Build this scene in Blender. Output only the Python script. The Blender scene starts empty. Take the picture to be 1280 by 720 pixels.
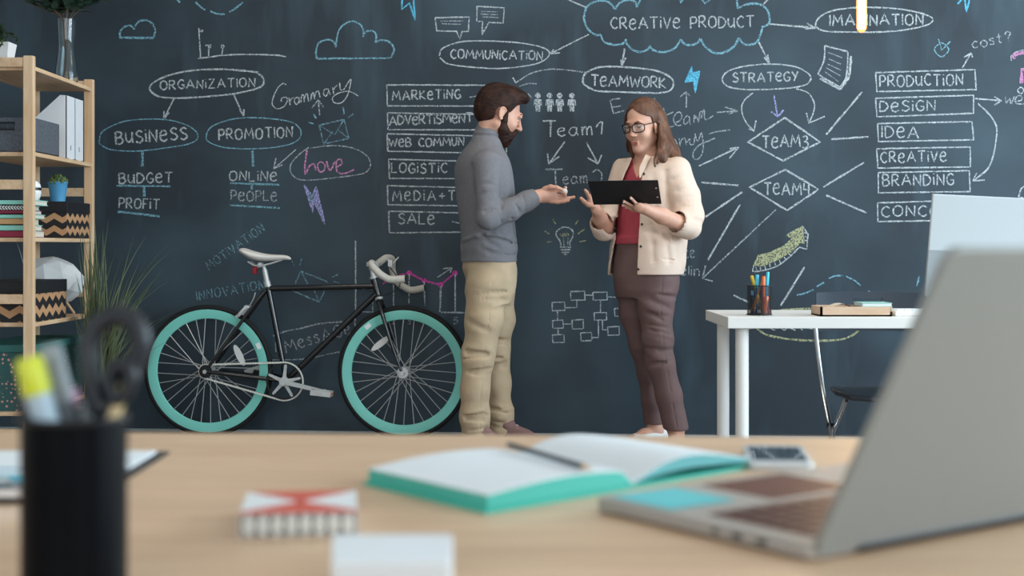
import bpy, math, random
import numpy as np
from mathutils import Vector, Matrix
R = math.radians
SC = bpy.context.scene
COL = SC.collection
random.seed(7)

# ------------------------------------------------------------------ camera, light, exposure
F = 50.0 / 36.0 * 1280.0      # focal length in pixels
HZ = 308.0                    # horizon row
CZ = 0.97                     # camera height
cam_d = bpy.data.cameras.new('camera')
cam = bpy.data.objects.new('camera', cam_d)
COL.objects.link(cam)
cam.location = (0, 0, CZ)
cam.rotation_euler = (R(90), 0, 0)
cam_d.lens = 50
cam_d.sensor_width = 36
cam_d.shift_y = -(360 - HZ) / 1280.0
cam_d.clip_start = 0.05
cam_d.dof.use_dof = True
cam_d.dof.focus_distance = 7.0
cam_d.dof.aperture_fstop = 4.7
SC.camera = cam

w = bpy.data.worlds.new('sky')
SC.world = w
w.use_nodes = True
bg = w.node_tree.nodes['Background']
bg.inputs[0].default_value = (0.62, 0.78, 1.0, 1)
bg.inputs[1].default_value = 1.0

def area(name, loc, rot, sx, sy, power, col):
    d = bpy.data.lights.new(name, 'AREA')
    d.shape = 'RECTANGLE'
    d.size, d.size_y, d.energy, d.color = sx, sy, power, col
    o = bpy.data.objects.new(name, d)
    COL.objects.link(o)
    o.location, o.rotation_euler = loc, rot
    return o

# daylight through the three windows of the right wall and the two of the rear wall
RX, BY, LX, CEIL = 4.6, -2.6, -4.2, 3.3
WIN_R = [(-0.2, 1.6), (2.2, 4.0), (4.5, 6.1)]
WIN_B = [(-3.2, -0.6), (0.6, 3.2)]
WZ0, WZ1 = 0.85, 2.75
for (y0, y1) in WIN_R:
    area('daylight_right', (RX + 0.05, (y0 + y1) / 2, (WZ0 + WZ1) / 2), (0, R(90), 0), WZ1 - WZ0, y1 - y0, 150, (0.70, 0.88, 1.0))
for (x0, x1) in WIN_B:
    area('daylight_rear', ((x0 + x1) / 2, BY - 0.05, (WZ0 + WZ1) / 2), (R(90), 0, 0), x1 - x0, WZ1 - WZ0, 47, (1.0, 0.98, 0.96))
# warm ceiling lamps that wash down the chalkboard
for lx in (-1.3, 0.4, 2.0):
    area('ceiling_lamp', (lx, 6.0, CEIL - 0.04), (R(-14), 0, 0), 0.9, 0.25, 14, (1.0, 0.88, 0.74))

SC.view_settings.view_transform = 'Standard'
SC.view_settings.look = 'None'
SC.view_settings.gamma = 1.0
SC.view_settings.use_curve_mapping = False
SC.view_settings.exposure = 0.0
SC.cycles.use_denoising = True
SC.cycles.max_bounces = 8
SC.cycles.sample_clamp_indirect = 6

# ------------------------------------------------------------------ helpers
def W(px, py, D):
    """photo pixel at distance D -> point in the room"""
    return Vector(((px - 640) * D / F, D, CZ - (py - HZ) * D / F))

WY0, WK = 7.31, 0.09
def wall_y(x): return WY0 - WK * x
def on_wall(px, py, off=0.0015):
    D = (WY0 - off) / (1 + WK * (px - 640) / F)
    return W(px, py, D)
DESK = 0.735
def on_desk(px, py, h=0.0):
    D = F * (CZ - DESK - h) / (py - HZ)
    return W(px, py, D)

def lin(c):
    if isinstance(c, str):
        c = [int(c[i:i + 2], 16) / 255 for i in (0, 2, 4)]
    return tuple((v / 12.92 if v <= 0.04045 else ((v + 0.055) / 1.055) ** 2.4) for v in c)

MATS = {}
def mat(name, col, rough=0.5, metal=0.0, var=0.0, scale=8.0, stretch=(1, 1, 1), bump=0.0, bscale=None, spec=0.5,
        col2=None, emit=0.0, trans=0.0, alpha=1.0, sub=0.0, ior=1.45, bstretch=None, coat=0.0):
    if name in MATS:
        return MATS[name]
    m = bpy.data.materials.new(name)
    m.use_nodes = True
    nt = m.node_tree
    b = nt.nodes['Principled BSDF']
    c = lin(col)
    b.inputs['Base Color'].default_value = (*c, 1)
    b.inputs['Roughness'].default_value = rough
    b.inputs['Metallic'].default_value = metal
    b.inputs['Specular IOR Level'].default_value = spec
    b.inputs['IOR'].default_value = ior
    b.inputs['Transmission Weight'].default_value = trans
    b.inputs['Alpha'].default_value = alpha
    b.inputs['Coat Weight'].default_value = coat
    if sub:
        b.inputs['Subsurface Weight'].default_value = sub
        b.inputs['Subsurface Radius'].default_value = (0.02, 0.008, 0.004)
        b.inputs['Subsurface Scale'].default_value = 0.4
    if emit:
        b.inputs['Emission Color'].default_value = (*c, 1)
        b.inputs['Emission Strength'].default_value = emit
    if var or bump:
        tc = nt.nodes.new('ShaderNodeTexCoord')
        def noise(sc, st, det=4):
            mp = nt.nodes.new('ShaderNodeMapping')
            mp.inputs['Scale'].default_value = st
            nt.links.new(tc.outputs['Object'], mp.inputs[0])
            n = nt.nodes.new('ShaderNodeTexNoise')
            n.inputs['Scale'].default_value = sc
            n.inputs['Detail'].default_value = det
            nt.links.new(mp.outputs[0], n.inputs['Vector'])
            return n
    if var:
        n = noise(scale, stretch)
        ra = nt.nodes.new('ShaderNodeMapRange')
        ra.inputs['From Min'].default_value = 0.3
        ra.inputs['From Max'].default_value = 0.7
        nt.links.new(n.outputs['Fac'], ra.inputs['Value'])
        mx = nt.nodes.new('ShaderNodeMix')
        mx.data_type = 'RGBA'
        c2 = lin(col2) if col2 else tuple(v * (1 - var) for v in c)
        mx.inputs[6].default_value = (*c, 1)
        mx.inputs[7].default_value = (*c2, 1)
        nt.links.new(ra.outputs[0], mx.inputs[0])
        nt.links.new(mx.outputs[2], b.inputs['Base Color'])
    if bump:
        n2 = noise(bscale or scale, bstretch or stretch, 3)
        bp = nt.nodes.new('ShaderNodeBump')
        bp.inputs['Strength'].default_value = bump
        bp.inputs['Distance'].default_value = 0.01
        nt.links.new(n2.outputs['Fac'], bp.inputs['Height'])
        nt.links.new(bp.outputs[0], b.inputs['Normal'])
    MATS[name] = m
    return m

def crom(pts, n=6, closed=False):
    """smooth curve through points"""
    P = [np.array(p, float) for p in pts]
    if len(P) < 3:
        return [tuple(p) for p in P]
    out = []
    m = len(P)
    rng = range(m) if closed else range(m - 1)
    for i in rng:
        p0 = P[(i - 1) % m] if closed or i > 0 else 2 * P[0] - P[1]
        p1 = P[i]
        p2 = P[(i + 1) % m]
        p3 = P[(i + 2) % m] if closed or i + 2 < m else 2 * P[-1] - P[-2]
        for k in range(n):
            t = k / n
            out.append(tuple(0.5 * ((2 * p1) + (-p0 + p2) * t + (2 * p0 - 5 * p1 + 4 * p2 - p3) * t * t + (-p0 + 3 * p1 - 3 * p2 + p3) * t ** 3)))
    out.append(tuple(P[0] if closed else P[-1]))
    return out

class MB:
    """collects shapes into one mesh"""
    def __init__(s):
        s.v, s.f, s.m, s.cur = [], [], [], 0
    def add(s, vs, fs):
        o = len(s.v)
        s.v += [tuple(v) for v in vs]
        s.f += [tuple(i + o for i in f) for f in fs]
        s.m += [s.cur] * len(fs)
        return s
    def box(s, c, size, rot=None):
        hx, hy, hz = [k / 2 for k in size]
        vs = [Vector((x, y, z)) for x in (-hx, hx) for y in (-hy, hy) for z in (-hz, hz)]
        if rot is not None:
            vs = [rot @ v for v in vs]
        c = Vector(c)
        return s.add([v + c for v in vs], [(0, 1, 3, 2), (4, 6, 7, 5), (0, 4, 5, 1), (2, 3, 7, 6), (0, 2, 6, 4), (1, 5, 7, 3)])
    def bb(s, lo, hi):
        return s.box([(a + b) / 2 for a, b in zip(lo, hi)], [b - a for a, b in zip(lo, hi)])
    def tube(s, pts, r, seg=10, cap=True, closed=False, flat=None):
        P = [Vector(p) for p in pts]
        n = len(P)
        rs = r if isinstance(r, (list, tuple)) else [r] * n
        vs = []
        up = None
        for i in range(n):
            if closed:
                t = P[(i + 1) % n] - P[(i - 1) % n]
            else:
                t = P[min(i + 1, n - 1)] - P[max(i - 1, 0)]
            if t.length < 1e-9:
                t = Vector((0, 0, 1))
            t.normalize()
            if up is None:
                up = Vector((0, 0, 1)) if abs(t.z) < 0.9 else Vector((1, 0, 0))
            a = (up - t * up.dot(t))
            if a.length < 1e-6:
                a = t.orthogonal()
            a.normalize()
            up = a
            b = t.cross(a)
            for k in range(seg):
                th = 2 * math.pi * k / seg
                q = flat or 1.0
                vs.append(P[i] + a * (math.cos(th) * rs[i]) + b * (math.sin(th) * rs[i] * q))
        fs = []
        for i in range(n if closed else n - 1):
            j = (i + 1) % n
            for k in range(seg):
                l = (k + 1) % seg
                fs.append((i * seg + k, i * seg + l, j * seg + l, j * seg + k))
        if cap and not closed:
            fs.append(tuple(reversed(range(seg))))
            fs.append(tuple((n - 1) * seg + k for k in range(seg)))
        return s.add(vs, fs)
    def lathe(s, prof, c=(0, 0, 0), seg=32, rot=None, sy=1.0):
        """prof: (radius, height) list turned round the z axis"""
        vs, fs = [], []
        n = len(prof)
        c = Vector(c)
        for (r_, h) in prof:
            for k in range(seg):
                th = 2 * math.pi * k / seg
                v = Vector((r_ * math.cos(th), r_ * math.sin(th) * sy, h))
                vs.append((rot @ v if rot is not None else v) + c)
        for i in range(n - 1):
            for k in range(seg):
                l = (k + 1) % seg
                fs.append((i * seg + k, i * seg + l, (i + 1) * seg + l, (i + 1) * seg + k))
        if prof[0][0] > 1e-6:
            fs.append(tuple(reversed(range(seg))))
        if prof[-1][0] > 1e-6:
            fs.append(tuple((n - 1) * seg + k for k in range(seg)))
        return s.add(vs, fs)
    def cyl(s, a, b, r, seg=20, r2=None):
        return s.tube([a, b], [r, r if r2 is None else r2], seg)
    def ball(s, c, r, seg=16, sc=(1, 1, 1), rot=None):
        n = seg // 2
        vs, fs = [], []
        c = Vector(c)
        for i in range(n + 1):
            ph = math.pi * i / n
            for k in range(seg):
                th = 2 * math.pi * k / seg
                v = Vector((r * sc[0] * math.sin(ph) * math.cos(th), r * sc[1] * math.sin(ph) * math.sin(th), r * sc[2] * math.cos(ph)))
                vs.append((rot @ v if rot is not None else v) + c)
        for i in range(n):
            for k in range(seg):
                l = (k + 1) % seg
                fs.append((i * seg + k, (i + 1) * seg + k, (i + 1) * seg + l, i * seg + l))
        return s.add(vs, fs)
    def prism(s, poly, d):
        """poly: 3D points (flat), pushed along vector d"""
        n = len(poly)
        d = Vector(d)
        vs = [Vector(p) for p in poly] + [Vector(p) + d for p in poly]
        fs = [tuple(reversed(range(n))), tuple(range(n, 2 * n))]
        fs += [(i, (i + 1) % n, n + (i + 1) % n, n + i) for i in range(n)]
        return s.add(vs, fs)
    def build(s, name, m, parent=None, origin=None, smooth=None, bevel=0.0, segs=2):
        me = bpy.data.meshes.new(name)
        o0 = Vector(origin) if origin is not None else Vector((0, 0, 0))
        me.from_pydata([Vector(v) - o0 for v in s.v], [], s.f)
        for k in (m if isinstance(m, (list, tuple)) else [m]):
            me.materials.append(k)
        if isinstance(m, (list, tuple)):
            me.polygons.foreach_set('material_index', s.m)
        import bmesh
        bm = bmesh.new()
        bm.from_mesh(me)
        bmesh.ops.remove_doubles(bm, verts=bm.verts, dist=1e-6)
        bmesh.ops.recalc_face_normals(bm, faces=bm.faces)
        bm.to_mesh(me)
        bm.free()
        ob = bpy.data.objects.new(name, me)
        COL.objects.link(ob)
        if parent is not None:
            ob.parent = parent
        elif origin is not None:
            ob.location = o0
        if bevel:
            b = ob.modifiers.new('bevel', 'BEVEL')
            b.width, b.segments, b.limit_method = bevel, segs, 'ANGLE'
            b.angle_limit = R(40)
        if smooth is None or smooth:
            me.polygons.foreach_set('use_smooth', [True] * len(me.polygons))
            try:
                me.set_sharp_from_angle(angle=R(smooth if smooth else 38))
            except Exception:
                pass
        return ob

def tag(o, label=None, cat=None, group=None, kind=None):
    if label: o['label'] = label
    if cat: o['category'] = cat
    if group: o['group'] = group
    if kind: o['kind'] = kind
    return o
def empty(name, loc, label=None, cat=None, group=None, rz=0.0):
    o = bpy.data.objects.new(name, None)
    COL.objects.link(o)
    o.location = loc
    o.rotation_euler = (0, 0, rz)
    o.empty_display_size = 0.1
    return tag(o, label, cat, group)
def copy_tree(o, parent=None):
    c = o.copy()
    COL.objects.link(c)
    if parent is not None:
        c.parent = parent
    for ch in list(o.children):
        copy_tree(ch, c)
    return c
# ------------------------------------------------------------------ materials of the setting
def board_material():
    m = bpy.data.materials.new('chalkboard')
    m.use_nodes = True
    nt = m.node_tree
    b = nt.nodes['Principled BSDF']
    b.inputs['Roughness'].default_value = 0.55
    b.inputs['Specular IOR Level'].default_value = 0.35
    tc = nt.nodes.new('ShaderNodeTexCoord')
    def smear(scale, st, lo, hi, rotz=0):
        mp = nt.nodes.new('ShaderNodeMapping')
        mp.inputs['Scale'].default_value = st
        mp.inputs['Rotation'].default_value = (0, rotz, 0)
        nt.links.new(tc.outputs['Object'], mp.inputs[0])
        n = nt.nodes.new('ShaderNodeTexNoise')
        n.inputs['Scale'].default_value = scale
        n.inputs['Detail'].default_value = 5
        nt.links.new(mp.outputs[0], n.inputs['Vector'])
        r_ = nt.nodes.new('ShaderNodeMapRange')
        r_.inputs['From Min'].default_value = lo
        r_.inputs['From Max'].default_value = hi
        nt.links.new(n.outputs['Fac'], r_.inputs['Value'])
        return r_.outputs[0]
    a = smear(0.9, (1, 1, 1.3), 0.42, 0.8)
    c = smear(2.2, (2.5, 1, 0.5), 0.5, 0.85, 0.5)
    mx = nt.nodes.new('ShaderNodeMath')
    mx.operation = 'MAXIMUM'
    nt.links.new(a, mx.inputs[0])
    nt.links.new(c, mx.inputs[1])
    mix = nt.nodes.new('ShaderNodeMix')
    mix.data_type = 'RGBA'
    mix.inputs[6].default_value = (*lin('26313a'), 1)
    mix.inputs[7].default_value = (*lin('405460'), 1)
    nt.links.new(mx.outputs[0], mix.inputs[0])
    nt.links.new(mix.outputs[2], b.inputs['Base Color'])
    return m

def wood_material(name, c1, c2, scale, st, rough=0.45, plank=None):
    m = bpy.data.materials.new(name)
    m.use_nodes = True
    nt = m.node_tree
    b = nt.nodes['Principled BSDF']
    b.inputs['Roughness'].default_value = rough
    tc = nt.nodes.new('ShaderNodeTexCoord')
    mp = nt.nodes.new('ShaderNodeMapping')
    mp.inputs['Scale'].default_value = st
    nt.links.new(tc.outputs['Object'], mp.inputs[0])
    n = nt.nodes.new('ShaderNodeTexNoise')
    n.inputs['Scale'].default_value = scale
    n.inputs['Detail'].default_value = 6
    n.inputs['Distortion'].default_value = 0.6
    nt.links.new(mp.outputs[0], n.inputs['Vector'])
    r_ = nt.nodes.new('ShaderNodeMapRange')
    r_.inputs['From Min'].default_value = 0.3
    r_.inputs['From Max'].default_value = 0.72
    nt.links.new(n.outputs['Fac'], r_.inputs['Value'])
    mix = nt.nodes.new('ShaderNodeMix')
    mix.data_type = 'RGBA'
    mix.inputs[6].default_value = (*lin(c1), 1)
    mix.inputs[7].default_value = (*lin(c2), 1)
    nt.links.new(r_.outputs[0], mix.inputs[0])
    out = mix.outputs[2]
    if plank:
        mp2 = nt.nodes.new('ShaderNodeMapping')
        mp2.inputs['Scale'].default_value = plank[0]
        mp2.inputs['Rotation'].default_value = (0, 0, plank[1])
        nt.links.new(tc.outputs['Object'], mp2.inputs[0])
        br = nt.nodes.new('ShaderNodeTexBrick')
        br.inputs['Scale'].default_value = 1.0
        br.inputs['Mortar Size'].default_value = plank[2]
        br.inputs['Color1'].default_value = (1, 1, 1, 1)
        br.inputs['Color2'].default_value = (plank[3],) * 3 + (1,)
        br.inputs['Mortar'].default_value = (plank[4],) * 3 + (1,)
        nt.links.new(mp2.outputs[0], br.inputs['Vector'])
        mul = nt.nodes.new('ShaderNodeMix')
        mul.data_type = 'RGBA'
        mul.blend_type = 'MULTIPLY'
        mul.inputs[0].default_value = 1
        nt.links.new(out, mul.inputs[6])
        nt.links.new(br.outputs['Color'], mul.inputs[7])
        out = mul.outputs[2]
    nt.links.new(out, b.inputs['Base Color'])
    return m

M_board = board_material()
M_floor = wood_material('floor_wood', '8d8078', '75695f', 3, (0.6, 6, 1), 0.35, ((0.7, 5.0, 1), 0, 0.012, 0.85, 0.6))
M_wall = mat('white_paint', 'd9d8d4', 0.7, bump=0.05, bscale=60)
M_pine = wood_material('pine', 'e0c2a0', 'cda780', 5, (7, 7, 0.7), 0.5)
M_pineh = wood_material('pine_lengthwise', 'e0c2a0', 'c8a17a', 5, (7, 0.8, 7), 0.5)
M_desk = wood_material('desk_wood', 'e2c09d', 'cca482', 4, (1.2, 16, 1), 0.38, ((1.1, 9.0, 1), 0, 0.0, 0.93, 0.9))
M_white = mat('white_lacquer', 'dedcd8', 0.4)
M_black = mat('black_plastic', '14161a', 0.45)
M_chrome = mat('chrome', 'c8ccd0', 0.15, 1.0)
M_paper = mat('paper', 'dfe3e6', 0.8)

# ------------------------------------------------------------------ setting
mb = MB()
xl, xr = LX, RX
mb.prism([(xl, wall_y(xl), -0.02), (xr, wall_y(xr), -0.02), (xr, wall_y(xr), CEIL), (xl, wall_y(xl), CEIL)], (WK * 0.1, 0.12, 0))
wall_front = tag(mb.build('wall_front', M_board, smooth=False), 'dark chalkboard wall covered with chalk writing', 'wall', kind='structure')
mb = MB().bb((xl - 0.2, BY - 0.2, -0.06), (xr + 0.2, 8.0, 0))
tag(mb.build('floor', M_floor, smooth=False), 'grey brown wooden floor', 'floor', kind='structure')
mb = MB().bb((xl - 0.2, BY - 0.2, CEIL), (xr + 0.2, 8.0, CEIL + 0.08))
tag(mb.build('ceiling', M_wall, smooth=False), 'white ceiling', 'ceiling', kind='structure')
mb = MB().bb((xl - 0.12, BY, 0), (xl, 8.0, CEIL))
tag(mb.build('wall_left', M_wall, smooth=False), 'white left wall', 'wall', kind='structure')

def holed_wall(name, lo, hi, axis, wins):
    """wall slab with window openings; axis: the long axis (0 or 1)"""
    mb = MB()
    def seg(a, b, z0, z1):
        l, h = list(lo), list(hi)
        l[axis], h[axis], l[2], h[2] = a, b, z0, z1
        if b - a > 1e-4:
            mb.bb(l, h)
    cur = lo[axis]
    for (a, b) in wins:
        seg(cur, a, 0, CEIL)
        seg(a, b, 0, WZ0)
        seg(a, b, WZ1, CEIL)
        cur = b
    seg(cur, hi[axis], 0, CEIL)
    return tag(mb.build(name, M_wall, smooth=False), 'white wall with windows', 'wall', kind='structure')
holed_wall('wall_right', (RX, BY, 0), (RX + 0.14, wall_y(RX) + 0.1, CEIL), 1, WIN_R)
holed_wall('wall_rear', (LX, BY - 0.14, 0), (RX, BY, CEIL), 0, WIN_B)
n = 0
for axis, wins in ((1, WIN_R), (0, WIN_B)):
    for (a, b) in wins:
        n += 1
        mb = MB()
        mid = (a + b) / 2
        def bar(p0, p1, z0, z1):
            if axis == 1: mb.bb((RX + 0.08, p0, z0), (RX + 0.13, p1, z1))
            else: mb.bb((p0, BY - 0.13, z0), (p1, BY - 0.08, z1))
        bar(a, b, WZ0, WZ0 + 0.05); bar(a, b, WZ1 - 0.05, WZ1)
        bar(a, a + 0.05, WZ0, WZ1); bar(b - 0.05, b, WZ0, WZ1); bar(mid - 0.025, mid + 0.025, WZ0, WZ1)
        tag(mb.build('window_%d' % n, M_white, smooth=False), 'white window frame', 'window', kind='structure')
# thin trim along the foot of the chalkboard wall
mb = MB()
mb.prism([(xl, wall_y(xl) - 0.012, 0), (xr, wall_y(xr) - 0.012, 0), (xr, wall_y(xr), 0), (xl, wall_y(xl), 0)], (0, 0, 0.012))
tag(mb.build('baseboard_front', mat('trim_grey', '9aa0a2', 0.35), smooth=False), 'thin grey strip along the foot of the chalkboard wall', 'baseboard', kind='structure')
# ------------------------------------------------------------------ chalk writing and drawings on the board (parts of the wall)
def chalk_material(name, col, dens=0.5):
    m = bpy.data.materials.new(name)
    m.use_nodes = True
    nt = m.node_tree
    b = nt.nodes['Principled BSDF']
    b.inputs['Base Color'].default_value = (*lin(col), 1)
    b.inputs['Roughness'].default_value = 0.95
    b.inputs['Specular IOR Level'].default_value = 0.05
    tc = nt.nodes.new('ShaderNodeTexCoord')
    n = nt.nodes.new('ShaderNodeTexNoise')
    n.inputs['Scale'].default_value = 130
    n.inputs['Detail'].default_value = 3
    nt.links.new(tc.outputs['Object'], n.inputs['Vector'])
    r_ = nt.nodes.new('ShaderNodeMapRange')
    r_.inputs['From Min'].default_value = 0.36
    r_.inputs['From Max'].default_value = 0.60
    r_.inputs['To Min'].default_value = max(0.0, dens - 0.35)
    r_.inputs['To Max'].default_value = min(1.0, dens + 0.35)
    nt.links.new(n.outputs['Fac'], r_.inputs['Value'])
    nt.links.new(r_.outputs[0], b.inputs['Alpha'])
    return m
CH = {
    'w': chalk_material('chalk_white', 'b6bfc4', 0.68),
    'd': chalk_material('chalk_white_faint', 'a9b3b9', 0.52),
    'b': chalk_material('chalk_blue', '7dacbd', 0.62),
    'f': chalk_material('chalk_blue_faint', '7fa6b6', 0.42),
    'p': chalk_material('chalk_pink', 'd552ad', 0.75),
    'q': chalk_material('chalk_pale_pink', 'c88cb6', 0.6),
    'v': chalk_material('chalk_violet', 'a3a4d6', 0.6),
    'y': chalk_material('chalk_yellow', 'b9bb94', 0.5),
    's': chalk_material('chalk_sky', '62b9da', 0.85),
}
CK = list(CH)

G = {
 'A': "0,0 4,10 8,0|1.4,3.6 6.6,3.6", 'B': "0,0 0,10|~0,10 4,9.8 5.2,7.6 3,5.4 0,5|~0,5 4,5.2 6,2.6 4,0.2 0,0",
 'C': "~6,8.5 3.5,10 1,8 0,5 1,2 3.5,0 6,1.5", 'D': "0,0 0,10|~0,10 4,9 6.4,5 4,1 0,0", 'E': "5,10 0,10 0,0 5,0|0,5 4,5",
 'e': "~0.5,4.8 4.8,5.4 5,8 2.8,9 0.6,7 0,4 1,1 3.4,0 6,1.4", 'F': "5,10 0,10 0,0|0,5 4,5",
 'G': "~6,8.5 3.5,10 1,8 0,5 1,1.5 3.5,0 6,1.6|6,0.6 6,4.2 3.4,4.2", 'H': "0,0 0,10|6,0 6,10|0,5 6,5", 'I': "0,0 0,10",
 'i': "0.3,0 0.3,7|0.2,9.3 0.5,10", 'K': "0,0 0,10|5,9 0,4.4 6,0", 'L': "0,10 0,0 5.4,0", 'M': "0,0 1.2,10 4.4,3.2 7.6,10 8.8,0",
 'N': "0,0 0.4,10 6,0 6.4,10", 'O': "~3.4,10 0.8,8.4 0,5 0.8,1.4 3.4,0 6,1.6 6.8,5 6,8.6 3.4,10", 'P': "0,0 0,10|~0,10 4,10 5.4,7.4 4,5 0,4.5",
 'R': "0,0 0,10|~0,10 4,10 5.2,7.4 3.6,5.2 0,4.7|2,4.7 6.2,0", 'S': "~5.6,8.6 3,10 0.6,8 2,5.8 4.6,4.4 5.6,2 3,0 0,1.2",
 'T': "0,10 7,10|3.5,10 3.5,0", 'U': "~0,10 0.1,3 2.5,0 5,3 5.4,10", 'u': "~0,9 0.2,3 2.5,0.8 5,3.5|5.4,9 5.2,3 5.6,0",
 'V': "0,10 3,0 6.4,10", 'W': "0,10 2.2,0 4.6,8 7,0 9.4,10", 'Y': "0,10 3,5|6.2,10 2,0", 'Z': "0,10 6,10 0,0 6.4,0",
 '3': "~0.5,9 3,10 5,8 3,5.5 1.6,5.2|~1.6,5.2 4.6,4.6 5.4,2 3,-0.4 0,0.6", '4': "0.4,10 0,4.5 6,4.5|5,10 5,-0.5", '5': "5,10 0.6,10 0.4,6|~0.4,6 4,6 5,3 3,0 0,0.6",
 '2': "~0,8 2,10 5,8 4,4.5 0,0|0,0 5.4,0", '+': "0,5 6,5|3,8 3,2", '-': "0,4.5 6,4.5", ' ': "",
 'a': "~5,6.6 2.4,7 0.2,4 1.2,0.8 3.4,0.6 5,3.6|~5,7 5,2.6 6,0.4", 'm': "0,7 0.4,0|~0.3,4 1.6,6.8 3,6 3.2,0|~3.2,4 4.6,6.8 6,6 6.4,0",
 'n': "0,7 0.3,0|~0.3,4 2,6.8 4,6 4.3,0", 's': "~4,6 2,7 0.6,5.4 3.4,3 2.6,0.4 0,1", 'c': "~4.4,6 2.4,7 0.2,4 1.4,0.6 4.4,1",
 'g': "~4.4,6 2.4,7 0.2,4.4 1.6,2 4.2,3.6|~4.6,7 4.6,0 3,-3 0.6,-2", 'l': "0.2,10 0.2,0", 'o': "~2.6,7 0.3,5 0.3,2 2.6,0 4.8,2 4.8,5 2.6,7", 't': "2,10 1.6,1 3.4,0.2|0,7 4,7",
 '?': "~0.4,8 2.4,10.6 5,8.6 3.2,5.4 2.4,3|2.2,0.8 2.3,0.2",
 'x': "~0.2,3.6 4,4.6 4.2,6.4 2.4,7 0.3,5 0.4,2 2.4,0 5,1.2",   # small round e
}
GW = {c: (max([float(p.split(',')[0]) for st in g.split('|') for p in st.replace('~', '').split()] or [5])) for c, g in G.items()}

class Chalk:
    """one drawing: ribbons of chalk on the board"""
    def __init__(s): s.mb = MB(); s.used = []; s.rng = random.Random(5)
    def mi(s, k):
        if k not in s.used: s.used.append(k)
        s.mb.cur = s.used.index(k)
    def line(s, pts, k='w', wd=2.0, smooth=False, closed=False):
        s.mi(k)
        if smooth: pts = crom(pts, 5, closed)
        elif closed: pts = list(pts) + [pts[0]]
        # subdivide and roughen
        P = [np.array(pts[0], float)]
        for a, b in zip(pts[:-1], pts[1:]):
            a, b = np.array(a, float), np.array(b, float)
            L = np.linalg.norm(b - a)
            m = max(1, int(L / 5))
            for i in range(1, m + 1):
                P.append(a + (b - a) * i / m)
        n = len(P)
        vs = []
        for i in range(n):
            t = P[min(i + 1, n - 1)] - P[max(i - 1, 0)]
            L = np.linalg.norm(t)
            t = t / L if L > 1e-6 else np.array([1.0, 0])
            nn = np.array([-t[1], t[0]])
            h = wd / 2 * s.rng.uniform(0.75, 1.2)
            p = P[i] + nn * s.rng.uniform(-0.15, 0.15)
            vs += [on_wall(*(p - nn * h), 0.0012), on_wall(*(p + nn * h), 0.0012)]
        s.mb.add(vs, [(2 * i, 2 * i + 1, 2 * i + 3, 2 * i + 2) for i in range(n - 1)])
        return s
    def crv(s, pts, k='w', wd=2.0, closed=False): return s.line(pts, k, wd, True, closed)
    def fill(s, pts, k='w'):
        s.mi(k)
        s.mb.add([on_wall(x, y, 0.0009) for x, y in pts], [tuple(range(len(pts)))])
        return s
    def arrow(s, a, b, h1, h2, k='w', wd=1.8):
        s.line([a, b], k, wd); s.line([h1, b], k, wd); s.line([h2, b], k, wd)
        return s
    def text(s, t, a, b, h, k='w', wd=1.9, gap=2.6):
        """single-stroke hand lettering from baseline point a to b"""
        tot = sum(GW[c] for c in t) + gap * (len(t) - 1)
        ax, ay = a; bx, by = b
        L = math.hypot(bx - ax, by - ay)
        ux, uy = (bx - ax) / L, (by - ay) / L
        sx, sy = L / tot, h / 10
        x = 0
        for c in t:
            jy = s.rng.uniform(-0.5, 0.5)
            for st in G[c].split('|'):
                if not st: continue
                sm = st.startswith('~')
                pp = []
                for p in st.replace('~', '').split():
                    gx, gy = [float(q) for q in p.split(',')]
                    X, Y = (x + gx) * sx, -(gy + jy) * sy
                    pp.append((ax + ux * X - uy * Y, ay + uy * X + ux * Y))
                s.line(pp, k, wd, sm)
            x += GW[c] + gap
        return s
    def done(s, name, label=None):
        o = s.mb.build(name, [CH[k] for k in s.used], wall_front, smooth=False)
        if label: o['label'] = label
        return o
C_ = Chalk

# left part of the board
C_().crv([(150,47),(150,40.6),(154.4,34.4),(162.7,32),(168.3,36.5)],'b',2.4).crv([(168.3,33.3),(173,27.5),(181.5,25),(189.8,28.8),(194,37.5),(191.9,46.9)],'b',2.4).line([(191.9,47.5),(149,47)],'b',3).done('chalk_cloud', 'small blue chalk cloud')
C_().crv([(244.6,2.5),(250,8),(256.5,12.5)],'b',2.2).crv([(262.7,14),(270,16.7),(280.8,18)],'b',2.2).crv([(286.7,15),(295,10),(303.3,3)],'b',2.2).line([(221,-1),(225,3)],'b',3).done('chalk_dashed_arc')
C_().line([(248.7,35),(250.6,73)],'w',1.6).crv([(247,73),(261.7,71.5),(278,69),(311.7,68),(345,69),(357.5,71)],'w',1.8).line([(260.6,72.5),(261,57)],'w',1.8).line([(256.5,56.7),(263.7,56),(263,60)],'w',1.5).line([(277,70),(278.7,60)],'w',1.6).crv([(278.3,60.5),(276.5,58),(278.3,56),(280,58)],'w',1.3,True).crv([(251,37.5),(253.5,38),(252,40),(250,38)],'w',1.2).done('chalk_bar_chart')
C_().crv([(323,90.6),(300,88),(274,86.5),(237,88.5),(203,97),(187,109),(197,120),(224,122.5),(266,120),(299,116),(326,108.5),(329,98),(320,90)],'w',2.2).text('ORGANiZATION',(200.5,112),(319,108.5),11,'w',1.8).arrow((217.5,123),(205,148),(211.7,140.6),(204.8,138),'w',2).arrow((292.5,119),(304.4,145),(300,137.5),(305,136.5),'w',2).done('chalk_lettering')
C_().crv([(124,177),(128.3,164.4),(151,153),(178,149),(209.6,149.8),(236.7,158),(247.5,169.6),(238.8,179),(209.6,184.6),(172,188.8),(138.8,187),(125,180)],'b',1.5,True).text('BuSiNeSS',(145,180),(234,174),15,'w',2.2).line([(178,189),(178,208)],'b',3.4).done('chalk_lettering')
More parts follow.
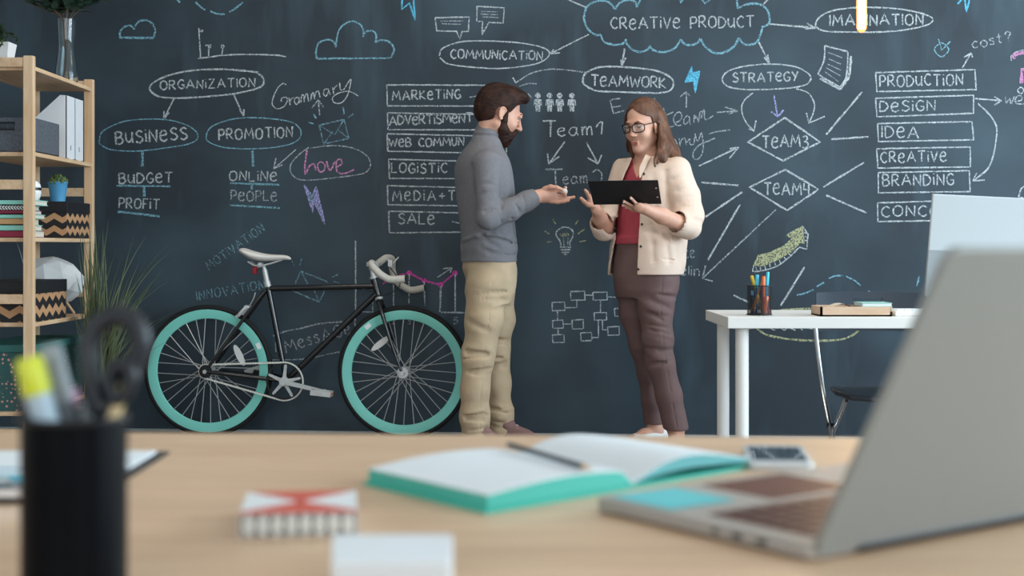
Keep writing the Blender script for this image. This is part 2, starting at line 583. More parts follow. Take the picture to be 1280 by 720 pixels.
C_().text('BuDGeT',(149,229.5),(215.8,228),12.5,'w',1.9).line([(145.4,232),(212.7,233)],'b',2.2).line([(180,233),(180.4,245.6)],'b',3).text('PROFiT',(148.8,259.5),(199,261.5),12.5,'w',1.8).line([(147,264.5),(200,270.5)],'b',2.6).done('chalk_lettering')
C_().crv([(257.5,171.7),(263.8,159),(286.7,149.8),(315.8,147),(349,149.5),(369,155),(376.5,167),(368,178),(345,184),(315.8,186),(282.5,184.6),(263.8,179)],'b',1.5,True).text('PROMOTION',(273.8,175),(366,171.5),13,'w',2).line([(315.4,188),(316.6,208)],'b',3).done('chalk_lettering')
C_().text('ONLiNe',(287,226),(346,226),12,'w',1.8).line([(287.7,229),(349,231)],'b',2.4).line([(314.8,229),(314.8,237)],'b',2.6).text('PeOPLe',(288.8,251),(346,251),12.5,'d',1.8).line([(287,256.5),(349.8,260)],'b',2.2).arrow((370,187),(342,211),(345,197.7),(353,206),'w',1.4).done('chalk_lettering')
c = C_()
for st in ([(357.8,106),(353.6,104.4),(346.7,110.6),(341.7,121.7),(340.5,131),(346.7,136),(355,133),(359,126),(357.5,121.7),(352,123),(351.7,127)],
           [(361,122),(362.8,131.4)],[(362.5,128),(364,123.5),(367.5,121.7)],[(373,121.7),(369.5,122.5),(368,127),(371,130.5),(374,126)],[(373.5,121.5),(374.6,129)],
           [(376,128),(377,120),(379.4,119),(380.2,127.8)],[(380.2,126),(381.6,119.3),(384,117.5),(385.8,126.7)],[(388.6,126),(389.2,117)],[(389,121),(391.5,115.6),(393.3,124)],[(393.3,121),(395,115.2),(398,114),(400,122)],
           [(409,111),(405.6,112),(404.4,117.5),(407.8,120),(411,113.3)],[(410,110.5),(412.8,118.3)],[(415.6,109),(417.5,117.5)],[(417,113),(418,110),(421.7,106.4)],
           [(424.4,103.6),(425.8,112),(430,111.5),(434,105),(438.5,99),(437,110),(433,121.7),(426,128.6),(417.5,128),(416,121.7),(424,116),(437,114.4),(448,120)]):
    c.crv(st,'w',1.35)
c.arrow((399.4,144),(398,124.4),(390,135),(404.4,134),'d',1.5).done('chalk_cursive_word')
C_().line([(399,156.4),(430,149.4),(436,173),(404.4,180)],'f',1.7,closed=True).line([(399,156.4),(418.3,168.3),(430,149.4)],'f',1.6).line([(404.4,180),(416,164.7)],'f',1.5).line([(436,173),(423,163.3)],'f',1.5).line([(395,148),(391.7,142.5)],'b',2.2).line([(391.7,155),(385.6,152.8)],'b',1.8).line([(430,142.5),(429,134)],'b',1.9).line([(435,146.7),(442.5,141.7)],'f',1.6).done('chalk_envelope')
C_().crv([(386,184.4),(373,194),(363.3,206),(364.7,217.5),(377,225),(402,224),(435.6,220),(456,216),(463,206),(457.8,194),(441,185),(416,182),(388,185)],'d',1.5).crv([(384,187),(381.6,202),(381.4,217.5),(386.5,208),(392.5,205),(395,213)],'q',2).crv([(397,206),(399.4,214.5),(405,213),(406,205.5),(401,202.5)],'q',1.9,True).crv([(408,201.5),(412.8,213),(419,201.5)],'q',1.9).crv([(420,209),(427,205),(425.5,199),(420.5,202),(421,213.5),(427,217),(435,215.5),(442.5,212)],'q',1.9).done('chalk_cursive_word', 'pink chalk word in a white oval')
C_().fill([(381.5,233),(390.5,252),(395,236),(404.5,276),(393.5,250),(391,263)],'v').line([(380.6,231.4),(391,266),(391.7,250),(406.2,280.3),(395.3,232.8),(390,246)],'v',2.0,closed=True).line([(388,240),(391,252)],'b',2.4).done('chalk_lightning_bolt')
# list of boxes behind the man
c = C_()
for (x, t0, t1, b0, b1) in ((483.5,106,106.6,132.3,132.7),(484.2,141,143.5,162,162.5),(484,167.3,170.5,189,192),(486,199,203,223,223.5),(484.3,232,236,256,258),(486,264,267.5,291,289.5)):
    c.line([(x,t0),(633,t1)],'w',1.7).line([(x,t0),(x+0.7,b0)],'w',1.9).line([(x+0.7,b0),(633,b1)],'w',1.7).line([(633,t1),(633,b1)],'w',1.7)
c.text('MARKeTiNG',(490.5,125),(575.4,123),11.5).text('ADVeRTiSMeNT',(486.8,156.5),(591,152.7),11.5,gap=1.6).text('WeB COMMUN',(486.5,184),(580,182),10.5,gap=2.2).text('LOGiSTiC',(489.5,216),(559,216),12).text('MeDiA+T',(491,251),(569,250.5),12.5,gap=3.6).text('SALe',(498,280),(543,280),13)
c.line([(587,121.5),(597,120)],'w',1.4).line([(565,277),(574,279)],'w',1.5).done('chalk_list')
# upper middle
C_().crv([(395.8,73),(395,64.4),(398.4,54),(408.7,49.5),(416.4,51.6),(420,59.3)],'b',2.2).crv([(420,59),(420.8,49),(425.4,34.8),(438.3,26.6),(450,30.4),(454.3,38.7),(453.8,46)],'b',2.2).crv([(454.3,43),(459,39),(466.7,39.2),(470.5,45),(469.3,53)],'b',2.2).crv([(469.3,53),(475.7,50.3),(486,52),(492.5,60.6),(489,70.9),(483.4,72.7)],'b',2.2).line([(483.4,72.7),(395.8,73.3)],'b',2.2).done('chalk_cloud', 'blue chalk cloud with five bumps')
C_().line([(502.8,-1),(502.3,11.6),(511.8,3.9),(519,25.3),(517,-1)],'s',2.2).done('chalk_lightning_bolt')
C_().line([(544,22),(586.6,21.4),(585.3,39),(577.5,39.4),(575,49),(570.6,39.2),(545.8,38.7)],'w',1.8,closed=True).line([(550.5,26.3),(578.8,26.3)],'d',1.2).line([(552.5,29.6),(576,30.4)],'d',1.2).line([(596.3,7.7),(630.4,9.8),(629,29),(611,27.8),(602.5,43.8),(603.3,27),(595.8,26.6)],'w',1.8,closed=True).line([(601,14.2),(622,14.7)],'d',1.2).line([(601,17.5),(622,18.6)],'d',1.2).line([(603,21),(623,22)],'d',1.2).done('chalk_speech_bubbles')
C_().crv([(549,69.6),(553,60.6),(573.7,52.8),(602,51),(640.7,52.8),(674,58),(687,66.5),(676.8,77.3),(653.6,83),(622.6,85.6),(589,83.8),(560.8,80),(549.7,72)],'w',1.7).text('COMMUNiCATiON',(563.4,72.7),(678,75),11,'w',1.8,2.2).arrow((736,43),(688,67),(692,61.5),(700,66),'w',1.6).done('chalk_lettering')
C_().crv([(732.8,9.4),(730,23.4),(735,36.3),(744.5,43.4),(751,43.4)],'b',2.6).crv([(750.4,43.4),(756,52.7),(768,56),(778.5,54.4),(783,48.7)],'b',2.6).crv([(782,52),(789,61),(799.6,65),(809,62),(812,57.4)],'b',2.6).crv([(812,57.4),(817,62.8),(829,65),(843,60.5),(851,49.2)],'b',2.6).crv([(851,49.2),(856,55),(864,56.2),(872,53.4),(875.3,48)],'b',2.6).crv([(875.3,48),(881.6,58.6),(892,65.6),(904,66),(916.8,58.6),(923.8,47.6)],'b',2.8).crv([(923.8,47.6),(928.5,54),(936.7,56.2),(947,51.6),(953,35)],'b',2.6).crv([(952,34),(960,30.5),(962,22.3),(957.8,10.5),(946,4.7),(932,5.9),(922,10.5)],'b',2.6).line([(922,10.5),(921,-2)],'b',2.4).crv([(732.8,9.4),(740,3.5),(751.6,0.7),(762,3.5),(768.7,11.2)],'b',2.6).crv([(768.7,11.2),(775,3.5),(784,0),(793.8,2.3),(796,9)],'b',2.6).line([(796,9),(801,-1)],'b',2.4).line([(850,-2),(851,3.5),(853.5,-1)],'b',2.6).line([(877,-2),(881,4.2),(888,-1)],'b',2.6).text('CReATiVe PRODuCT',(763.7,36.3),(942.6,34),14,'w',1.9,2.4).done('chalk_cloud', 'large blue chalk cloud around two words')
C_().arrow((781,60.5),(777.3,82),(782,72),(776,74.5),'w',2).arrow((948.4,52.7),(961.3,78.5),(955,71.5),(959.7,68),'w',2).arrow((962,30),(1019.8,35),(1008,29),(1006,35.6),'w',2.2).line([(953,6.5),(960,-1)],'w',1.8).line([(709,-1),(732.8,9.4)],'w',1.8).crv([(732,90.6),(710.8,87.8),(687,86.6),(663.6,91.8),(644.7,103.6)],'d',1.5).line([(641,97),(644.7,103.6)],'w',2).crv([(670.7,104.8),(660,104.6),(649.4,107.9)],'d',1.4).line([(660,116.6),(664.8,122.5)],'d',1.4).done('chalk_arrows')
C_().crv([(728.5,100.6),(731.6,92),(745.3,85),(762.5,83),(786.6,84.3),(817.5,87.7),(836.4,95.5),(842,104),(838,112.7),(826,116),(800,115.8),(766,114.6),(745.3,113.5),(731.6,106.6)],'w',2.2,True).text('TeAMWORK',(738.8,107.5),(832,109.8),13.5,'w',1.9,2).done('chalk_lettering')
c = C_()
c.line([(775.4,123),(762.5,125),(766.8,141.9),(780,138.4)],'d',1.6).line([(765,134),(776,132.4)],'d',1.6).line([(802.4,121),(802.6,136)],'d',1.5).line([(818.4,122),(816.4,136)],'d',1.5).crv([(816.6,130),(820,127.5),(822.4,131),(823.5,136.7)],'d',1.5)
c.crv([(829.5,134.7),(831,146),(833,155),(837,158.5),(843,157)],'d',1.5).line([(827.8,146),(841.6,140)],'d',1.5).crv([(842.4,154),(850,150.5),(852.5,145),(849,140),(844,143.5),(842,150),(846,156.5),(852,156.5)],'d',1.5).crv([(862,147),(858.8,144.5),(854.5,150.5),(856.5,155.6),(861,151)],'d',1.5).crv([(862,147),(861.8,152),(863.5,156)],'d',1.4).line([(867.4,154),(868,143.6)],'d',1.5).crv([(868,149),(870.5,145.5),(873.4,153)],'d',1.5).crv([(873.4,151),(875,141),(877.5,139)],'d',1.5).crv([(876,148),(880,136.7),(881,148.8),(886,148),(891.4,144.5)],'d',1.5)
c.arrow((858,135),(858,115),(850,121),(862.5,120),'d',1.6).arrow((896,140.5),(922.5,138.7),(906,133.7),(911,142.5),'d',1.6).done('chalk_cursive_word')
c = C_()
c.crv([(842.4,174),(838,176),(838,183),(842.4,187),(846.7,181.4),(844,174.6)],'d',1.6,True).line([(849,172.8),(850,183)],'d',1.5).crv([(850,180),(852.5,174),(856,173),(858,181.4)],'d',1.5).crv([(858.5,178),(862,173.7),(862.5,180),(867,180),(868.4,171)],'d',1.5).crv([(869,167),(870.6,175),(873,175.5),(876.5,165)],'d',1.5).crv([(876.5,165),(879,178),(877.7,191.7),(872.5,198.6),(867.4,198),(866.5,191),(874,181.4),(894,172.8)],'d',1.6).crv([(885.4,167.5),(897,164.5),(912.5,162.5)],'d',1.5).arrow((873.3,207.7),(923.3,184),(912,186),(911.7,198),'w',1.9).done('chalk_cursive_word')
c = C_()
for x, kk in ((672.3,'w'),(687,'w'),(699.7,'w'),(714.8,'w')):
    c.crv([(x-3,119.5),(x,116.5),(x+3,119.5),(x,122.5)],kk,1.4,True).fill([(x-2.4,119.5),(x,117),(x+2.4,119.5),(x,122)],kk).fill([(x-3.6,124),(x+3.6,124),(x+3.2,132),(x+2.8,139.5),(x+0.5,139.5),(x,133),(x-0.5,139.5),(x-2.8,139.5),(x-3.2,132)],kk).line([(x-4,124.5),(x-4.8,132)],kk,1.3).line([(x+4,124.5),(x+4.8,132)],kk,1.3)
c.done('chalk_people_icons', 'row of four small white chalk people')
C_().line([(678,151),(694.8,151)],'w',2).line([(688.4,151),(688,171)],'w',2).text('xam',(697,170),(740,169),15,'w',1.7,2.4).crv([(745,159),(749,153.5),(753,152)],'w',1.7).line([(753,152),(752,167.8)],'w',1.8).arrow((706,177),(686,205),(684.4,192),(699,195.6),'w',1.9).arrow((733,178),(747.4,204.6),(734.4,197),(752,193.8),'w',1.9).done('chalk_lettering')
C_().line([(682,211.5),(703,211.5)],'d',1.9).line([(693.8,211.5),(694.8,231)],'d',1.9).text('xam',(704,230),(734,229),13,'d',1.6,2.4).crv([(740,215.7),(746,212),(751,215),(752.3,219),(751,226),(745,232)],'d',1.8).done('chalk_lettering')
c = C_()
c.crv([(701,307.5),(700,301),(695.5,295),(696,289),(702.5,284.5),(710,284.5),(716,289),(716,296),(712.5,302.5),(713,307.5)],'w',1.8).line([(700,309),(713.8,309)],'w',1.8).line([(701,312.2),(713,312.2)],'w',1.8).line([(702,315.4),(712,315.4)],'w',1.8).line([(705,318),(709,318)],'w',1.8).crv([(700,292.5),(703,295),(705,291.5),(707,295),(709,291.5),(711,294)],'y',1.6).line([(705,307.5),(704,295)],'d',1.3).line([(709.5,307.5),(710,295)],'d',1.3)
for a, b in (((681,289),(687,292.5)),((683.8,303),(689.5,302)),((722.5,292.5),(731,286)),((724.5,302),(732.5,301)),((691,274),(694.5,280)),((719,280.5),(723,275.5))): c.line([a,b],'y',1.6)
c.done('chalk_light_bulb')
c = C_()
for x0, y0, x1, y1 in ((713,363.8,730.8,375),(741,365,758.8,375),(690,377.5,705.8,388),(742.5,390.5,758,400),(690.5,400,703.8,410),(715,399.5,729,411),(725.8,415.5,739.5,425.8),(759.5,408,773.8,418.8),(690.5,418,705,428),(768,385,780,395)):
    c.line([(x0,y0+.6),(x1,y0),(x1+.4,y1),(x0+.6,y1+.3)],'w',1.6,closed=True)
for p in ([(730.8,369),(741,369)],[(758.8,371),(771,371.5)],[(721,375),(721,384.5),(705.8,384.5)],[(750.5,375),(750.5,390)],[(697,388),(697,400)],[(703.8,405),(715,405)],[(697.5,410),(697.5,418)],[(748,400.5),(748,422),(739.5,422)],[(753,400.5),(753,412),(759.5,412.5)]): c.line(p,'w',1.5)
c.done('chalk_block_diagram')
# strategy group
C_().crv([(903,101),(907.5,91),(925,84),(960,80),(992.5,83),(1011,92.5),(1012.5,101),(1002.5,107.5),(975,111),(937.5,112),(912.5,109)],'w',1.8,True).text('STRATeGY',(916,103),(997.5,101),11.5,'w',1.9,2.2).crv([(941,116),(930,126),(927,137.5),(932.5,152.5),(942.5,164)],'w',1.7).line([(936,161),(942.5,164),(945,150.5)],'w',1.7).arrow((967.5,119),(972,146),(964,139.5),(979.5,137.5),'v',1.9).crv([(995,111),(1010,116),(1018,130),(1016,142.5),(1011,154)],'w',1.7).line([(1008,141),(1011,154),(1031,145.5)],'w',1.7).done('chalk_lettering')
C_().line([(981,147),(1025,177.5),(979,201),(935,177.5)],'w',2.3,closed=True).text('TeAM3',(953,184.5),(1010,184),15,'w',1.9,2.2).done('chalk_lettering')
C_().line([(981.7,211.8),(1023,236.7),(984,263),(937,234)],'w',2.3,closed=True).text('TeAM4',(955,243),(1012,244),15,'w',1.9,2.2).done('chalk_lettering')
c = C_()
for a, b in (((1032.7,168),(1077.7,115)),((1039,174),(1085.7,171)),((1029,234),(1080,203)),((1032.7,244),(1083,266)),((876.7,228),(923,231.7)),((881.7,271),(927.7,240)),((925,255.7),(885,325)),((1005.6,334),(976,382)),((917,369),(936,378))): c.line([a,b],'w',2.3)
c.arrow((969.7,262),(878,348),(882,332),(891,351.8),'d',1.7).done('chalk_ray_lines')
C_().fill([(942,332),(948,319),(962.5,316),(980,307.5),(990,298),(983,294),(1003,282.7),(1005.6,304.5),(1000,303),(988.7,315),(971,325),(953.7,332)],'y').line([(942,332),(948,319),(962.5,316),(980,307.5),(990,298),(983,294),(1003,282.7),(1005.6,304.5),(1000,303),(988.7,315),(971,325),(953.7,332)],'y',1.4,closed=True).crv([(942,332),(943,339.5),(968,334),(986,322),(999,309)],'w',1.7).line([(999,309),(1008.5,311.5),(1010,293),(1003,282.7)],'w',1.7).line([(945,334),(946,338)],'w',1.4).line([(950,333),(951,338)],'w',1.4).line([(956,332),(957,337)],'w',1.4).line([(962,330),(963,335)],'w',1.4).line([(968,328),(970,333)],'w',1.4).line([(974,325),(976,329)],'w',1.4).line([(980,321),(983,325)],'w',1.4).line([(986,317),(989,320)],'w',1.4).line([(992,312),(995,315)],'w',1.4).line([(1006,300),(1009,302)],'w',1.3).line([(1006,295),(1009,297)],'w',1.3).line([(1005,290),(1008,292)],'w',1.3).done('chalk_curved_arrow', 'pale yellow chalk arrow curving upwards')
C_().text('A',(859,299),(866,299),8,'d',1.5).text('cx',(856,322.5),(868,322),14,'d',1.5,1.8).text('xlin',(850,344),(874,344.5),12,'d',1.5,1.8).done('chalk_lettering')
C_().crv([(996,368.7),(1006,366.7),(1017,362)],'b',1.9).crv([(1021,358.5),(1026,355),(1031,352.7)],'b',1.9).crv([(1036,348),(1044,345),(1054,344.5)],'b',1.9).crv([(1057,345),(1069,351),(1075.6,357)],'b',1.9).line([(1085,363),(1094.5,371)],'b',1.9).line([(1137,369),(1142,366)],'b',1.9).line([(1146,358),(1149,345)],'b',2).done('chalk_dashed_arc')
C_().crv([(941,402),(948,412),(963,420),(1000,425),(1047,425),(1070,416),(1076,403),(1062,392),(1022,386.5),(987,386.7),(955,392)],'y',2.6,True).line([(963,410),(968,413),(974,408),(980,413),(986,409),(994,413)],'w',1.6).line([(1000,408),(1003,413)],'w',1.5).line([(1008,410),(1016,411)],'w',1.5).done('chalk_oval')
# right part of the board
C_().crv([(1020,33),(1023,23),(1038.6,14),(1069,9.4),(1097,9.4),(1130,12),(1158,18.7),(1166,24.6),(1158,31.6),(1130,37.5),(1097,40),(1057,40),(1031.6,39)],'w',1.9,True).text('IMAGINATION',(1037.4,32),(1154,31),13.5,'w',1.9,2.6).done('chalk_lettering')
C_().line([(1031,57),(1059.5,64.5)],'w',1.9).crv([(1031,57),(1030,75),(1022.5,92.5)],'w',1.9).line([(1022.5,92.5),(1030,97.5),(1050,109)],'w',1.9).crv([(1050,109),(1058,95),(1060,65)],'w',1.9).crv([(1025,98),(1038,105),(1050,111.5)],'w',3).crv([(1050,111.5),(1060,98),(1063,82),(1063.5,70)],'w',3.2).line([(1035,65.5),(1052.5,72)],'d',1.2).line([(1036,73.7),(1051,80)],'d',1.2).line([(1034,80),(1051,87.5)],'d',1.2).line([(1032.5,84.5),(1051,95)],'d',1.2).line([(1031,89.5),(1048,102)],'d',1.2).done('chalk_paper_sheet')
C_().crv([(1186,62),(1177,71),(1168,62),(1177,53.5)],'b',1.5,True).line([(1173,48.7),(1177,63),(1188,51.6)],'b',1.7).done('chalk_check_mark')
C_().line([(1197,5),(1202,-1)],'s',2).line([(1206,-1),(1208,15),(1212,-1)],'s',2.4).done('chalk_lightning_bolt')
C_().fill([(856.2,103),(864.5,83),(865.5,91),(875,89),(869,116),(866.5,101)],'s').line([(856.2,103),(864.5,83),(865.5,91),(875,89),(869,116),(866.5,101)],'s',1.4,closed=True).done('chalk_lightning_bolt', 'solid sky blue chalk lightning bolt')
C_().text('cost?',(1216,61),(1265,51),12,'d',1.5,2.2).arrow((1203,85),(1214,66),(1205,71.7),(1215.7,71.7),'w',1.7).done('chalk_lettering')
c = C_()
for q in ([(1094.6,90.7),(1218.7,87),(1220,112),(1096,114.5)],[(1094.6,122.8),(1217,119),(1217,141.7),(1096,146)],[(1097,154.4),(1215,152),(1217,174.7),(1098,177)],[(1096,186),(1212.6,183.7),(1213,208.7),(1097.4,210)],[(1098,215.8),(1211.6,213.4),(1212.6,239.4),(1098,241)],[(1097,253.6),(1212,250),(1213,275),(1097.4,277)]):
    c.line(q,'w',1.8,closed=True)
for t, a, b, h in (('PRODuCTiON',(1100,108.5),(1203.6,106),14),('DeSiGN',(1100,139.5),(1169,138),13),('IDeA',(1102.5,172.5),(1148,172.2),14.5),('CReATiVe',(1101,203),(1183,201.8),13),('BRANDiNG',(1103.5,232.7),(1192,231),14),('CONCePT',(1102,271),(1203,269.5),13)): c.text(t,a,b,h,'w',1.8,2.6)
c.done('chalk_list')
C_().line([(1218.7,123),(1252,126)],'w',1.7).line([(1243,121),(1252,126),(1243,131)],'w',1.7).crv([(1222.5,129.4),(1240,147),(1246,166),(1237.6,206),(1217,226)],'w',2).line([(1221,216),(1216,226),(1231,225)],'w',1.8).crv([(1256.5,120),(1258,129),(1262,123),(1264,130),(1268,120)],'d',1.6).crv([(1269,127),(1277,125),(1276,119.5),(1270,122),(1270,129),(1280,130)],'d',1.6).done('chalk_arrows')
C_().crv([(1266,73),(1271,67),(1284,66)],'q',4.5).line([(1277,104),(1277,87),(1286,87)],'q',4.5).crv([(1264,76),(1264,70),(1270,65),(1284,62)],'w',1.2).crv([(1272,113),(1276,109),(1280,113),(1276,117)],'w',1.4,True).done('chalk_magnet')
C_().line([(1273,246),(1276,236),(1284,230)],'w',1.7).line([(1273,246),(1284,249)],'w',1.7).done('chalk_box_corner')
# behind the bicycle
C_().text('MOTiVATiON',(262,338),(331.6,288),11,'f',1.6,3).done('chalk_lettering')
C_().text('INNOVATiON',(247,376),(331,361),11.5,'f',1.6,3).done('chalk_lettering')
C_().line([(376,338.7),(411,353)],'f',1.8).line([(376,338.7),(368.6,355)],'f',1.8).line([(376,338.7),(384.5,354.5)],'f',1.8).line([(366.8,363.7),(399,377.5)],'f',2.2).line([(393,363),(399,377.5),(406,363)],'f',1.8).line([(364.7,326),(368.6,333)],'f',1.6).line([(377,323),(374.7,332)],'f',1.6).line([(414.8,346.6),(422.7,343)],'f',1.6).line([(417.5,352),(424,353.7)],'f',1.6).done('chalk_pyramid')
C_().line([(444.4,301),(444.6,385),(443.6,408)],'w',1.7).line([(451,390),(466.7,390)],'w',1.5).line([(551.7,390.5),(592,391)],'w',1.8).line([(466,373),(466,390)],'d',1.6).line([(492,346),(492,381.7)],'w',1.7).line([(511.5,342),(511,379.7)],'w',1.7).line([(530.3,352),(531,382)],'w',1.7).line([(551,357),(550,390)],'w',2).line([(569,342),(569,389)],'w',2).crv([(478,355),(490,348),(501.7,343),(511.7,341.5)],'p',1.6).line([(511.7,341),(530.5,351),(551,356),(568.7,341.5)],'p',2.4).arrow((546.7,346.7),(565,334.7),(553.7,336),(562.5,341),'w',1.5).text('5',(567,405),(572,405),8,'d',1.5).text('2',(490,405),(494,405),7,'d',1.4).text('3',(509,405),(513,405),7,'d',1.4).text('4',(529,405),(533,405),7,'d',1.4).fill([(511.7+3.4*math.cos(a*.785),341.3+3.4*math.sin(a*.785)) for a in range(8)],'p').fill([(530.5+3.4*math.cos(a*.785),351+3.4*math.sin(a*.785)) for a in range(8)],'p').fill([(551+3.4*math.cos(a*.785),356+3.4*math.sin(a*.785)) for a in range(8)],'p').fill([(568.7+3.6*math.cos(a*.785),341.5+3.6*math.sin(a*.785)) for a in range(8)],'p').done('chalk_line_chart', 'chalk chart with a pink line and dots')
C_().crv([(341,420),(358,414),(378,410),(399,404.7),(428,402)],'d',1.9).crv([(340,450),(378,449),(400,445),(425,439.5)],'d',1.9).text('MxssAGx',(358,441),(439,416.5),15,'d',1.8,2.4).line([(344,428),(345,440)],'d',1.6).done('chalk_lettering')
# ------------------------------------------------------------------ pine shelving unit at the left
PX1, PX0 = -2.057, -2.37        # right face, left face
PY0, PY1 = 6.11, 7.01
LV = [1.748, 1.378, 1.008, 0.640, 0.255]          # heights of the board tops
EPS = 0.0008
sh = empty('shelving_unit', ((PX0 + PX1) / 2, (PY0 + PY1) / 2, 0), 'tall open pine shelving unit standing end-on at the left', 'shelf')
O = sh.location
for (x0, x1) in ((PX1 - 0.044, PX1), (PX0, PX0 + 0.044)):
    for (y0, y1) in ((PY0, PY0 + 0.032), (PY1 - 0.032, PY1)):
        MB().bb((x0, y0, 0), (x1, y1, 1.79)).build('post', M_pine, sh, O, smooth=False, bevel=0.003)
for (y0, y1) in ((PY0 + 0.005, PY0 + 0.027), (PY1 - 0.027, PY1 - 0.005)):
    for (z0, z1) in ((1.742, 1.783), (1.215, 1.257), (0.722, 0.763), (0.147, 0.183)):
        MB().bb((PX0 + 0.03, y0, z0), (PX1 - 0.03, y1, z1)).build('rung', M_pine if False else M_pineh, sh, O, smooth=False, bevel=0.002)
for z in LV:
    MB().bb((PX0 + 0.008, PY0 + 0.034, z - 0.018), (PX1 - 0.005, PY1 - 0.034, z)).build('shelf_board', M_pineh, sh, O, smooth=False, bevel=0.002)

def zigzag_material(name, c1, c2, period, z0, amp, wave):
    """kraft zigzag bands printed on black card"""
    m = bpy.data.materials.new(name)
    m.use_nodes = True
    nt = m.node_tree
    b = nt.nodes['Principled BSDF']
    b.inputs['Roughness'].default_value = 0.7
    tc = nt.nodes.new('ShaderNodeTexCoord')
    sp = nt.nodes.new('ShaderNodeSeparateXYZ')
    nt.links.new(tc.outputs['Object'], sp.inputs[0])
    def mth(op, a, b_=None):
        n = nt.nodes.new('ShaderNodeMath')
        n.operation = op
        for i, v in enumerate((a, b_)):
            if v is None: continue
            if isinstance(v, (int, float)): n.inputs[i].default_value = v
            else: nt.links.new(v, n.inputs[i])
        return n.outputs[0]
    u = mth('ADD', sp.outputs[0], sp.outputs[1])
    tri = mth('MULTIPLY', mth('PINGPONG', mth('ADD', u, 10.0), wave / 2), 2 * amp / wave)
    zz = mth('ADD', mth('SUBTRACT', sp.outputs[2], z0), tri)
    fr = mth('FRACT', mth('DIVIDE', mth('ADD', zz, 10 * period), period))
    fac = mth('GREATER_THAN', fr, 0.52)
    mix = nt.nodes.new('ShaderNodeMix')
    mix.data_type = 'RGBA'
    mix.inputs[6].default_value = (*lin(c1), 1)
    mix.inputs[7].default_value = (*lin(c2), 1)
    nt.links.new(fac, mix.inputs[0])
    nt.links.new(mix.outputs[2], b.inputs['Base Color'])
    return m
M_card = mat('black_card', '17181c', 0.65)
M_felt = mat('grey_felt', '5e656e', 0.95, var=0.35, scale=90, bump=0.4, bscale=180)

# felt storage box with a slot handle, level 2
z = LV[1] + EPS
t = empty('storage_box', (-2.25, 6.33, z), 'grey felt storage box with a slot handle beside the white magazine files', 'box')
mb = MB()
X0, X1, Y0, Y1, H, T = -2.36, -2.075, 6.165, 6.515, 0.150, 0.006
mb.bb((X0, Y0, z), (X1, Y1, z + T))
mb.bb((X1 - T, Y0, z), (X1, Y1, z + H)); mb.bb((X0, Y0, z), (X0 + T, Y1, z + H)); mb.bb((X0, Y1 - T, z), (X1, Y1, z + H))
hx0, hx1, hz0, hz1 = -2.24, -2.155, z + 0.098, z + 0.128
mb.bb((X0, Y0, z), (hx0, Y0 + T, z + H)); mb.bb((hx1, Y0, z), (X1, Y0 + T, z + H)); mb.bb((hx0, Y0, z), (hx1, Y0 + T, hz0)); mb.bb((hx0, Y0, hz1), (hx1, Y0 + T, z + H))
mb.build('body', M_felt, t, t.location, smooth=False)
mb = MB()
mb.tube([(hx0 + .002, Y0 - .001, hz0), (hx1 - .002, Y0 - .001, hz0), (hx1 - .002, Y0 - .001, hz1), (hx0 + .002, Y0 - .001, hz1)], 0.0035, 6, closed=True)
mb.build('handle_slot_rim', M_card, t, t.location)
# two white magazine files
for (y0, y1, lb) in ((6.625, 6.7545, 'white magazine file with one finger hole, standing against the grey felt box'), (6.7555, 6.885, 'white magazine file with one finger hole, the one next to the rear post')):
    t = empty('magazine_file', (-2.2, (y0 + y1) / 2, z), lb, 'magazine file', 'white magazine files')
    xs, xe, Hh, T = -2.075, -2.325, 0.295, 0.004
    prof = [(xs, z), (xs, z + Hh), (xs - 0.03, z + Hh + 0.002), (xe + 0.01, z + 0.105), (xe, z + 0.1), (xe, z)]
    mb = MB()
    mb.prism([(x, y0, zz) for x, zz in prof], (0, T, 0))
    mb.prism([(x, y1 - T, zz) for x, zz in prof], (0, T, 0))
    ym = (y0 + y1) / 2
    zc = z + 0.055
    # spine with a hole: four slabs round a small slot
    mb.bb((xs - T, y0, z), (xs, ym - 0.007, z + Hh)); mb.bb((xs - T, ym + 0.007, z), (xs, y1, z + Hh))
    mb.bb((xs - T, ym - 0.007, z), (xs, ym + 0.007, zc - 0.012)); mb.bb((xs - T, ym - 0.007, zc + 0.012), (xs, ym + 0.007, z + Hh))
    mb.bb((xe, y0, z), (xs, y1, z + T)); mb.bb((xe, y0, z), (xe + T, y1, z + 0.1))
    mb.build('body', mat('white_card', 'd9dce0', 0.55), t, t.location, smooth=False)
    MB().lathe([(0.012, -0.002), (0.013, 0.002)], (0, 0, 0), 16, Matrix.Rotation(R(90), 3, 'Y')).build('hole_liner', M_black, t).location = Vector((xs - 0.004, ym, zc)) - t.location
    t.children[-1].scale = (1, 0.62, 1)
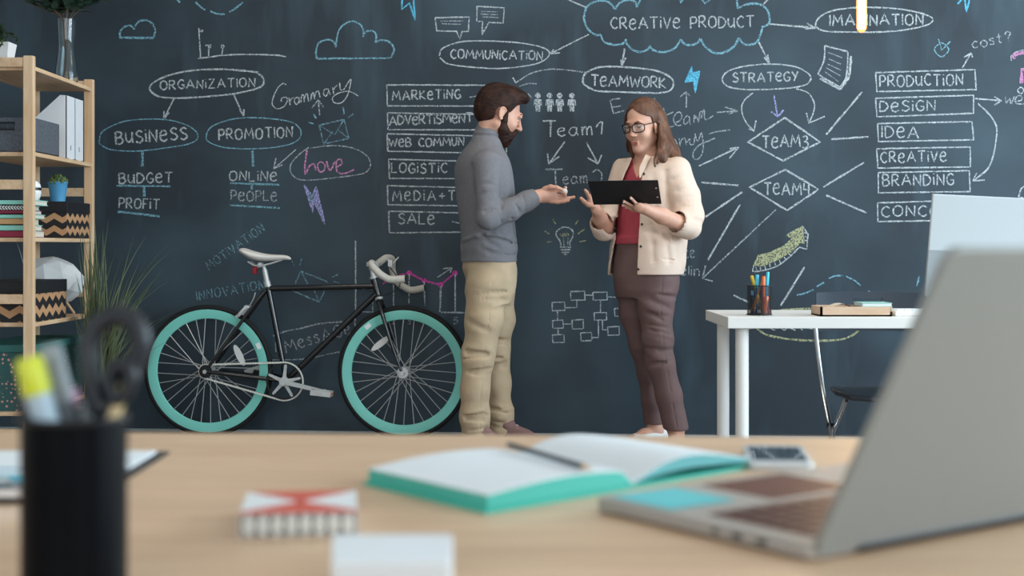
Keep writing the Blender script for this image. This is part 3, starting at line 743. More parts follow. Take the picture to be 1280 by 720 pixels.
# level 3: books, ornament, zigzag box, blue pot
z = LV[2] + EPS
cols = [('8d1f3e', 'thick maroon book at the bottom of the stack', 0.030), ('8fd0c0', 'mint green book lying on the thick maroon book', 0.0245), ('c29a6b', 'tan book in the middle of the stack', 0.028),
        ('8fd0c0', 'thin mint green book between the tan and maroon books', 0.0175), ('7d1f3a', 'thin maroon book under the chevron book', 0.018), ('15161a', 'black book with white chevrons on its spine', 0.021), ('8fd3c6', 'mint green book on top of the stack', 0.0225)]
def chevron_mat():
    m = zigzag_material('chevron_spine', '17181b', 'dfe3e4', 0.0, 0, 0, 1) if False else None
    m = bpy.data.materials.new('chevron_cover')
    m.use_nodes = True
    nt = m.node_tree
    b = nt.nodes['Principled BSDF']
    tc = nt.nodes.new('ShaderNodeTexCoord'); sp = nt.nodes.new('ShaderNodeSeparateXYZ')
    nt.links.new(tc.outputs['Object'], sp.inputs[0])
    def mth(op, a, b_):
        n = nt.nodes.new('ShaderNodeMath'); n.operation = op
        for i, v in enumerate((a, b_)):
            if isinstance(v, (int, float)): n.inputs[i].default_value = v
            else: nt.links.new(v, n.inputs[i])
        return n.outputs[0]
    az = mth('ABSOLUTE', mth('SUBTRACT', sp.outputs[2], 0.0105), 0)
    fr = mth('FRACT', mth('DIVIDE', mth('ADD', mth('SUBTRACT', sp.outputs[0], az), 5.0), 0.0125), 0)
    fac = mth('GREATER_THAN', fr, 0.5)
    mix = nt.nodes.new('ShaderNodeMix'); mix.data_type = 'RGBA'
    mix.inputs[6].default_value = (*lin('15161a'), 1); mix.inputs[7].default_value = (*lin('e4e6e6'), 1)
    nt.links.new(fac, mix.inputs[0]); nt.links.new(mix.outputs[2], b.inputs['Base Color'])
    return m
zz = z
for i, (c, lb, th) in enumerate(cols):
    x1 = -2.085 - 0.012 * ((i * 7) % 3) + (0.014 if i == 6 else 0)
    x0, y0 = -2.345, 6.150 + 0.004 * (i % 2)
    y1 = y0 + 0.2
    o = Vector(((x0 + x1) / 2, (y0 + y1) / 2, zz))
    cm = mat('cloth_' + c, c, 0.6) if i != 5 else chevron_mat()
    t = empty('book', o, lb, 'book', 'stacked books on the pine shelves')
    mb = MB()
    mb.bb((x0, y0, zz), (x1, y1, zz + 0.0025)); mb.bb((x0, y0, zz + th - 0.0025), (x1, y1, zz + th)); mb.bb((x0, y0, zz), (x1, y0 + 0.003, zz + th))
    mb.build('cover', cm, t, o, smooth=False)
    MB().bb((x0 + 0.004, y0 + 0.003, zz + 0.0025), (x1 - 0.004, y1 - 0.004, zz + th - 0.0025)).build('pages', mat('page_edges', 'd8d2c4', 0.8, var=0.15, scale=40, stretch=(.1, .1, 12)), t, o, smooth=False)
    zz += th + .0003
ztop = zz
ztop += .0006
o = Vector((-2.105, 6.24, ztop))
t = empty('ornament', o, 'small white rounded ornament with a black band, on the stacked books', 'ornament')
MB().lathe([(0.0, 0), (0.024, 0), (0.034, 0.012), (0.038, 0.03), (0.038, 0.052), (0.034, 0.070), (0.022, 0.083), (0, 0.088)], (0, 0, 0), 28).build('body', mat('white_ceramic', 'e6e8ea', 0.25), t)
MB().lathe([(0.0375, 0.042), (0.0392, 0.043), (0.0392, 0.054), (0.0375, 0.055)], (0, 0, 0), 28).build('band', M_black, t)

def zig_box(x0, x1, y0, y1, z, h, lid, label, amp=0.022, wave=0.075, period=0.058, z0=0.0):
    o = Vector(((x0 + x1) / 2, (y0 + y1) / 2, z))
    t = empty('storage_box', o, label, 'box', 'black boxes with kraft zigzags')
    MB().bb((x0, y0, z), (x1, y1, z + h - 0.012)).build('body', zigzag_material('zigzag_card', '17181c', 'b98d66', period, z0, amp, wave), t, o, smooth=False)
    e = 0.004
    MB().bb((x0 - e, y0 - e, z + h - lid), (x1 + e, y1 + e, z + h)).build('lid', M_card, t, o, smooth=False, bevel=0.002)
    return t
zig_box(-2.335, -2.068, 6.60, 6.955, z, 0.170, 0.050, 'black zigzag patterned box on the middle shelf, under the blue pot', z0=0.002)
# succulent in a blue pot on that box
o = Vector((-2.125, 6.655, z + 0.1706))
t = empty('potted_succulent', o, 'small green succulent in a sky blue pot on the zigzag box', 'potted plant')
MB().lathe([(0, 0), (0.033, 0), (0.044, 0.086), (0.046, 0.088), (0.046, 0.092), (0.041, 0.092), (0.040, 0.07), (0, 0.07)], (0, 0, 0), 32).build('pot', mat('blue_pot', '4f94bd', 0.4), t)
mb = MB()
rg = random.Random(3)
for k in range(130):
    a, q = rg.uniform(0, 6.28), math.sqrt(rg.random()) * 0.044
    hh = 0.118 - q * q * 14 + rg.uniform(-0.006, 0.006)
    mb.ball((q * math.cos(a), q * math.sin(a), hh), 0.0085, 6, (0.7, 0.7, 1.2), Matrix.Rotation(rg.uniform(-.7, .7), 3, 'X'))
for k in range(14):
    a, q = rg.uniform(0, 6.28), 0.025
    mb.tube([(q * .6 * math.cos(a), q * .6 * math.sin(a), 0.065), (q * math.cos(a), q * math.sin(a), 0.11)], 0.003, 5)
mb.build('leaves', mat('succulent_green', '5f7440', 0.6, var=0.5, scale=40, col2='3d5230'), t)
# level 4: larger zigzag box and the tripod lamp
z = LV[3] + EPS
zig_box(-2.345, -2.070, 6.165, 6.60, z, 0.178, 0.055, 'larger black zigzag box on the lower shelf, in front of the white lamp', amp=0.026, wave=0.088, period=0.068, z0=0.006)
o = Vector((-2.19, 6.80, z))
t = empty('table_lamp', o, 'small lamp with a faceted white paper shade on wooden legs', 'lamp')
ico = [(0, -1.0, .55), ]
mb = MB()
zs = [(0.06, 0.235), (0.135, 0.195), (0.155, 0.125), (0.120, 0.055), (0.085, 0.030)]
rings = []
for i, (rr, hh) in enumerate(zs):
    rings.append([Vector((rr * math.cos(math.pi / 4 * (k + 0.5 * (i % 2))), rr * math.sin(math.pi / 4 * (k + 0.5 * (i % 2))), hh + 0.045)) for k in range(8)])
vs = [v for r_ in rings for v in r_]
fs = []
for i in range(len(rings) - 1):
    for k in range(8):
        a, b_ = i * 8 + k, i * 8 + (k + 1) % 8
        c_, d_ = (i + 1) * 8 + k, (i + 1) * 8 + (k + 1) % 8
        if i % 2 == 0: fs += [(a, c_, b_), (b_, c_, d_)]
        else: fs += [(a, c_, d_), (a, d_, b_)]
fs.append(tuple(reversed(range(8))))
tilt = Matrix.Rotation(R(24), 3, 'Y')
mb.add([tilt @ ((v - Vector((0, 0, .16))) * .92) + Vector((0.0, 0, .158)) for v in vs], fs)
mb.build('lamp_shade', mat('white_paper_shade', 'e2e6e9', 0.7), t, smooth=False)
for k in range(3):
    a = R(-70 + 120 * k)
    MB().cyl((0.02 * math.cos(a), 0.02 * math.sin(a), 0.12), (0.11 * math.cos(a), 0.11 * math.sin(a), 0.0062), 0.006, 10).build('leg', M_pineh, t)
MB().tube(crom([(-.1, -.02, .17), (-.12, -.05, .22), (-.13, -.09, .30), (-.135, -.12, .345)], 5), 0.002, 6).build('cord', mat('grey_cord', '8d949a', 0.6), t)
# bottom shelf: dotted teal box
def dot_material():
    m = bpy.data.materials.new('teal_dotted_card')
    m.use_nodes = True
    nt = m.node_tree
    b = nt.nodes['Principled BSDF']
    b.inputs['Roughness'].default_value = 0.6
    tc = nt.nodes.new('ShaderNodeTexCoord')
    v = nt.nodes.new('ShaderNodeTexVoronoi')
    v.inputs['Scale'].default_value = 55
    v.inputs['Randomness'].default_value = 0.55
    nt.links.new(tc.outputs['Object'], v.inputs['Vector'])
    lt = nt.nodes.new('ShaderNodeMath'); lt.operation = 'LESS_THAN'; lt.inputs[1].default_value = 0.30
    nt.links.new(v.outputs['Distance'], lt.inputs[0])
    mix = nt.nodes.new('ShaderNodeMix'); mix.data_type = 'RGBA'
    mix.inputs[6].default_value = (*lin('265352'), 1); mix.inputs[7].default_value = (*lin('c58f8b'), 1)
    nt.links.new(lt.outputs[0], mix.inputs[0]); nt.links.new(mix.outputs[2], b.inputs['Base Color'])
    return m
z = LV[4] + EPS
o = Vector((-2.21, 6.5, z))
t = empty('storage_box', o, 'large dark teal box with small pink dots on the bottom shelf', 'box')
MB().bb((-2.35, 6.165, z), (-2.07, 6.86, z + 0.275)).build('body', dot_material(), t, o, smooth=False)
MB().bb((-2.355, 6.160, z + 0.255), (-2.064, 6.866, z + 0.287)).build('lid', mat('teal_lid', '2a6460', 0.55), t, o, smooth=False, bevel=0.002)
# cable lying on the lowest rung
MB().tube(crom([(-2.36, 6.2, 0.19), (-2.31, 6.2, 0.215), (-2.27, 6.21, 0.21), (-2.24, 6.2, 0.187), (-2.22, 6.19, 0.187)], 6), 0.003, 6).build('x', M_black).name = 'tmp'
bpy.data.objects.remove(bpy.data.objects['tmp'])
# top: glass vase with branches
z = LV[0] + EPS
o = Vector((-2.155, 6.88, z))
M_glass = mat('clear_glass', 'e8f2f4', 0.03, trans=1.0, ior=1.45)
t = empty('vase', o, 'tall clear glass vase on top of the pine shelving unit', 'vase')
prof = [(0.0, 0.0), (0.050, 0.0), (0.054, 0.02), (0.053, 0.07), (0.047, 0.12), (0.0405, 0.165), (0.0385, 0.19), (0.040, 0.23), (0.0435, 0.28), (0.0455, 0.318)]
inn = [(r_ - 0.0028, h) for r_, h in reversed(prof[2:])] + [(0.046, 0.012), (0.0, 0.010)]
MB().lathe(prof + inn, (0, 0, 0), 48).build('glass_body', M_glass, t)
t = empty('leafy_branches', o + Vector((0, 0, 0.02)), 'dark green eucalyptus branches standing in the glass vase', 'branches')
rg = random.Random(11)
stems, leaves = MB(), MB()
def leaf(mb, c, d, L, Wd, up):
    d = Vector(d).normalized()
    s_ = d.cross(Vector(up)).normalized()
    u = s_.cross(d)
    pts = [c]
    for a, wq in ((0.25, .8), (0.55, 1), (0.8, .7)):
        pts += [c + d * L * a + s_ * Wd * wq / 2 + u * 0.1 * L * a, c + d * L * a - s_ * Wd * wq / 2 + u * 0.1 * L * a]
    pts.append(c + d * L)
    mb.add(pts, [(0, 1, 2), (1, 3, 4, 2), (3, 5, 6, 4), (5, 7, 6)])
for k in range(9):
    a = rg.uniform(0, 6.28) if k > 2 else (math.pi, math.pi * 1.1, 0.1)[k]
    sp = rg.uniform(0.10, 0.26) if k > 2 else (0.46, 0.34, 0.28)[k]
    p = [(0.02 * math.cos(a + 2.5), 0.02 * math.sin(a + 2.5), 0), (0.010 * math.cos(a), 0.010 * math.sin(a), 0.20), (0.026 * math.cos(a), 0.026 * math.sin(a), 0.31), (sp * .45 * math.cos(a), sp * .4 * math.sin(a), 0.375 + .04 * rg.random()), (sp * math.cos(a), sp * .6 * math.sin(a), 0.47 + 0.2 * rg.random())]
    P = crom(p, 6)
    stems.tube(P, 0.0028, 6)
    for q in range(14, len(P)):
        for j in range(5):
            c = Vector(P[q])
            d = Vector((rg.uniform(-1, 1), rg.uniform(-1, 1), rg.uniform(-.5, .6)))
            if q < 19 and d.z < 0: d.z *= -1
            leaf(leaves, c, d, rg.uniform(0.045, 0.075), rg.uniform(0.028, 0.042), (0, 0, 1))
stems.build('stems', mat('brown_stem', '5a4838', 0.7), t)
leaves.build('leaves', mat('eucalyptus_leaf', '3f5a4c', 0.55, var=0.4, scale=20, col2='2c4138'), t)
# trailing plant in a white pot, top left
o = Vector((-2.237, 6.225, z))
t = empty('trailing_plant', o, 'trailing green plant in a white square pot on the shelving top', 'potted plant')
mb = MB()
lo, hi = 0.036, 0.052
vs = [(-lo, -lo, 0.0), (lo, -lo, 0.0), (lo, lo, 0.0), (-lo, lo, 0.0), (-hi, -hi, .110), (hi, -hi, .110), (hi, hi, .110), (-hi, hi, .110), (-hi + .004, -hi + .004, .110), (hi - .004, -hi + .004, .110), (hi - .004, hi - .004, .110), (-hi + .004, hi - .004, .110), (-lo, -lo, .085), (lo, -lo, .085), (lo, lo, .085), (-lo, lo, .085)]
fs = [(3, 2, 1, 0), (12, 13, 14, 15)] + [(i, (i + 1) % 4, 4 + (i + 1) % 4, 4 + i) for i in range(4)] + [(4 + i, 4 + (i + 1) % 4, 8 + (i + 1) % 4, 8 + i) for i in range(4)] + [(8 + i, 8 + (i + 1) % 4, 12 + (i + 1) % 4, 12 + i) for i in range(4)]
mb.add(vs, fs)
mb.build('pot', mat('white_ceramic', 'e6e8ea', 0.25), t, smooth=False)
mb = MB()
for k in range(16):
    a = rg.uniform(0, 6.28)
    front = k < 7
    if front:
        P = crom([(rg.uniform(-.02, .02), -.02, .09), (rg.uniform(-.02, .05), -.075, .12), (rg.uniform(-.03, .06), -.15, .02), (rg.uniform(-.03, .04), -.155, -rg.uniform(.03, .11))], 6)
    else:
        P = crom([(0, 0, .085), (.03 * math.cos(a), .03 * math.sin(a), .15), (.07 * math.cos(a), .06 * math.sin(a), .12 + .1 * rg.random())], 6)
    mb.tube(P, 0.0015, 5)
    for q in range(2, len(P)):
        for j in range(2):
            leaf(mb, Vector(P[q]), (rg.uniform(-1, 1), rg.uniform(-1, .3), rg.uniform(-.6, .6)), rg.uniform(.015, .028), rg.uniform(.009, .016), (0, 0, 1))
mb.build('leaves', mat('trailing_leaf', '39502f', 0.55, var=0.5, scale=30, col2='22351f'), t)
# tall grass in a pot
o = Vector((-1.93, 6.62, 0))
t = empty('ornamental_grass', o, 'tall wispy green grass plant in a pot between shelf and bicycle', 'potted plant')
MB().lathe([(0, 0), (0.075, 0), (0.095, 0.19), (0.10, 0.195), (0.10, 0.205), (0.09, 0.205), (0.088, 0.17), (0, 0.17)], (0, 0, 0), 32).build('pot', mat('grey_pot', '9a9c9b', 0.6), t)
mb = MB()
for k in range(120):
    a = rg.uniform(0, 6.28)
    L = rg.uniform(0.48, 1.0)
    lean = rg.uniform(0.03, 0.34) * (1.35 if math.cos(a) > 0 else 0.9)
    if k in (3, 7): a, lean, L = 0.1, 0.46, 0.72
    bx, by = 0.05 * rg.uniform(-1, 1), 0.05 * rg.uniform(-1, 1)
    dx, dy = math.cos(a) * lean, math.sin(a) * lean * 0.7
    if dx < -0.055: dx = -0.055 * rg.uniform(.4, 1)
    P = []
    for i in range(9):
        q = i / 8
        P.append(Vector((bx + dx * q ** 1.8, by + dy * q ** 1.8, 0.17 + L * q - lean * 0.35 * q ** 3)))
    wd = rg.uniform(0.0028, 0.0050)
    sd = Vector((math.sin(a + 1.2), math.cos(a), 0.1)).normalized()
    vs = []
    for i, p in enumerate(P):
        q = 1 - (i / 8) ** 3
        vs += [p - sd * wd * q, p + Vector((0, -wd * .4 * q, 0)), p + sd * wd * q]
    fs = []
    for i in range(8):
        for j in range(2):
            fs.append((3 * i + j, 3 * i + j + 1, 3 * i + 4 + j, 3 * i + 3 + j))
    mb.add(vs, fs)
tag(mb.build('grass_blades', mat('grass_blade', '59623a', 0.6, var=0.6, scale=6, col2='39422a'), t, smooth=80))
# ------------------------------------------------------------------ bicycle leaning at the wall
BS = 247.0
BO = Vector(((380 - 640) / BS, F / BS, 0))
bike = empty('bicycle', BO, 'black fixed gear bicycle with turquoise rims and white saddle', 'bicycle', rz=math.atan(-WK))
def B(px, py, off=0.0):
    return Vector(((px - 380) / BS, off, (547.6 - py) / BS))
M_frame = mat('black_gloss_paint', '0c0d12', 0.22, coat=0.6)
M_teal = mat('turquoise_rim', '7accc0', 0.35)
M_tyre = mat('tyre_rubber', '101113', 0.75)
M_steel = mat('brushed_steel', 'c2c5c7', 0.35, 0.55)
M_silver = mat('silver_paint', 'c2c4c4', 0.35, 0.25)
M_tape = mat('pale_grey_tape', 'c6c1b8', 0.65, var=0.12, scale=60)
M_saddle = mat('white_vinyl', 'd8d4cd', 0.45)
RXr = Matrix.Rotation(R(90), 3, 'X')
def ring(R0, prof, seg=64):
    """profile (radius, axial) turned round the y axis"""
    mb = MB()
    vs, fs = [], []
    n = len(prof)
    for k in range(seg):
        th = 2 * math.pi * k / seg
        for (r_, y) in prof:
            vs.append((r_ * math.cos(th), y, r_ * math.sin(th)))
    for k in range(seg):
        l = (k + 1) % seg
        for i in range(n):
            j = (i + 1) % n
            fs.append((k * n + i, k * n + j, l * n + j, l * n + i))
    mb.add(vs, fs)
    return mb
def wheel(name, c, refl_ang, rot0):
    rt, rr = 0.0125, 0.336
    tyre = ring(rr, [(0.3215 + 0.0145 * math.cos(a), 0.0135 * math.sin(a)) for a in [2 * math.pi * i / 12 for i in range(12)]]).build(name, M_tyre, bike)
    tyre.location = c
    ring(0, [(0.318, -0.010), (0.318, 0.010), (0.300, 0.0115), (0.268, 0.006), (0.265, 0.0), (0.268, -0.006), (0.300, -0.0115)], 72).build('rim', M_teal, tyre, smooth=30)
    hub = MB()
    hub.cyl((0, -0.05, 0), (0, 0.05, 0), 0.012, 16)
    for y in (-0.032, 0.032): hub.cyl((0, y - 0.002, 0), (0, y + 0.002, 0), 0.028, 24)
    hub.cyl((0, -0.062, 0), (0, 0.062, 0), 0.005, 10)
    hub.cyl((0, -0.064, 0), (0, -0.056, 0), 0.011, 6)
    hub.build('hub', M_steel, tyre)
    for i in range(32):
        side = -1 if i % 2 == 0 else 1
        th = 2 * math.pi * i / 32 + rot0
        lead = 0.95 * (1 if (i // 2) % 2 == 0 else -1)
        a = (0.026 * math.cos(th + lead), 0.032 * side, 0.026 * math.sin(th + lead))
        b = (0.268 * math.cos(th), 0.004 * side, 0.268 * math.sin(th))
        MB().cyl(a, b, 0.0021, 5).build('spoke', M_steel, tyre)
    # reflector clipped between spokes
    mb = MB()
    ca, sa = math.cos(refl_ang), math.sin(refl_ang)
    q = Vector((0.185 * ca, -0.022, 0.185 * sa))
    ta = Vector((-sa, 0, ca)); ra = Vector((ca, 0, sa))
    pts = []
    for k in range(18):
        th = 2 * math.pi * k / 18
        pts.append(q + ta * 0.058 * math.cos(th) + ra * 0.016 * math.sin(th))
    mb.prism(pts, (0, 0.010, 0))
    mb.build('reflector', mat('reflector_white', 'd2d4d2', 0.3), tyre)
    mb = MB()
    a2 = refl_ang
    for s_ in (-1, 1):
        mb.box((0.293 * math.cos(a2), 0.0112 * s_, 0.293 * math.sin(a2)), (0.022, 0.001, 0.032), Matrix.Rotation(-a2, 3, 'Y'))
    mb.build('rim_sticker', M_paper, tyre, smooth=False)
    return tyre
HR, HF = B(257.5, 462), B(506, 464.5)
HR.z = HF.z = 0.337
wheel('rear_wheel', HR, R(26), 0.05)
wheel('front_wheel', HF, R(128), 0.0)
BBk, ST, HT, HB = B(357.5, 476), B(334, 357), B(468.5, 348), B(474.5, 371)
mb = MB()
mb.tube([BBk, ST], 0.0143, 16)
mb.tube([B(335, 361), B(469.5, 357.5)], 0.0143, 16)
mb.tube([BBk, B(473, 366)], 0.0155, 16)
mb.tube([HT, HB], 0.0175, 16)
mb.cyl(BBk + Vector((0, -0.034, 0)), BBk + Vector((0, 0.034, 0)), 0.02, 20)
for s_ in (-1, 1):
    mb.tube(crom([BBk + Vector((0, 0.02 * s_, 0)), BBk.lerp(HR, .35) + Vector((0, 0.03 * s_, 0)), HR + Vector((0, 0.054 * s_, 0))], 5), [0.011] * 10 + [0.008], 10)
    mb.tube(crom([B(332.5, 362, 0.012 * s_), B(318, 381, 0.026 * s_), HR + Vector((0, 0.054 * s_, 0))], 5), [0.009] * 10 + [0.007], 10)
    mb.box(HR + Vector((0.004, 0.054 * s_, -0.002)), (0.045, 0.004, 0.03))
mb.build('frame', M_frame, bike)
mb = MB()
for s_ in (-1, 1):
    mb.tube(crom([B(476, 377, 0.03 * s_), B(481, 391, 0.046 * s_), B(492, 426, 0.052 * s_), B(501, 451, 0.053 * s_), HF + Vector((0, 0.053 * s_, 0))], 6), [0.013 - 0.0003 * i for i in range(25)], 12)
mb.tube([B(476, 377, -0.036), B(475, 374.5, 0), B(476, 377, 0.036)], 0.014, 12)
mb.build('fork', M_frame, bike)
mb = MB()
mb.cyl(HT, B(467.6, 345), 0.019, 20)
mb.build('headset_cup', M_silver, bike)
MB().cyl(HB, B(475.3, 374), 0.0195, 20).build('headset_cup', M_silver, bike)
mb = MB()
mb.cyl(B(467.8, 346), B(466, 334), 0.0125, 18)
mb.tube([B(466, 336), B(464.5, 332), B(470.5, 331)], [0.016, 0.018, 0.016], 14)
mb.cyl(B(470.5, 331, -0.028), B(470.5, 331, 0.028), 0.0185, 20)
mb.cyl(B(463, 327.5), B(463, 333), 0.016, 16)
mb.build('stem', M_silver, bike)
near = crom([B(470.5, 331, 0), B(471, 330.5, -0.07), B(472, 328.5, -0.13), B(474, 331, -0.172), B(483, 340, -0.185), B(490, 345, -0.186), B(498, 348, -0.186), B(515.5, 347, -0.186)], 6)
far = crom([B(470.5, 331, 0), B(473, 328, 0.06), B(479, 322.5, 0.115), B(485, 325, 0.15), B(484.5, 338, 0.168), B(490, 352.5, 0.172), B(503, 361.8, 0.172), B(511, 363.5, 0.172), B(525.5, 360.8, 0.172)], 6)
near = [Vector(p) for p in near]; far = [Vector(p) for p in far]
hb = MB().tube(near, 0.0118, 12).tube(far, 0.0118, 12).build('handlebar', M_silver, bike)
MB().tube(near[7:], 0.0178, 14).tube(far[5:], 0.0178, 14).build('handlebar_tape', M_tape, hb)
mb = MB()
mb.cyl(near[-1], near[-1] + Vector((0.003, 0, 0)), 0.0165, 14); mb.cyl(far[-1], far[-1] + Vector((0.003, 0, 0)), 0.0165, 14)
mb.build('bar_plug', M_black, hb)
mb = MB()
mb.tube(crom([B(480, 324, 0.095), B(486, 328, 0.085), B(486, 336, 0.08)], 4), 0.006, 8)
mb.tube(crom([B(487, 331, 0.10), B(491, 326, 0.11), B(494.5, 321.5, 0.12)], 4), 0.004, 8)
mb.box(B(485.5, 329, 0.085), (0.022, 0.02, 0.034))
mb.build('brake_lever', M_silver, hb)
mb = MB()
mb.tube(crom([B(486, 334, 0.06), B(497, 351, .09), B(496, 361, .05), B(484, 368, 0.0), B(476, 369, -0.02), B(468, 364, -0.03), B(455, 360, -0.02)], 8), 0.0028, 6)
mb.build('brake_cable', M_black, bike)
mb = MB()
mb.cyl(B(334.3, 358.5), B(332.5, 351.5), 0.0168, 18)
mb.build('seat_clamp', M_silver, bike)
mb = MB()
mb.cyl(B(333.4, 355), B(329.7, 337), 0.0132, 18)
mb.tube(crom([B(330, 339), B(328.5, 333.5), B(324.5, 331.8), B(320, 333)], 4), 0.010, 12)
mb.cyl(B(325, 331, -0.02), B(325, 331, 0.02), 0.012, 14)
for s_ in (-1, 1):
    mb.tube(crom([B(310, 327, 0.03 * s_), B(319, 332, 0.021 * s_), B(332, 331, 0.02 * s_), B(352, 325, 0.008 * s_)], 5), 0.0035, 8)
mb.build('seat_post', M_silver, bike)
# saddle: lofted sections from tail to nose
secs = [(298.6, 313.0, 0.030, 0.006), (300, 312.5, 0.052, 0.014), (304, 313.5, 0.066, 0.021), (311, 317, 0.068, 0.026), (320, 319.5, 0.056, 0.026), (330, 321, 0.040, 0.022), (340, 321.5, 0.028, 0.018), (352, 321.2, 0.022, 0.015), (359, 321.5, 0.020, 0.013), (362.6, 323, 0.013, 0.008), (363.6, 323.6, 0.004, 0.003)]
mb = MB()
seg, vs, fs = 16, [], []
for (px, py, hw, hh) in secs:
    c = B(px, py)
    for k in range(seg):
        th = 2 * math.pi * k / seg
        zz = math.sin(th) * hh
        if math.sin(th) > 0: zz *= 0.75
        else: zz *= 1.1
        vs.append(c + Vector((0, hw * math.cos(th), zz)))
for i in range(len(secs) - 1):
    for k in range(seg):
        l = (k + 1) % seg
        fs.append((i * seg + k, i * seg + l, (i + 1) * seg + l, (i + 1) * seg + k))
fs += [tuple(range(seg)), tuple((len(secs) - 1) * seg + k for k in range(seg))]
mb.add(vs, fs)
so = mb.build('saddle', M_saddle, bike, smooth=80)
so.modifiers.new('s', 'SUBSURF').levels = 1
so.modifiers['s'].render_levels = 1
mb = MB().box(B(317.5, 337.5), (0.022, 0.03, 0.042), Matrix.Rotation(R(8), 3, 'Y'))
mb.build('rear_light', mat('red_lens', '8c1420', 0.25), bike, smooth=False, bevel=0.004)
# drivetrain on the near side
CY = -0.045
cr = BBk + Vector((0, CY, 0))
mb = ring(0, [(0.0925, -0.0015), (0.0925, 0.0015), (0.084, 0.0015), (0.084, -0.0015)], 46)
ch = mb.build('chainring', M_black, bike, smooth=False)
ch.location = cr
mb = MB()
for k in range(5):
    a = R(12 + 72 * k)
    d, n_ = Vector((math.cos(a), 0, math.sin(a))), Vector((-math.sin(a), 0, math.cos(a)))
    mb.prism([d * 0.016 + n_ * 0.0095, d * 0.086 + n_ * 0.0052, d * 0.086 - n_ * 0.0052, d * 0.016 - n_ * 0.0095], (0, -0.006, 0))
    mb.cyl(d * 0.072 + Vector((0, 0.004, 0)), d * 0.072 + Vector((0, -0.011, 0)), 0.0065, 10)
mb.cyl((0, 0.01, 0), (0, -0.014, 0), 0.023, 20)
sp = mb.build('spider', M_silver, ch, smooth=30)
mb = MB()
P1 = B(409, 487.5) - BBk
dd = P1.normalized(); nn = Vector((-dd.z, 0, dd.x))
mb.prism([nn * 0.0115, P1 + nn * 0.009 + Vector((0, -0.006, 0)), P1 + dd * .01 + Vector((0, -0.006, 0)), P1 - nn * 0.009 + Vector((0, -0.006, 0)), -nn * 0.0115], (0, -0.012, 0))
mb.cyl((0, 0, 0), (0, -0.02, 0), 0.018, 18)
mb.cyl(P1, P1 + Vector((0, -0.02, 0)), 0.012, 16)
ca = mb.build('crank_arm', M_silver, bike, smooth=30)
ca.location = cr + Vector((0, -0.012, 0))
mb = MB()
P2 = B(312, 466) - BBk
dd = P2.normalized(); nn = Vector((-dd.z, 0, dd.x))
mb.prism([nn * 0.014, P2 + nn * 0.011, P2 - nn * 0.011, -nn * 0.014], (0, 0.012, 0))
mb.cyl((0, -.02, 0), (0, 0.014, 0), 0.016, 18)
ca = mb.build('crank_arm', M_frame, bike, smooth=30)
ca.location = BBk + Vector((0, 0.05, 0))
def pedal(c, rot):
    mb = MB()
    Rm = Matrix.Rotation(rot, 3, 'Y')
    for s_ in (-1, 1):
        mb.box(c + Rm @ Vector((0, 0, 0)) + Vector((0, 0.032 * s_, 0)), (0.100, 0.008, 0.026), Rm)
    for s_ in (-1, 1):
        mb.box(c + Rm @ Vector((0.047 * s_, 0, 0)), (0.008, 0.07, 0.026), Rm)
    mb.cyl(c + Vector((0, -0.045, 0)), c + Vector((0, 0.045, 0)), 0.009, 14)
    for s_ in (-1, 1):
        mb.box(c + Rm @ Vector((0.02 * s_, 0, 0)), (0.006, 0.07, 0.012), Rm)
    p = mb.build('pedal', M_silver, bike, smooth=30)
    r_ = MB().box(c + Rm @ Vector((0.0525, 0, 0)), (0.004, 0.034, 0.012), Rm).build('reflector', mat('amber_lens', 'c8641e', 0.3), p, smooth=False)
    return p
pedal(B(409, 488) + Vector((0, -0.115, 0)), R(6))
pedal(B(311, 464) + Vector((0, 0.11, 0)), R(-18))
# chain: loop of links round chainring and rear cog
rc, rk = 0.0955, 0.034
a0, b0 = BBk, HR
dv = b0 - a0
Ld = math.hypot(dv.x, dv.z)
base = math.atan2(dv.z, dv.x)
off = math.acos((rc - rk) / Ld)
t1, t2 = base - off, base + off
pts = []
def arcp(c, r_, s_, e_, n):
    return [Vector((c.x + r_ * math.cos(s_ + (e_ - s_) * i / n), 0, c.z + r_ * math.sin(s_ + (e_ - s_) * i / n))) for i in range(n + 1)]
loop = arcp(a0, rc, t2 - 2 * math.pi, t1, 40)          # round the chainring the long way
loop += arcp(b0, rk, t1, t2, 16)
# resample to equal links
tot, cum = 0, [0]
for a, b_ in zip(loop, loop[1:] + loop[:1]):
    tot += (b_ - a).length; cum.append(tot)
N = 2 * int(tot / 0.0254)
mb = MB()
def at(s_):
    s_ %= tot
    for i in range(len(loop)):
        if cum[i + 1] >= s_:
            q = (s_ - cum[i]) / max(1e-9, cum[i + 1] - cum[i])
            return loop[i].lerp(loop[(i + 1) % len(loop)], q)
for i in range(N):
    p, q = at(tot * i / N), at(tot * (i + 1) / N)
    d = (q - p).normalized(); n_ = Vector((-d.z, 0, d.x))
    hw = 0.0052
    y = CY + (0.0 if i % 2 else 0.002)
    mb.prism([v + Vector((0, y, 0)) for v in (p - d * .003 + n_ * hw, p.lerp(q, .5) + n_ * hw * .6, q + d * .003 + n_ * hw, q + d * .003 - n_ * hw, p.lerp(q, .5) - n_ * hw * .6, p - d * .003 - n_ * hw)], (0, 0.006 if i % 2 else 0.003, 0))
mb.build('chain', mat('pale_chain', 'd8d7d0', 0.4, 0.1), bike, smooth=False)
mb = ring(0, [(0.034, -0.0015), (0.034, 0.0015), (0.014, 0.002), (0.014, -0.002)], 17)
cg = mb.build('rear_cog', M_black, bike, smooth=False)
cg.location = HR + Vector((0, CY, 0))
mb = MB()
mb.tube(crom([B(311, 384, -.02), B(306, 386, -0.03), B(301, 391, -0.032), B(298, 395, -0.03)], 4), 0.008, 10)
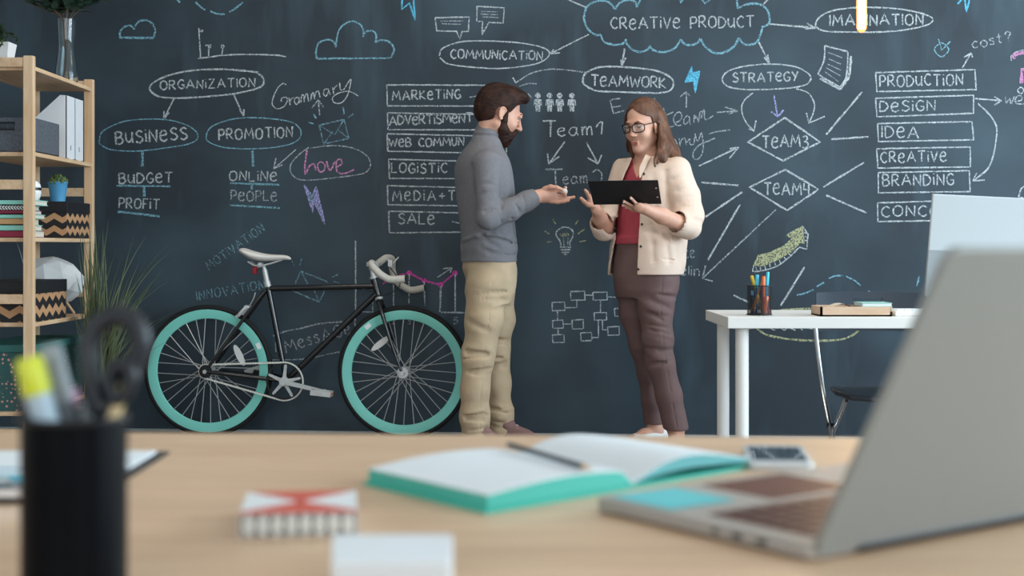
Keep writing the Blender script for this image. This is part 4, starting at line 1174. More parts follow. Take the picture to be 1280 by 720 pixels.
mb.tube(crom([B(311, 384, .02), B(306, 386, 0.03), B(301, 391, 0.032), B(298, 395, 0.03)], 4), 0.008, 10)
mb.cyl(B(308, 384, -.035), B(308, 384, .035), 0.010, 14)
mb.box(B(299, 393.5, -0.024), (0.04, 0.012, 0.014), Matrix.Rotation(R(-35), 3, 'Y'))
mb.tube(crom([B(312, 381, -.01), B(316, 374, -.01), B(318, 366, 0)], 4), 0.0025, 6)
mb.build('rear_brake', M_silver, bike)
# ------------------------------------------------------------------ white table, chair and what stands on it
TZ, TX0, TX1, TY0, TY1 = 0.711, 0.7895, 2.35, 5.20, 5.80
o = Vector(((TX0 + TX1) / 2, (TY0 + TY1) / 2, 0))
tb = empty('office_table', o, 'white rectangular table with round legs by the chalkboard', 'table')
MB().bb((TX0, TY0, TZ - 0.041), (TX1, TY1, TZ)).build('table_top', M_white, tb, o, smooth=False, bevel=0.002)
for x in (TX0 + 0.062, TX1 - 0.062):
    for y in (TY0 + 0.065, TY1 - 0.065):
        lg = MB().cyl((x, y, 0), (x, y, TZ - 0.041), 0.0245, 28).build('leg', M_white, tb, o)
        MB().cyl((x, y, TZ - 0.045), (x, y, TZ - 0.041), 0.04, 24).build('mounting_plate', M_steel, lg, o)
# folding chair behind the table
o = Vector((1.50, 5.75, 0))
ch = empty('folding_chair', o, 'folding chair with black seat and chrome frame behind the white table', 'chair')
X0, X1 = 1.290, 1.735
mb = MB()
bp = []
for k in range(15):
    u = k / 14
    x = X0 + (X1 - X0) * u
    bp.append((x, 6.03 + 0.03 * math.sin(math.pi * u)))
vs, fs = [], []
def backrest():
    mb = MB()
    n = 15
    for k, (x, y) in enumerate(bp):
        pass
    rows = [0.610, 0.66, 0.715, 0.75, 0.777]
    V = []
    for dy in (0, 0.012):
        for zr in rows:
            for (x, y) in bp:
                zt = zr - 0.003 * ((x - (X0 + X1) / 2) / ((X1 - X0) / 2)) ** 4 * (1 if zr > .7 else 0)
                V.append((x, y + dy, zt))
    nr = len(rows)
    Fc = []
    def hole(k, r_): return r_ == 2 and 5 <= k <= 8
    for s_ in (0, 1):
        b_ = s_ * nr * n
        for r_ in range(nr - 1):
            for k in range(n - 1):
                if not hole(k, r_):
                    Fc.append((b_ + r_ * n + k, b_ + r_ * n + k + 1, b_ + (r_ + 1) * n + k + 1, b_ + (r_ + 1) * n + k))
    m = nr * n
    for k in range(n - 1):
        Fc.append((k, k + 1, m + k + 1, m + k)); q = (nr - 1) * n
        Fc.append((q + k, q + k + 1, m + q + k + 1, m + q + k))
    for r_ in range(nr - 1):
        Fc.append((r_ * n, (r_ + 1) * n, m + (r_ + 1) * n, m + r_ * n)); q = n - 1
        Fc.append((r_ * n + q, (r_ + 1) * n + q, m + (r_ + 1) * n + q, m + r_ * n + q))
    for k in range(5, 9):
        for rr in (2, 3):
            Fc.append((rr * n + k, rr * n + k + 1, m + rr * n + k + 1, m + rr * n + k))
    for kk in (5, 9):
        Fc.append((2 * n + kk, 3 * n + kk, m + 3 * n + kk, m + 2 * n + kk))
    return MB().add(V, Fc)
backrest().build('backrest', mat('slate_backrest_plastic', '414b57', 0.35), ch, o, smooth=50)
mb = MB()
sp = []
for k in range(21):
    pass
seat_poly = [(X0 + .02, 5.86), (X1 - .02, 5.86), (X1 - .005, 5.7), (X1 - .02, 5.52), (X1 - .09, 5.46), (X0 + .09, 5.46), (X0 + .02, 5.52), (X0 + .005, 5.7)]
mb.prism([(x, y, 0.372) for x, y in seat_poly], (0, 0, 0.022))
mb.build('seat', mat('dark_seat_plastic', '30353c', 0.35), ch, o, bevel=0.006)
for x in (X0 - 0.004, X1 + 0.004):
    MB().tube(crom([(x + .004, 6.055, 0.705), (x, 6.03, 0.62), (x, 5.90, 0.40), (x, 5.72, 0.21), (x, 5.52, 0.012)], 6), 0.0105, 14).build('front_leg', M_chrome, ch, o)
    xi = x + (0.018 if x < 1.5 else -0.018)
    MB().tube([(xi, 5.56, 0.368), (xi, 5.80, 0.20), (xi, 6.12, 0.012)], 0.0095, 14).build('rear_leg', M_chrome, ch, o)
    MB().cyl((x - .012, 5.755, 0.245), (x + .03 if x < 1.5 else x - .03, 5.755, 0.245), 0.010, 12).build('pivot', M_black, ch, o)
    for y in (5.52, 6.12):
        MB().cyl((xi if y > 6 else x, y, 0.0), (xi if y > 6 else x, y, 0.03), 0.014, 12).build('foot_cap', M_black, ch, o)
MB().cyl((X0, 5.545, 0.045), (X1, 5.545, 0.045), 0.008, 12).build('crossbar', M_chrome, ch, o)

# mesh pen cup
def mesh_material(name, col, sc=230):
    m = bpy.data.materials.new(name)
    m.use_nodes = True
    nt = m.node_tree
    b = nt.nodes['Principled BSDF']
    b.inputs['Base Color'].default_value = (*lin(col), 1)
    b.inputs['Metallic'].default_value = 0.5
    b.inputs['Roughness'].default_value = 0.4
    tc = nt.nodes.new('ShaderNodeTexCoord')
    v = nt.nodes.new('ShaderNodeTexVoronoi')
    v.inputs['Scale'].default_value = sc
    v.inputs['Randomness'].default_value = 0.0
    nt.links.new(tc.outputs['Object'], v.inputs['Vector'])
    gt = nt.nodes.new('ShaderNodeMath'); gt.operation = 'GREATER_THAN'; gt.inputs[1].default_value = 0.47
    nt.links.new(v.outputs['Distance'], gt.inputs[0])
    nt.links.new(gt.outputs[0], b.inputs['Alpha'])
    return m
cx, cy, cr_ = 0.932, 5.36, 0.0455
o = Vector((cx, cy, TZ))
t = empty('pen_cup', o, 'round black mesh cup full of pens on the white table', 'pen cup')
mb = MB().lathe([(cr_, 0.004), (cr_, 0.110)], (0, 0, 0), 48)
mb.f = [f for f in mb.f if len(f) == 4]; mb.m = mb.m[:len(mb.f)]
mb.build('mesh_wall', mesh_material('black_mesh', '16181c'), t)
MB().tube([(cr_ * math.cos(a * math.pi / 24), cr_ * math.sin(a * math.pi / 24), 0.111) for a in range(48)], 0.0022, 8, closed=True).tube([(cr_ * math.cos(a * math.pi / 24), cr_ * math.sin(a * math.pi / 24), 0.003) for a in range(48)], 0.0028, 8, closed=True).build('rim', M_black, t)
MB().lathe([(0, 0.001), (cr_, 0.001), (cr_, 0.004), (0, 0.004)], (0, 0, 0), 40).build('base', M_black, t)

def pen(kind, a, b, r_, cols, label, group, capfrac=0.35):
    """pen or marker from bottom a to top b (world)"""
    a, b = Vector(a), Vector(b)
    t = empty(kind, a, label, {'marker': 'marker', 'pencil': 'pencil', 'pen': 'pen', 'highlighter': 'marker'}[kind], group)
    d = (b - a); L = d.length
    q = d.to_track_quat('Z', 'Y').to_matrix()
    cl = L * capfrac
    if kind == 'pencil':
        body = MB().lathe([(0.0, 0), (r_ * .25, 0.0), (r_, 0.02), (r_, L * 0.9), (r_ * 0.95, L * .9)], (0, 0, 0), 6, q)
        body.build('barrel', mat('pen_' + cols[0], cols[0], 0.5), t, smooth=30)
        MB().lathe([(r_ * 1.02, L * .9), (r_ * 1.02, L - 0.002), (r_ * .7, L), (0, L)], (0, 0, 0), 12, q).build('tip', mat('pen_' + cols[1], cols[1], 0.5), t)
    else:
        MB().lathe([(0, 0), (r_ * .7, 0), (r_, 0.004), (r_, L - cl), (r_ * .9, L - cl)], (0, 0, 0), 20, q).build('barrel', mat('pen_' + cols[0], cols[0], 0.35), t)
        MB().lathe([(r_ * 1.04, L - cl), (r_ * 1.1, L - cl + .002), (r_ * 1.04, L - 0.003), (r_ * .9, L), (0, L)], (0, 0, 0), 20, q).build('cap', mat('pen_' + cols[1], cols[1], 0.35), t)
    return t
zb = TZ + 0.006
gp = 'pens in the mesh cup on the white table'
def cp(dx, dy, h): return (cx + dx, cy + dy, TZ + h)
pen('marker', cp(.018, .030, .006), cp(-.026, .020, .148), 0.0058, ('d8a01c', 'e8c22c'), 'yellow capped marker leaning left in the mesh pen cup', gp)
pen('marker', cp(-.012, .004, .006), cp(-.006, .010, .152), 0.0062, ('2f86c4', '4cc0dc'), 'short cyan capped marker between yellow and orange pens', gp)
pen('marker', cp(.010, -.020, .006), cp(.014, -.012, .147), 0.0065, ('f06a1e', 'e8682c'), 'upright orange capped marker in the mesh pen cup', gp)
pen('marker', cp(.022, .006, .006), cp(.033, .002, .163), 0.0056, ('2f9cd0', '46bfe4'), 'tall cyan capped marker, topmost pen in the mesh cup', gp)
pen('marker', cp(.014, -.030, .006), cp(.022, -.032, .072), 0.0075, ('f26c22', 'f0702c'), 'short orange marker sunk low in the mesh pen cup', gp)
pen('pencil', cp(-.036, -.012, .006), cp(.016, -.006, .140), 0.0040, ('b07a4c', 'c9966a'), 'brown wooden pencil leaning right across the mesh cup', gp)
pen('pencil', cp(-.026, -.026, .006), cp(-.008, -.018, .078), 0.0040, ('c08850', 'd8a878'), 'short brown pencil low in the mesh pen cup', gp)
pen('pen', cp(-.028, -.012, .006), cp(-.026, .010, .092), 0.0062, ('33475f', '7fb4dc'), 'dark pen with pale blue cap sunk in the mesh cup', gp, 0.22)
pen('pen', cp(.034, -.012, .006), cp(.022, .016, .084), 0.0040, ('c0304c', 'd2405c'), 'thin crimson pen low at the side of the mesh cup', gp)

# wooden tray, paper, teal notebook, white roll
o = Vector((1.275, 5.335, TZ))
t = empty('desk_tray', o, 'pale wooden desk tray at the front of the white table', 'tray')
x0, x1, y0, y1, h = 1.14, 1.405, 5.255, 5.42, 0.036
M_beech = wood_material('beech', 'cdb096', 'bf9f83', 8, (1, 6, 6), 0.55)
mb = MB().bb((x0, y0, TZ), (x1, y1, TZ + .006)).bb((x0, y0, TZ), (x1, y0 + .008, TZ + h)).bb((x0, y1 - .008, TZ), (x1, y1, TZ + h)).bb((x0, y0, TZ), (x0 + .008, y1, TZ + h)).bb((x1 - .008, y0, TZ), (x1, y1, TZ + h))
mb.build('body', M_beech, t, o, smooth=False)
MB().bb((x0 + .009, y0 + .009, TZ + .006), (x0 + 0.13, y1 - .009, TZ + 0.030)).build('divider', M_beech, t, o, smooth=False)
o = Vector((1.215, 5.31, TZ + .030))
mb = MB()
P = [(x0 + .045 + i * .007, 0.002 + 0.014 * math.sin(math.pi * i / 12)) for i in range(13)]
vs = [(x, y, TZ + .030 + zz) for (x, zz) in P for y in (5.275, 5.36)]
mb.add(vs, [(2 * i, 2 * i + 1, 2 * i + 3, 2 * i + 2) for i in range(12)] )
mb.add([(P[0][0], 5.275, TZ + .0302), (P[-1][0], 5.275, TZ + .0302), (P[-1][0], 5.36, TZ + .0302), (P[0][0], 5.36, TZ + .0302)], [(0, 1, 2, 3)])
ob = mb.build('paper_slip', mat('cream_paper', 'd9cbb8', 0.8), None, o)
tag(ob, 'curled cream paper slip lying on the wooden desk tray', 'paper')
o = Vector((1.36, 5.33, TZ + 0.036))
t = empty('notebook', o, 'small mint green notebook lying on the wooden desk tray', 'notebook')
MB().bb((1.295, 5.262, TZ + .0362), (1.408, 5.40, TZ + .0382)).bb((1.295, 5.262, TZ + .0475), (1.408, 5.40, TZ + .0495)).build('cover', mat('mint_cover', '8fbcb4', 0.6), t, o, smooth=False)
MB().bb((1.298, 5.265, TZ + .0382), (1.405, 5.397, TZ + .0475)).build('pages', M_paper, t, o, smooth=False)
o = Vector((1.55, 5.32, TZ))
t = empty('keyboard', o, 'slim white keyboard on the white table beside the tray', 'keyboard')
MB().bb((1.42, 5.27, TZ), (1.85, 5.39, TZ + .020)).build('case', M_white, t, o, smooth=False, bevel=0.004)
mb = MB()
for r_ in range(4):
    for k in range(15):
        x = 1.432 + k * 0.0275; y = 5.282 + r_ * 0.026
        mb.bb((x, y, TZ + .0203), (x + .024, y + .022, TZ + .0245))
mb.build('keys', mat('white_keys', 'e9ebed', 0.4), t, o, smooth=False)
# all-in-one monitor seen from behind
o = Vector((1.92, 5.55, TZ))
t = empty('computer_monitor', o, 'large white computer monitor seen from behind on the white table', 'monitor')
Rm = Matrix.Rotation(R(-6), 3, 'Z') @ Matrix.Rotation(R(7), 3, 'X')
lean = Matrix.Rotation(R(-3.0), 3, 'Y')
def mon(x, y, zz): return o + Rm @ (lean.inverted() @ Vector((x, y, zz)))
w2, mh0, mh1 = 0.305, 0.052, 0.450
mb = MB()
back = [(-w2, mh0), (w2, mh0), (w2, mh1), (-w2, mh1)]
mb.add([mon(x, 0.0, zz) for x, zz in back] + [mon(x, 0.022, zz) for x, zz in back], [(0, 1, 2, 3), (7, 6, 5, 4), (0, 4, 5, 1), (1, 5, 6, 2), (2, 6, 7, 3), (3, 7, 4, 0)])
mb.build('back_panel', mat('white_monitor', 'bac2c7', 0.4), t, o, smooth=False, bevel=0.004)
lo = [(-w2 - .002, mh0 - .002), (w2 + .002, mh0 - .002), (w2 + .002, 0.232), (-w2 - .002, 0.232)]
mb = MB()
mb.add([mon(x, -0.005, zz) for x, zz in lo] + [mon(x, 0.018, zz) for x, zz in lo], [(0, 1, 2, 3), (7, 6, 5, 4), (0, 4, 5, 1), (1, 5, 6, 2), (2, 6, 7, 3), (3, 7, 4, 0)])
mb.build('lower_cover', mat('grey_white_monitor', '949b9f', 0.45), t, o, smooth=False, bevel=0.003)
sc_ = [(-w2 + .02, mh0 + .06), (w2 - .02, mh0 + .06), (w2 - .02, mh1 - .02), (-w2 + .02, mh1 - .02)]
MB().add([mon(x, 0.0225, zz) for x, zz in sc_] + [mon(x, 0.0235, zz) for x, zz in sc_], [(0, 1, 2, 3), (7, 6, 5, 4), (0, 4, 5, 1), (1, 5, 6, 2), (2, 6, 7, 3), (3, 7, 4, 0)]).build('screen', M_black, t, o, smooth=False)
mb = MB()
mb.bb((o.x - .1, o.y - .09, TZ), (o.x + .1, o.y + .09, TZ + .010))
mb.tube([(o.x, o.y - 0.03, TZ + .008), (o.x + .005, o.y - 0.03, TZ + .10), (o.x + .01, o.y - .012, TZ + .2)], 0.02, 14)
mb.build('stand', M_steel, t, o, bevel=0.002)

# tubular pendant lamp
LD = 4.4
lp = W(1077, 41, LD)
o = Vector((lp.x, LD, CEIL))
t = empty('pendant_lamp', o, 'glowing tubular filament pendant bulb hanging above the chalkboard table', 'lamp')
zb_ = lp.z
rb = 0.0150
MB().lathe([(0, zb_), (rb * .55, zb_ + .003), (rb * .9, zb_ + .010), (rb, zb_ + .018), (rb, zb_ + .24), (rb * .8, zb_ + .25), (0, zb_ + .252)], (lp.x, LD, 0), 28).build('glass_tube', mat('amber_glow_glass', 'ff9a3c', 0.2, emit=1.6, alpha=0.35), t, o)
fil = MB()
for k in range(6):
    a = k * math.pi / 3
    fil.tube([(lp.x + .0075 * math.cos(a), LD + .0075 * math.sin(a), zb_ + .012), (lp.x + .0075 * math.cos(a), LD + .0075 * math.sin(a), zb_ + .235)], 0.0036, 8)
fil.build('filament', mat('filament_glow', 'ffe0a0', 0.5, emit=14), t, o)
MB().cyl((lp.x, LD, zb_ + .25), (lp.x, LD, zb_ + .32), 0.018, 24).build('socket', mat('brass', 'a88042', 0.35, 1.0), t, o)
MB().cyl((lp.x, LD, zb_ + .32), (lp.x, LD, CEIL - .02), 0.003, 8).build('cord', M_black, t, o)
MB().lathe([(0.0, -.03), (0.04, -.03), (0.05, 0)], (lp.x, LD, CEIL), 28).build('canopy', M_black, t, o)
pl = bpy.data.lights.new('pendant_glow', 'POINT'); pl.energy = 8; pl.color = (1, .72, .42); pl.shadow_soft_size = 0.02
plo = bpy.data.objects.new('pendant_glow', pl); COL.objects.link(plo); plo.location = (lp.x, LD - .06, zb_ + .1)
# ------------------------------------------------------------------ foreground desk and the things on it
o = Vector((0, 1.15, 0))
t = empty('wooden_desk', o, 'large light wood desk filling the foreground', 'desk')
ang = -0.05
def dk(x, y): return (x, 1.772 + y + ang * x, 0)
c4 = [dk(-1.15, 0), dk(1.25, 0), dk(1.25, -1.05), dk(-1.15, -1.05)]
mb = MB()
mb.prism([Vector(p) + Vector((0, 0, DESK - 0.03)) for p in c4], (0, 0, 0.03))
mb.build('desk_top', M_desk, t, o, smooth=False, bevel=0.003)
for (x, y) in ((-1.05, -.08), (1.15, -.08), (-1.05, -.96), (1.15, -.96)):
    p = dk(x, y)
    MB().bb((p[0] - .03, p[1] - .03, 0), (p[0] + .03, p[1] + .03, DESK - .03)).build('leg', M_white, t, o, smooth=False)

# pen cup, near left
cx, cy, r_, H = -0.2970, 0.965, 0.0352, 0.119
z = DESK
o = Vector((cx, cy, z))
t = empty('pen_cup', o, 'black pen cup in the left foreground holding scissors and a highlighter', 'pen cup')
MB().lathe([(0, 0), (r_, 0), (r_, H), (r_ - .0016, H), (r_ - .0016, .003), (0, .003)], (0, 0, 0), 56).build('body', mat('black_gloss', '07090d', 0.35, spec=0.08), t)
MB().tube([(r_ * math.cos(a * math.pi / 24), r_ * math.sin(a * math.pi / 24), H) for a in range(48)], 0.0018, 8, closed=True).build('rim', M_black, t)
gp = 'pens in the foreground cup'
def at_cup(px, py, dy):
    return W(px, py, cy + dy)
# highlighter: yellow cap up-left, grey-blue body
pen('highlighter', (cx + .014, cy - .012, z + .012), at_cup(35, 447, -0.016), 0.0088, ('a3b6c2', 'c6ce34'), 'yellow capped highlighter leaning left in the foreground pen cup', gp, 0.165)
pen('marker', (cx + .020, cy + .004, z + .010), at_cup(62, 432, 0.010), 0.0072, ('59636a', '8a9296'), 'grey marker standing beside the highlighter in the foreground cup', gp, 0.25)
pen('pen', (cx - .004, cy + .012, z + .010), at_cup(89, 486, 0.018), 0.0040, ('23262b', 'b0587f'), 'dark pen with a pink end in the foreground cup', gp, 0.08)
pen('pencil', (cx - .010, cy - .008, z + .008), at_cup(156, 482, -0.006), 0.0042, ('cdb68c', 'a3964e'), 'pale yellow pencil leaning right in the foreground pen cup', gp)
pen('pen', (cx - .020, cy + .005, z + .008), at_cup(30, 492, 0.004), 0.0045, ('14161a', '1b1e24'), 'black pen leaning far left in the foreground cup', gp)
pen('pen', (cx + .002, cy + .004, z + .008), at_cup(108, 497, 0.010), 0.0042, ('4a4f55', '6e7477'), 'short grey pen in the middle of the foreground cup', gp, 0.2)
# scissors with black handles up
o = at_cup(128, 560, 0.0); o.z = z + .012
t = empty('scissors', o, 'scissors with big black handles standing in the foreground cup', 'scissors')
M_sc = mat('scissor_handle', '0f151e', 0.4)
big = crom([at_cup(126, 512, 0), at_cup(112, 470, 0), at_cup(112, 430, .002), at_cup(124, 404, .003), at_cup(147, 394, .004), at_cup(168, 404, .004), at_cup(176, 425, .004), at_cup(172, 447, .004), at_cup(160, 470, .003), at_cup(144, 500, 0)], 6, closed=True)
MB().tube(big, 0.0072, 12, closed=True).build('handle', M_sc, t, o)
inn = crom([at_cup(146, 500, -.008), at_cup(136, 480, -.008), at_cup(140, 462, -.008), at_cup(152, 456, -.008), at_cup(163, 464, -.008), at_cup(162, 482, -.008)], 6, closed=True)
MB().tube(inn, 0.0050, 12, closed=True).build('handle', M_sc, t, o)
for s_ in (0, 1):
    a, b_ = at_cup(134 + 8 * s_, 510, -.004 * s_), Vector((cx + .010 - .004 * s_, cy, z + .010))
    q = (b_ - a)
    MB().prism([a + Vector((-.006, -.001 * s_, 0)), a + Vector((.006, -.001 * s_, 0)), b_ + Vector((.001, -.001 * s_, 0)), b_ + Vector((-.001, -.001 * s_, 0))], (0, .0012, 0)).build('blade', M_steel, t, o, smooth=False)

# clipboard with printed charts at the left
def slab(name, pts, h0, h1, m, parent, o, bevel=0.0):
    return MB().prism([Vector((p.x, p.y, DESK + h0)) for p in pts], (0, 0, h1 - h0)).build(name, m, parent, o, smooth=False, bevel=bevel)
c0, c1 = on_desk(212, 567), on_desk(150, 606)
dR = (c1 - c0).normalized()
dB = Vector((-dR.y, dR.x, 0)) if (-dR.y) < 0 else Vector((dR.y, -dR.x, 0))
if dB.x > 0: dB = -dB
cb0 = c0
cbp = [cb0, cb0 + dR * 0.315, cb0 + dR * 0.315 + dB * 0.23, cb0 + dB * 0.23]
o = Vector((sum(p.x for p in cbp) / 4, sum(p.y for p in cbp) / 4, DESK))
t = empty('clipboard', o, 'black clipboard lying on the desk behind the pen cup', 'clipboard')
slab('board', cbp, 0, 0.003, mat('black_board', '15181d', 0.5), t, o, 0.001)
cm = cbp[1].lerp(cbp[2], 0.5)
mb = MB()
Rc = Matrix.Rotation(math.atan2(dB.y, dB.x), 3, 'Z')
mb.box(cm - dR * 0.012 + Vector((0, 0, DESK + .0098 - cm.z)), (0.11, 0.026, 0.008), Rc)
mb.tube([cm + dB * .04 - dR * .03 + Vector((0, 0, .012)), cm + dB * .04 + Vector((0, 0, .022)), cm - dB * .04 + Vector((0, 0, .022)), cm - dB * .04 - dR * .03 + Vector((0, 0, .012))], 0.003, 8)
mb.build('clip', M_chrome, t, o, bevel=0.001)
def printed_sheet():
    m = bpy.data.materials.new('printed_sheet')
    m.use_nodes = True
    nt = m.node_tree; b = nt.nodes['Principled BSDF']
    b.inputs['Roughness'].default_value = 0.7
    tc = nt.nodes.new('ShaderNodeTexCoord'); sp_ = nt.nodes.new('ShaderNodeSeparateXYZ')
    nt.links.new(tc.outputs['Generated'], sp_.inputs[0])
    cr = nt.nodes.new('ShaderNodeValToRGB'); cr.color_ramp.interpolation = 'CONSTANT'
    e = cr.color_ramp.elements
    e[0].position = 0; e[0].color = (*lin('e6ebee'), 1)
    e[1].position = 0.08; e[1].color = (*lin('45b4cc'), 1)
    for p, c in ((0.42, 'e6ebee'), (0.52, '4f9bb4'), (0.57, 'e6ebee')):
        x = e.new(p); x.color = (*lin(c), 1)
    nt.links.new(sp_.outputs[1], cr.inputs[0])
    nt.links.new(cr.outputs[0], b.inputs['Base Color'])
    return m
pp = [cb0 + dR * .012 + dB * .012, cb0 + dR * .300 + dB * .012, cb0 + dR * .300 + dB * .218, cb0 + dR * .012 + dB * .218]
ob = MB().prism([Vector((p.x, p.y, DESK + .0031)) for p in pp], (0, 0, 0.002)).build('printed_papers', printed_sheet(), None, Vector((pp[0].x, pp[0].y, DESK + .0031)), smooth=False)
tag(ob, 'white papers printed in teal blue, clipped on the foreground clipboard', 'paper')

# box of chalk sticks: white box with red triangles, chalk ends towards the camera
n0, n1 = on_desk(299, 672), on_desk(447, 669)
ex = (n1 - n0).normalized(); ey = Vector((-ex.y, ex.x, 0)); Wd = (n1 - n0).length; Dp = 0.105; Hh = 0.0185
ey = (ey - ex * 0.02).normalized()
def cbx(u, v, h): return Vector((n0.x, n0.y, DESK)) + ex * (u * Wd) + ey * (v * Dp) + Vector((0, 0, h))
o = cbx(.5, .5, 0)
t = empty('chalk_box', o, 'small open ended white chalk box with red triangles on the desk', 'box')
T = 0.0009
mb = MB()
mb.prism([cbx(0, 0, 0), cbx(1, 0, 0), cbx(1, 1, 0), cbx(0, 1, 0)], (0, 0, T))
mb.prism([cbx(0, 0, Hh - T), cbx(1, 0, Hh - T), cbx(1, 1, Hh - T), cbx(0, 1, Hh - T)], (0, 0, T))
mb.prism([cbx(0, 0, T), cbx(.012, 0, T), cbx(.012, 1, T), cbx(0, 1, T)], (0, 0, Hh - 2 * T))
mb.prism([cbx(.988, 0, T), cbx(1, 0, T), cbx(1, 1, T), cbx(.988, 1, T)], (0, 0, Hh - 2 * T))
mb.prism([cbx(.012, .985, T), cbx(.988, .985, T), cbx(.988, 1, T), cbx(.012, 1, T)], (0, 0, Hh - 2 * T))
mb.build('sleeve', mat('white_print_card', 'e4e8ea', 0.5), t, o, smooth=False)
M_red = mat('red_print', 'd2503e', 0.5)
for tri in ([(0.02, 1), (.98, 1), (.54, .56), (.46, .56)], [(0, 0), (1, 0), (1, .10), (.54, .50), (.46, .50), (0, .10)], [(.46, .48), (.54, .48), (.54, .58), (.46, .58)]):
    MB().prism([cbx(u, v, Hh + .0001) for u, v in tri], (0, 0, .0002)).build('red_print', M_red, t, o, smooth=False)
names = ['first', 'second', 'third', 'fourth', 'fifth', 'sixth', 'seventh', 'eighth']
for k in range(8):
    u = (k + 0.5) / 8 * .96 + .02
    a, b_ = cbx(u, -.012, .0092), cbx(u, .9, .0092)
    c = MB().tube([a, b_], 0.0080, 18, flat=.66).build('chalk_stick', mat('chalk_stick_white', 'dcdfda', 0.9), None, a, bevel=0.0006)
    tag(c, ('leftmost white chalk stick in the chalk box' if k == 0 else 'rightmost white chalk stick in the chalk box' if k == 7 else names[k] + ' white chalk stick from the left in the chalk box'), 'chalk', 'chalk sticks in the box')

# white paper block, bottom edge of the picture
Hh = 0.030
a0, a1 = on_desk(418, 668, Hh), on_desk(566, 668, Hh)
ex = (a1 - a0).normalized(); wd = (a1 - a0).length * 1.0
ey = Vector((0, -1, 0))
lnp = 0.092
P = []
def rc(cx_, cy_, r0, a_0, a_1):
    return [Vector((cx_ + r0 * math.cos(a_0 + (a_1 - a_0) * i / 6), cy_ + r0 * math.sin(a_0 + (a_1 - a_0) * i / 6), 0)) for i in range(7)]
x0, x1, y1, y0 = a0.x, a1.x, a0.y, a0.y - lnp
poly = rc(x0 + .010, y1 - .010, .010, R(180), R(90)) + rc(x1 - .003, y1 - .003, .003, R(90), 0) + [Vector((x1 + .002, y0, 0)), Vector((x0 + .010, y0, 0))]
o = Vector(((x0 + x1) / 2, (y0 + y1) / 2, DESK))
t = empty('note_block', o, 'thick white block of note paper at the front of the desk', 'note pad')
MB().prism([p + Vector((0, 0, DESK)) for p in poly], (0, 0, Hh - .001)).build('sheets', mat('note_paper_edges', 'd4dadd', 0.8, var=0.08, scale=30, stretch=(.1, .1, 30)), t, o, smooth=False)
MB().prism([p + Vector((0, 0, DESK + Hh - .001)) for p in poly], (0, 0, .001)).build('top_sheet', M_paper, t, o, smooth=False)

# open notebook with turquoise cover
Lc, Bc, Sc = on_desk(463, 600), on_desk(608, 643), on_desk(792, 611)
e1 = (Sc - Bc); e2 = (Lc - Bc)          # along the bottom edge to the spine, along the outer edge
wn, ln = e1.length, e2.length * .90
ux = e1.normalized()
uy = Vector((-ux.y, ux.x, 0))
e2n = e2.normalized()
uy = (uy * 0.55 + e2n * 0.45).normalized()
o = Vector((Sc.x, Sc.y, DESK))
nb = empty('open_notebook', o, 'open notebook with blank pages and turquoise cover lying on the desk', 'notebook')
def nbp(u, v, h): return Vector((Bc.x, Bc.y, DESK)) + ux * u + uy * v + Vector((0, 0, h))
M_tq = mat('turquoise_cover', '3fb5a2', 0.5)
mb = MB()
mb.prism([nbp(0, 0, 0), nbp(wn, 0, 0), nbp(wn, ln, 0), nbp(0, ln, 0)], (0, 0, .0035))
mb.build('left_cover', M_tq, nb, o, smooth=False)
mb = MB()
mb.prism([nbp(wn, 0, 0), nbp(wn * 1.98, 0, 0), nbp(wn * 1.98, ln, 0), nbp(wn, ln, 0)], (0, 0, .0035))
mb.build('right_cover', M_tq, nb, o, smooth=False)
def page_block(prof_top, prof_bot, v0, v1, name, m):
    """profiles: (u, h) across the page, pushed along the spine"""
    mb = MB()
    P = prof_top + list(reversed(prof_bot))
    n = len(P)
    vs = [nbp(u, v0, h) for u, h in P] + [nbp(u, v1, h) for u, h in P]
    k = len(prof_top)
    fs = [(i, (i + 1) % n, n + (i + 1) % n, n + i) for i in range(n)]
    for i in range(k - 1):
        j = n - 1 - i
        fs.append((i, i + 1, j - 1, j)); fs.append((n + i, n + i + 1, n + j - 1, n + j))
    mb.add(vs, fs)
    return mb.build(name, m, nb, o, smooth=60)
M_edge = mat('turquoise_page_edge', '4cbcab', 0.6, var=0.2, scale=40, stretch=(.1, .1, 30))
q = [i / 14 for i in range(15)]
lt = [(0.004 + (wn - .004) * s_, 0.0165 + 0.006 * math.sin(min(1, s_ * 1.08) * math.pi * .85) - 0.012 * max(0, (s_ - .9) / .1) ** 2) for s_ in q]
lb_ = [(0.004 + (wn - .004) * s_, 0.0036) for s_ in q]
page_block([(u, h - .0012) for u, h in lt], lb_, .003, ln - .003, 'left_page_block', M_edge)
page_block(lt, [(u, h - .0011) for u, h in lt], .003, ln - .003, 'left_page', M_paper)
rt = [(wn + (wn * .96) * s_, 0.0045 + 0.024 * math.sin(min(1.0, s_ * 1.9) * math.pi / 2) * (1 - .35 * s_) if s_ < .53 else 0.0045 + 0.024 * (1 - .35 * s_) * (1 - ((s_ - .53) / .47) ** 1.6 * .55)) for s_ in q]
rb_ = [(u, 0.0036 + (h - .0045) * 0.35) for u, h in rt]
page_block([(u, h - .0012) for u, h in rt], rb_, .003, ln - .003, 'right_page_block', mat('aqua_page_edge', '6fb9b8', 0.6, var=0.45, scale=30, stretch=(.1, .1, 40), col2='2f7f86'))
page_block(rt, [(u, h - .0011) for u, h in rt], .003, ln - .003, 'right_page', M_paper)
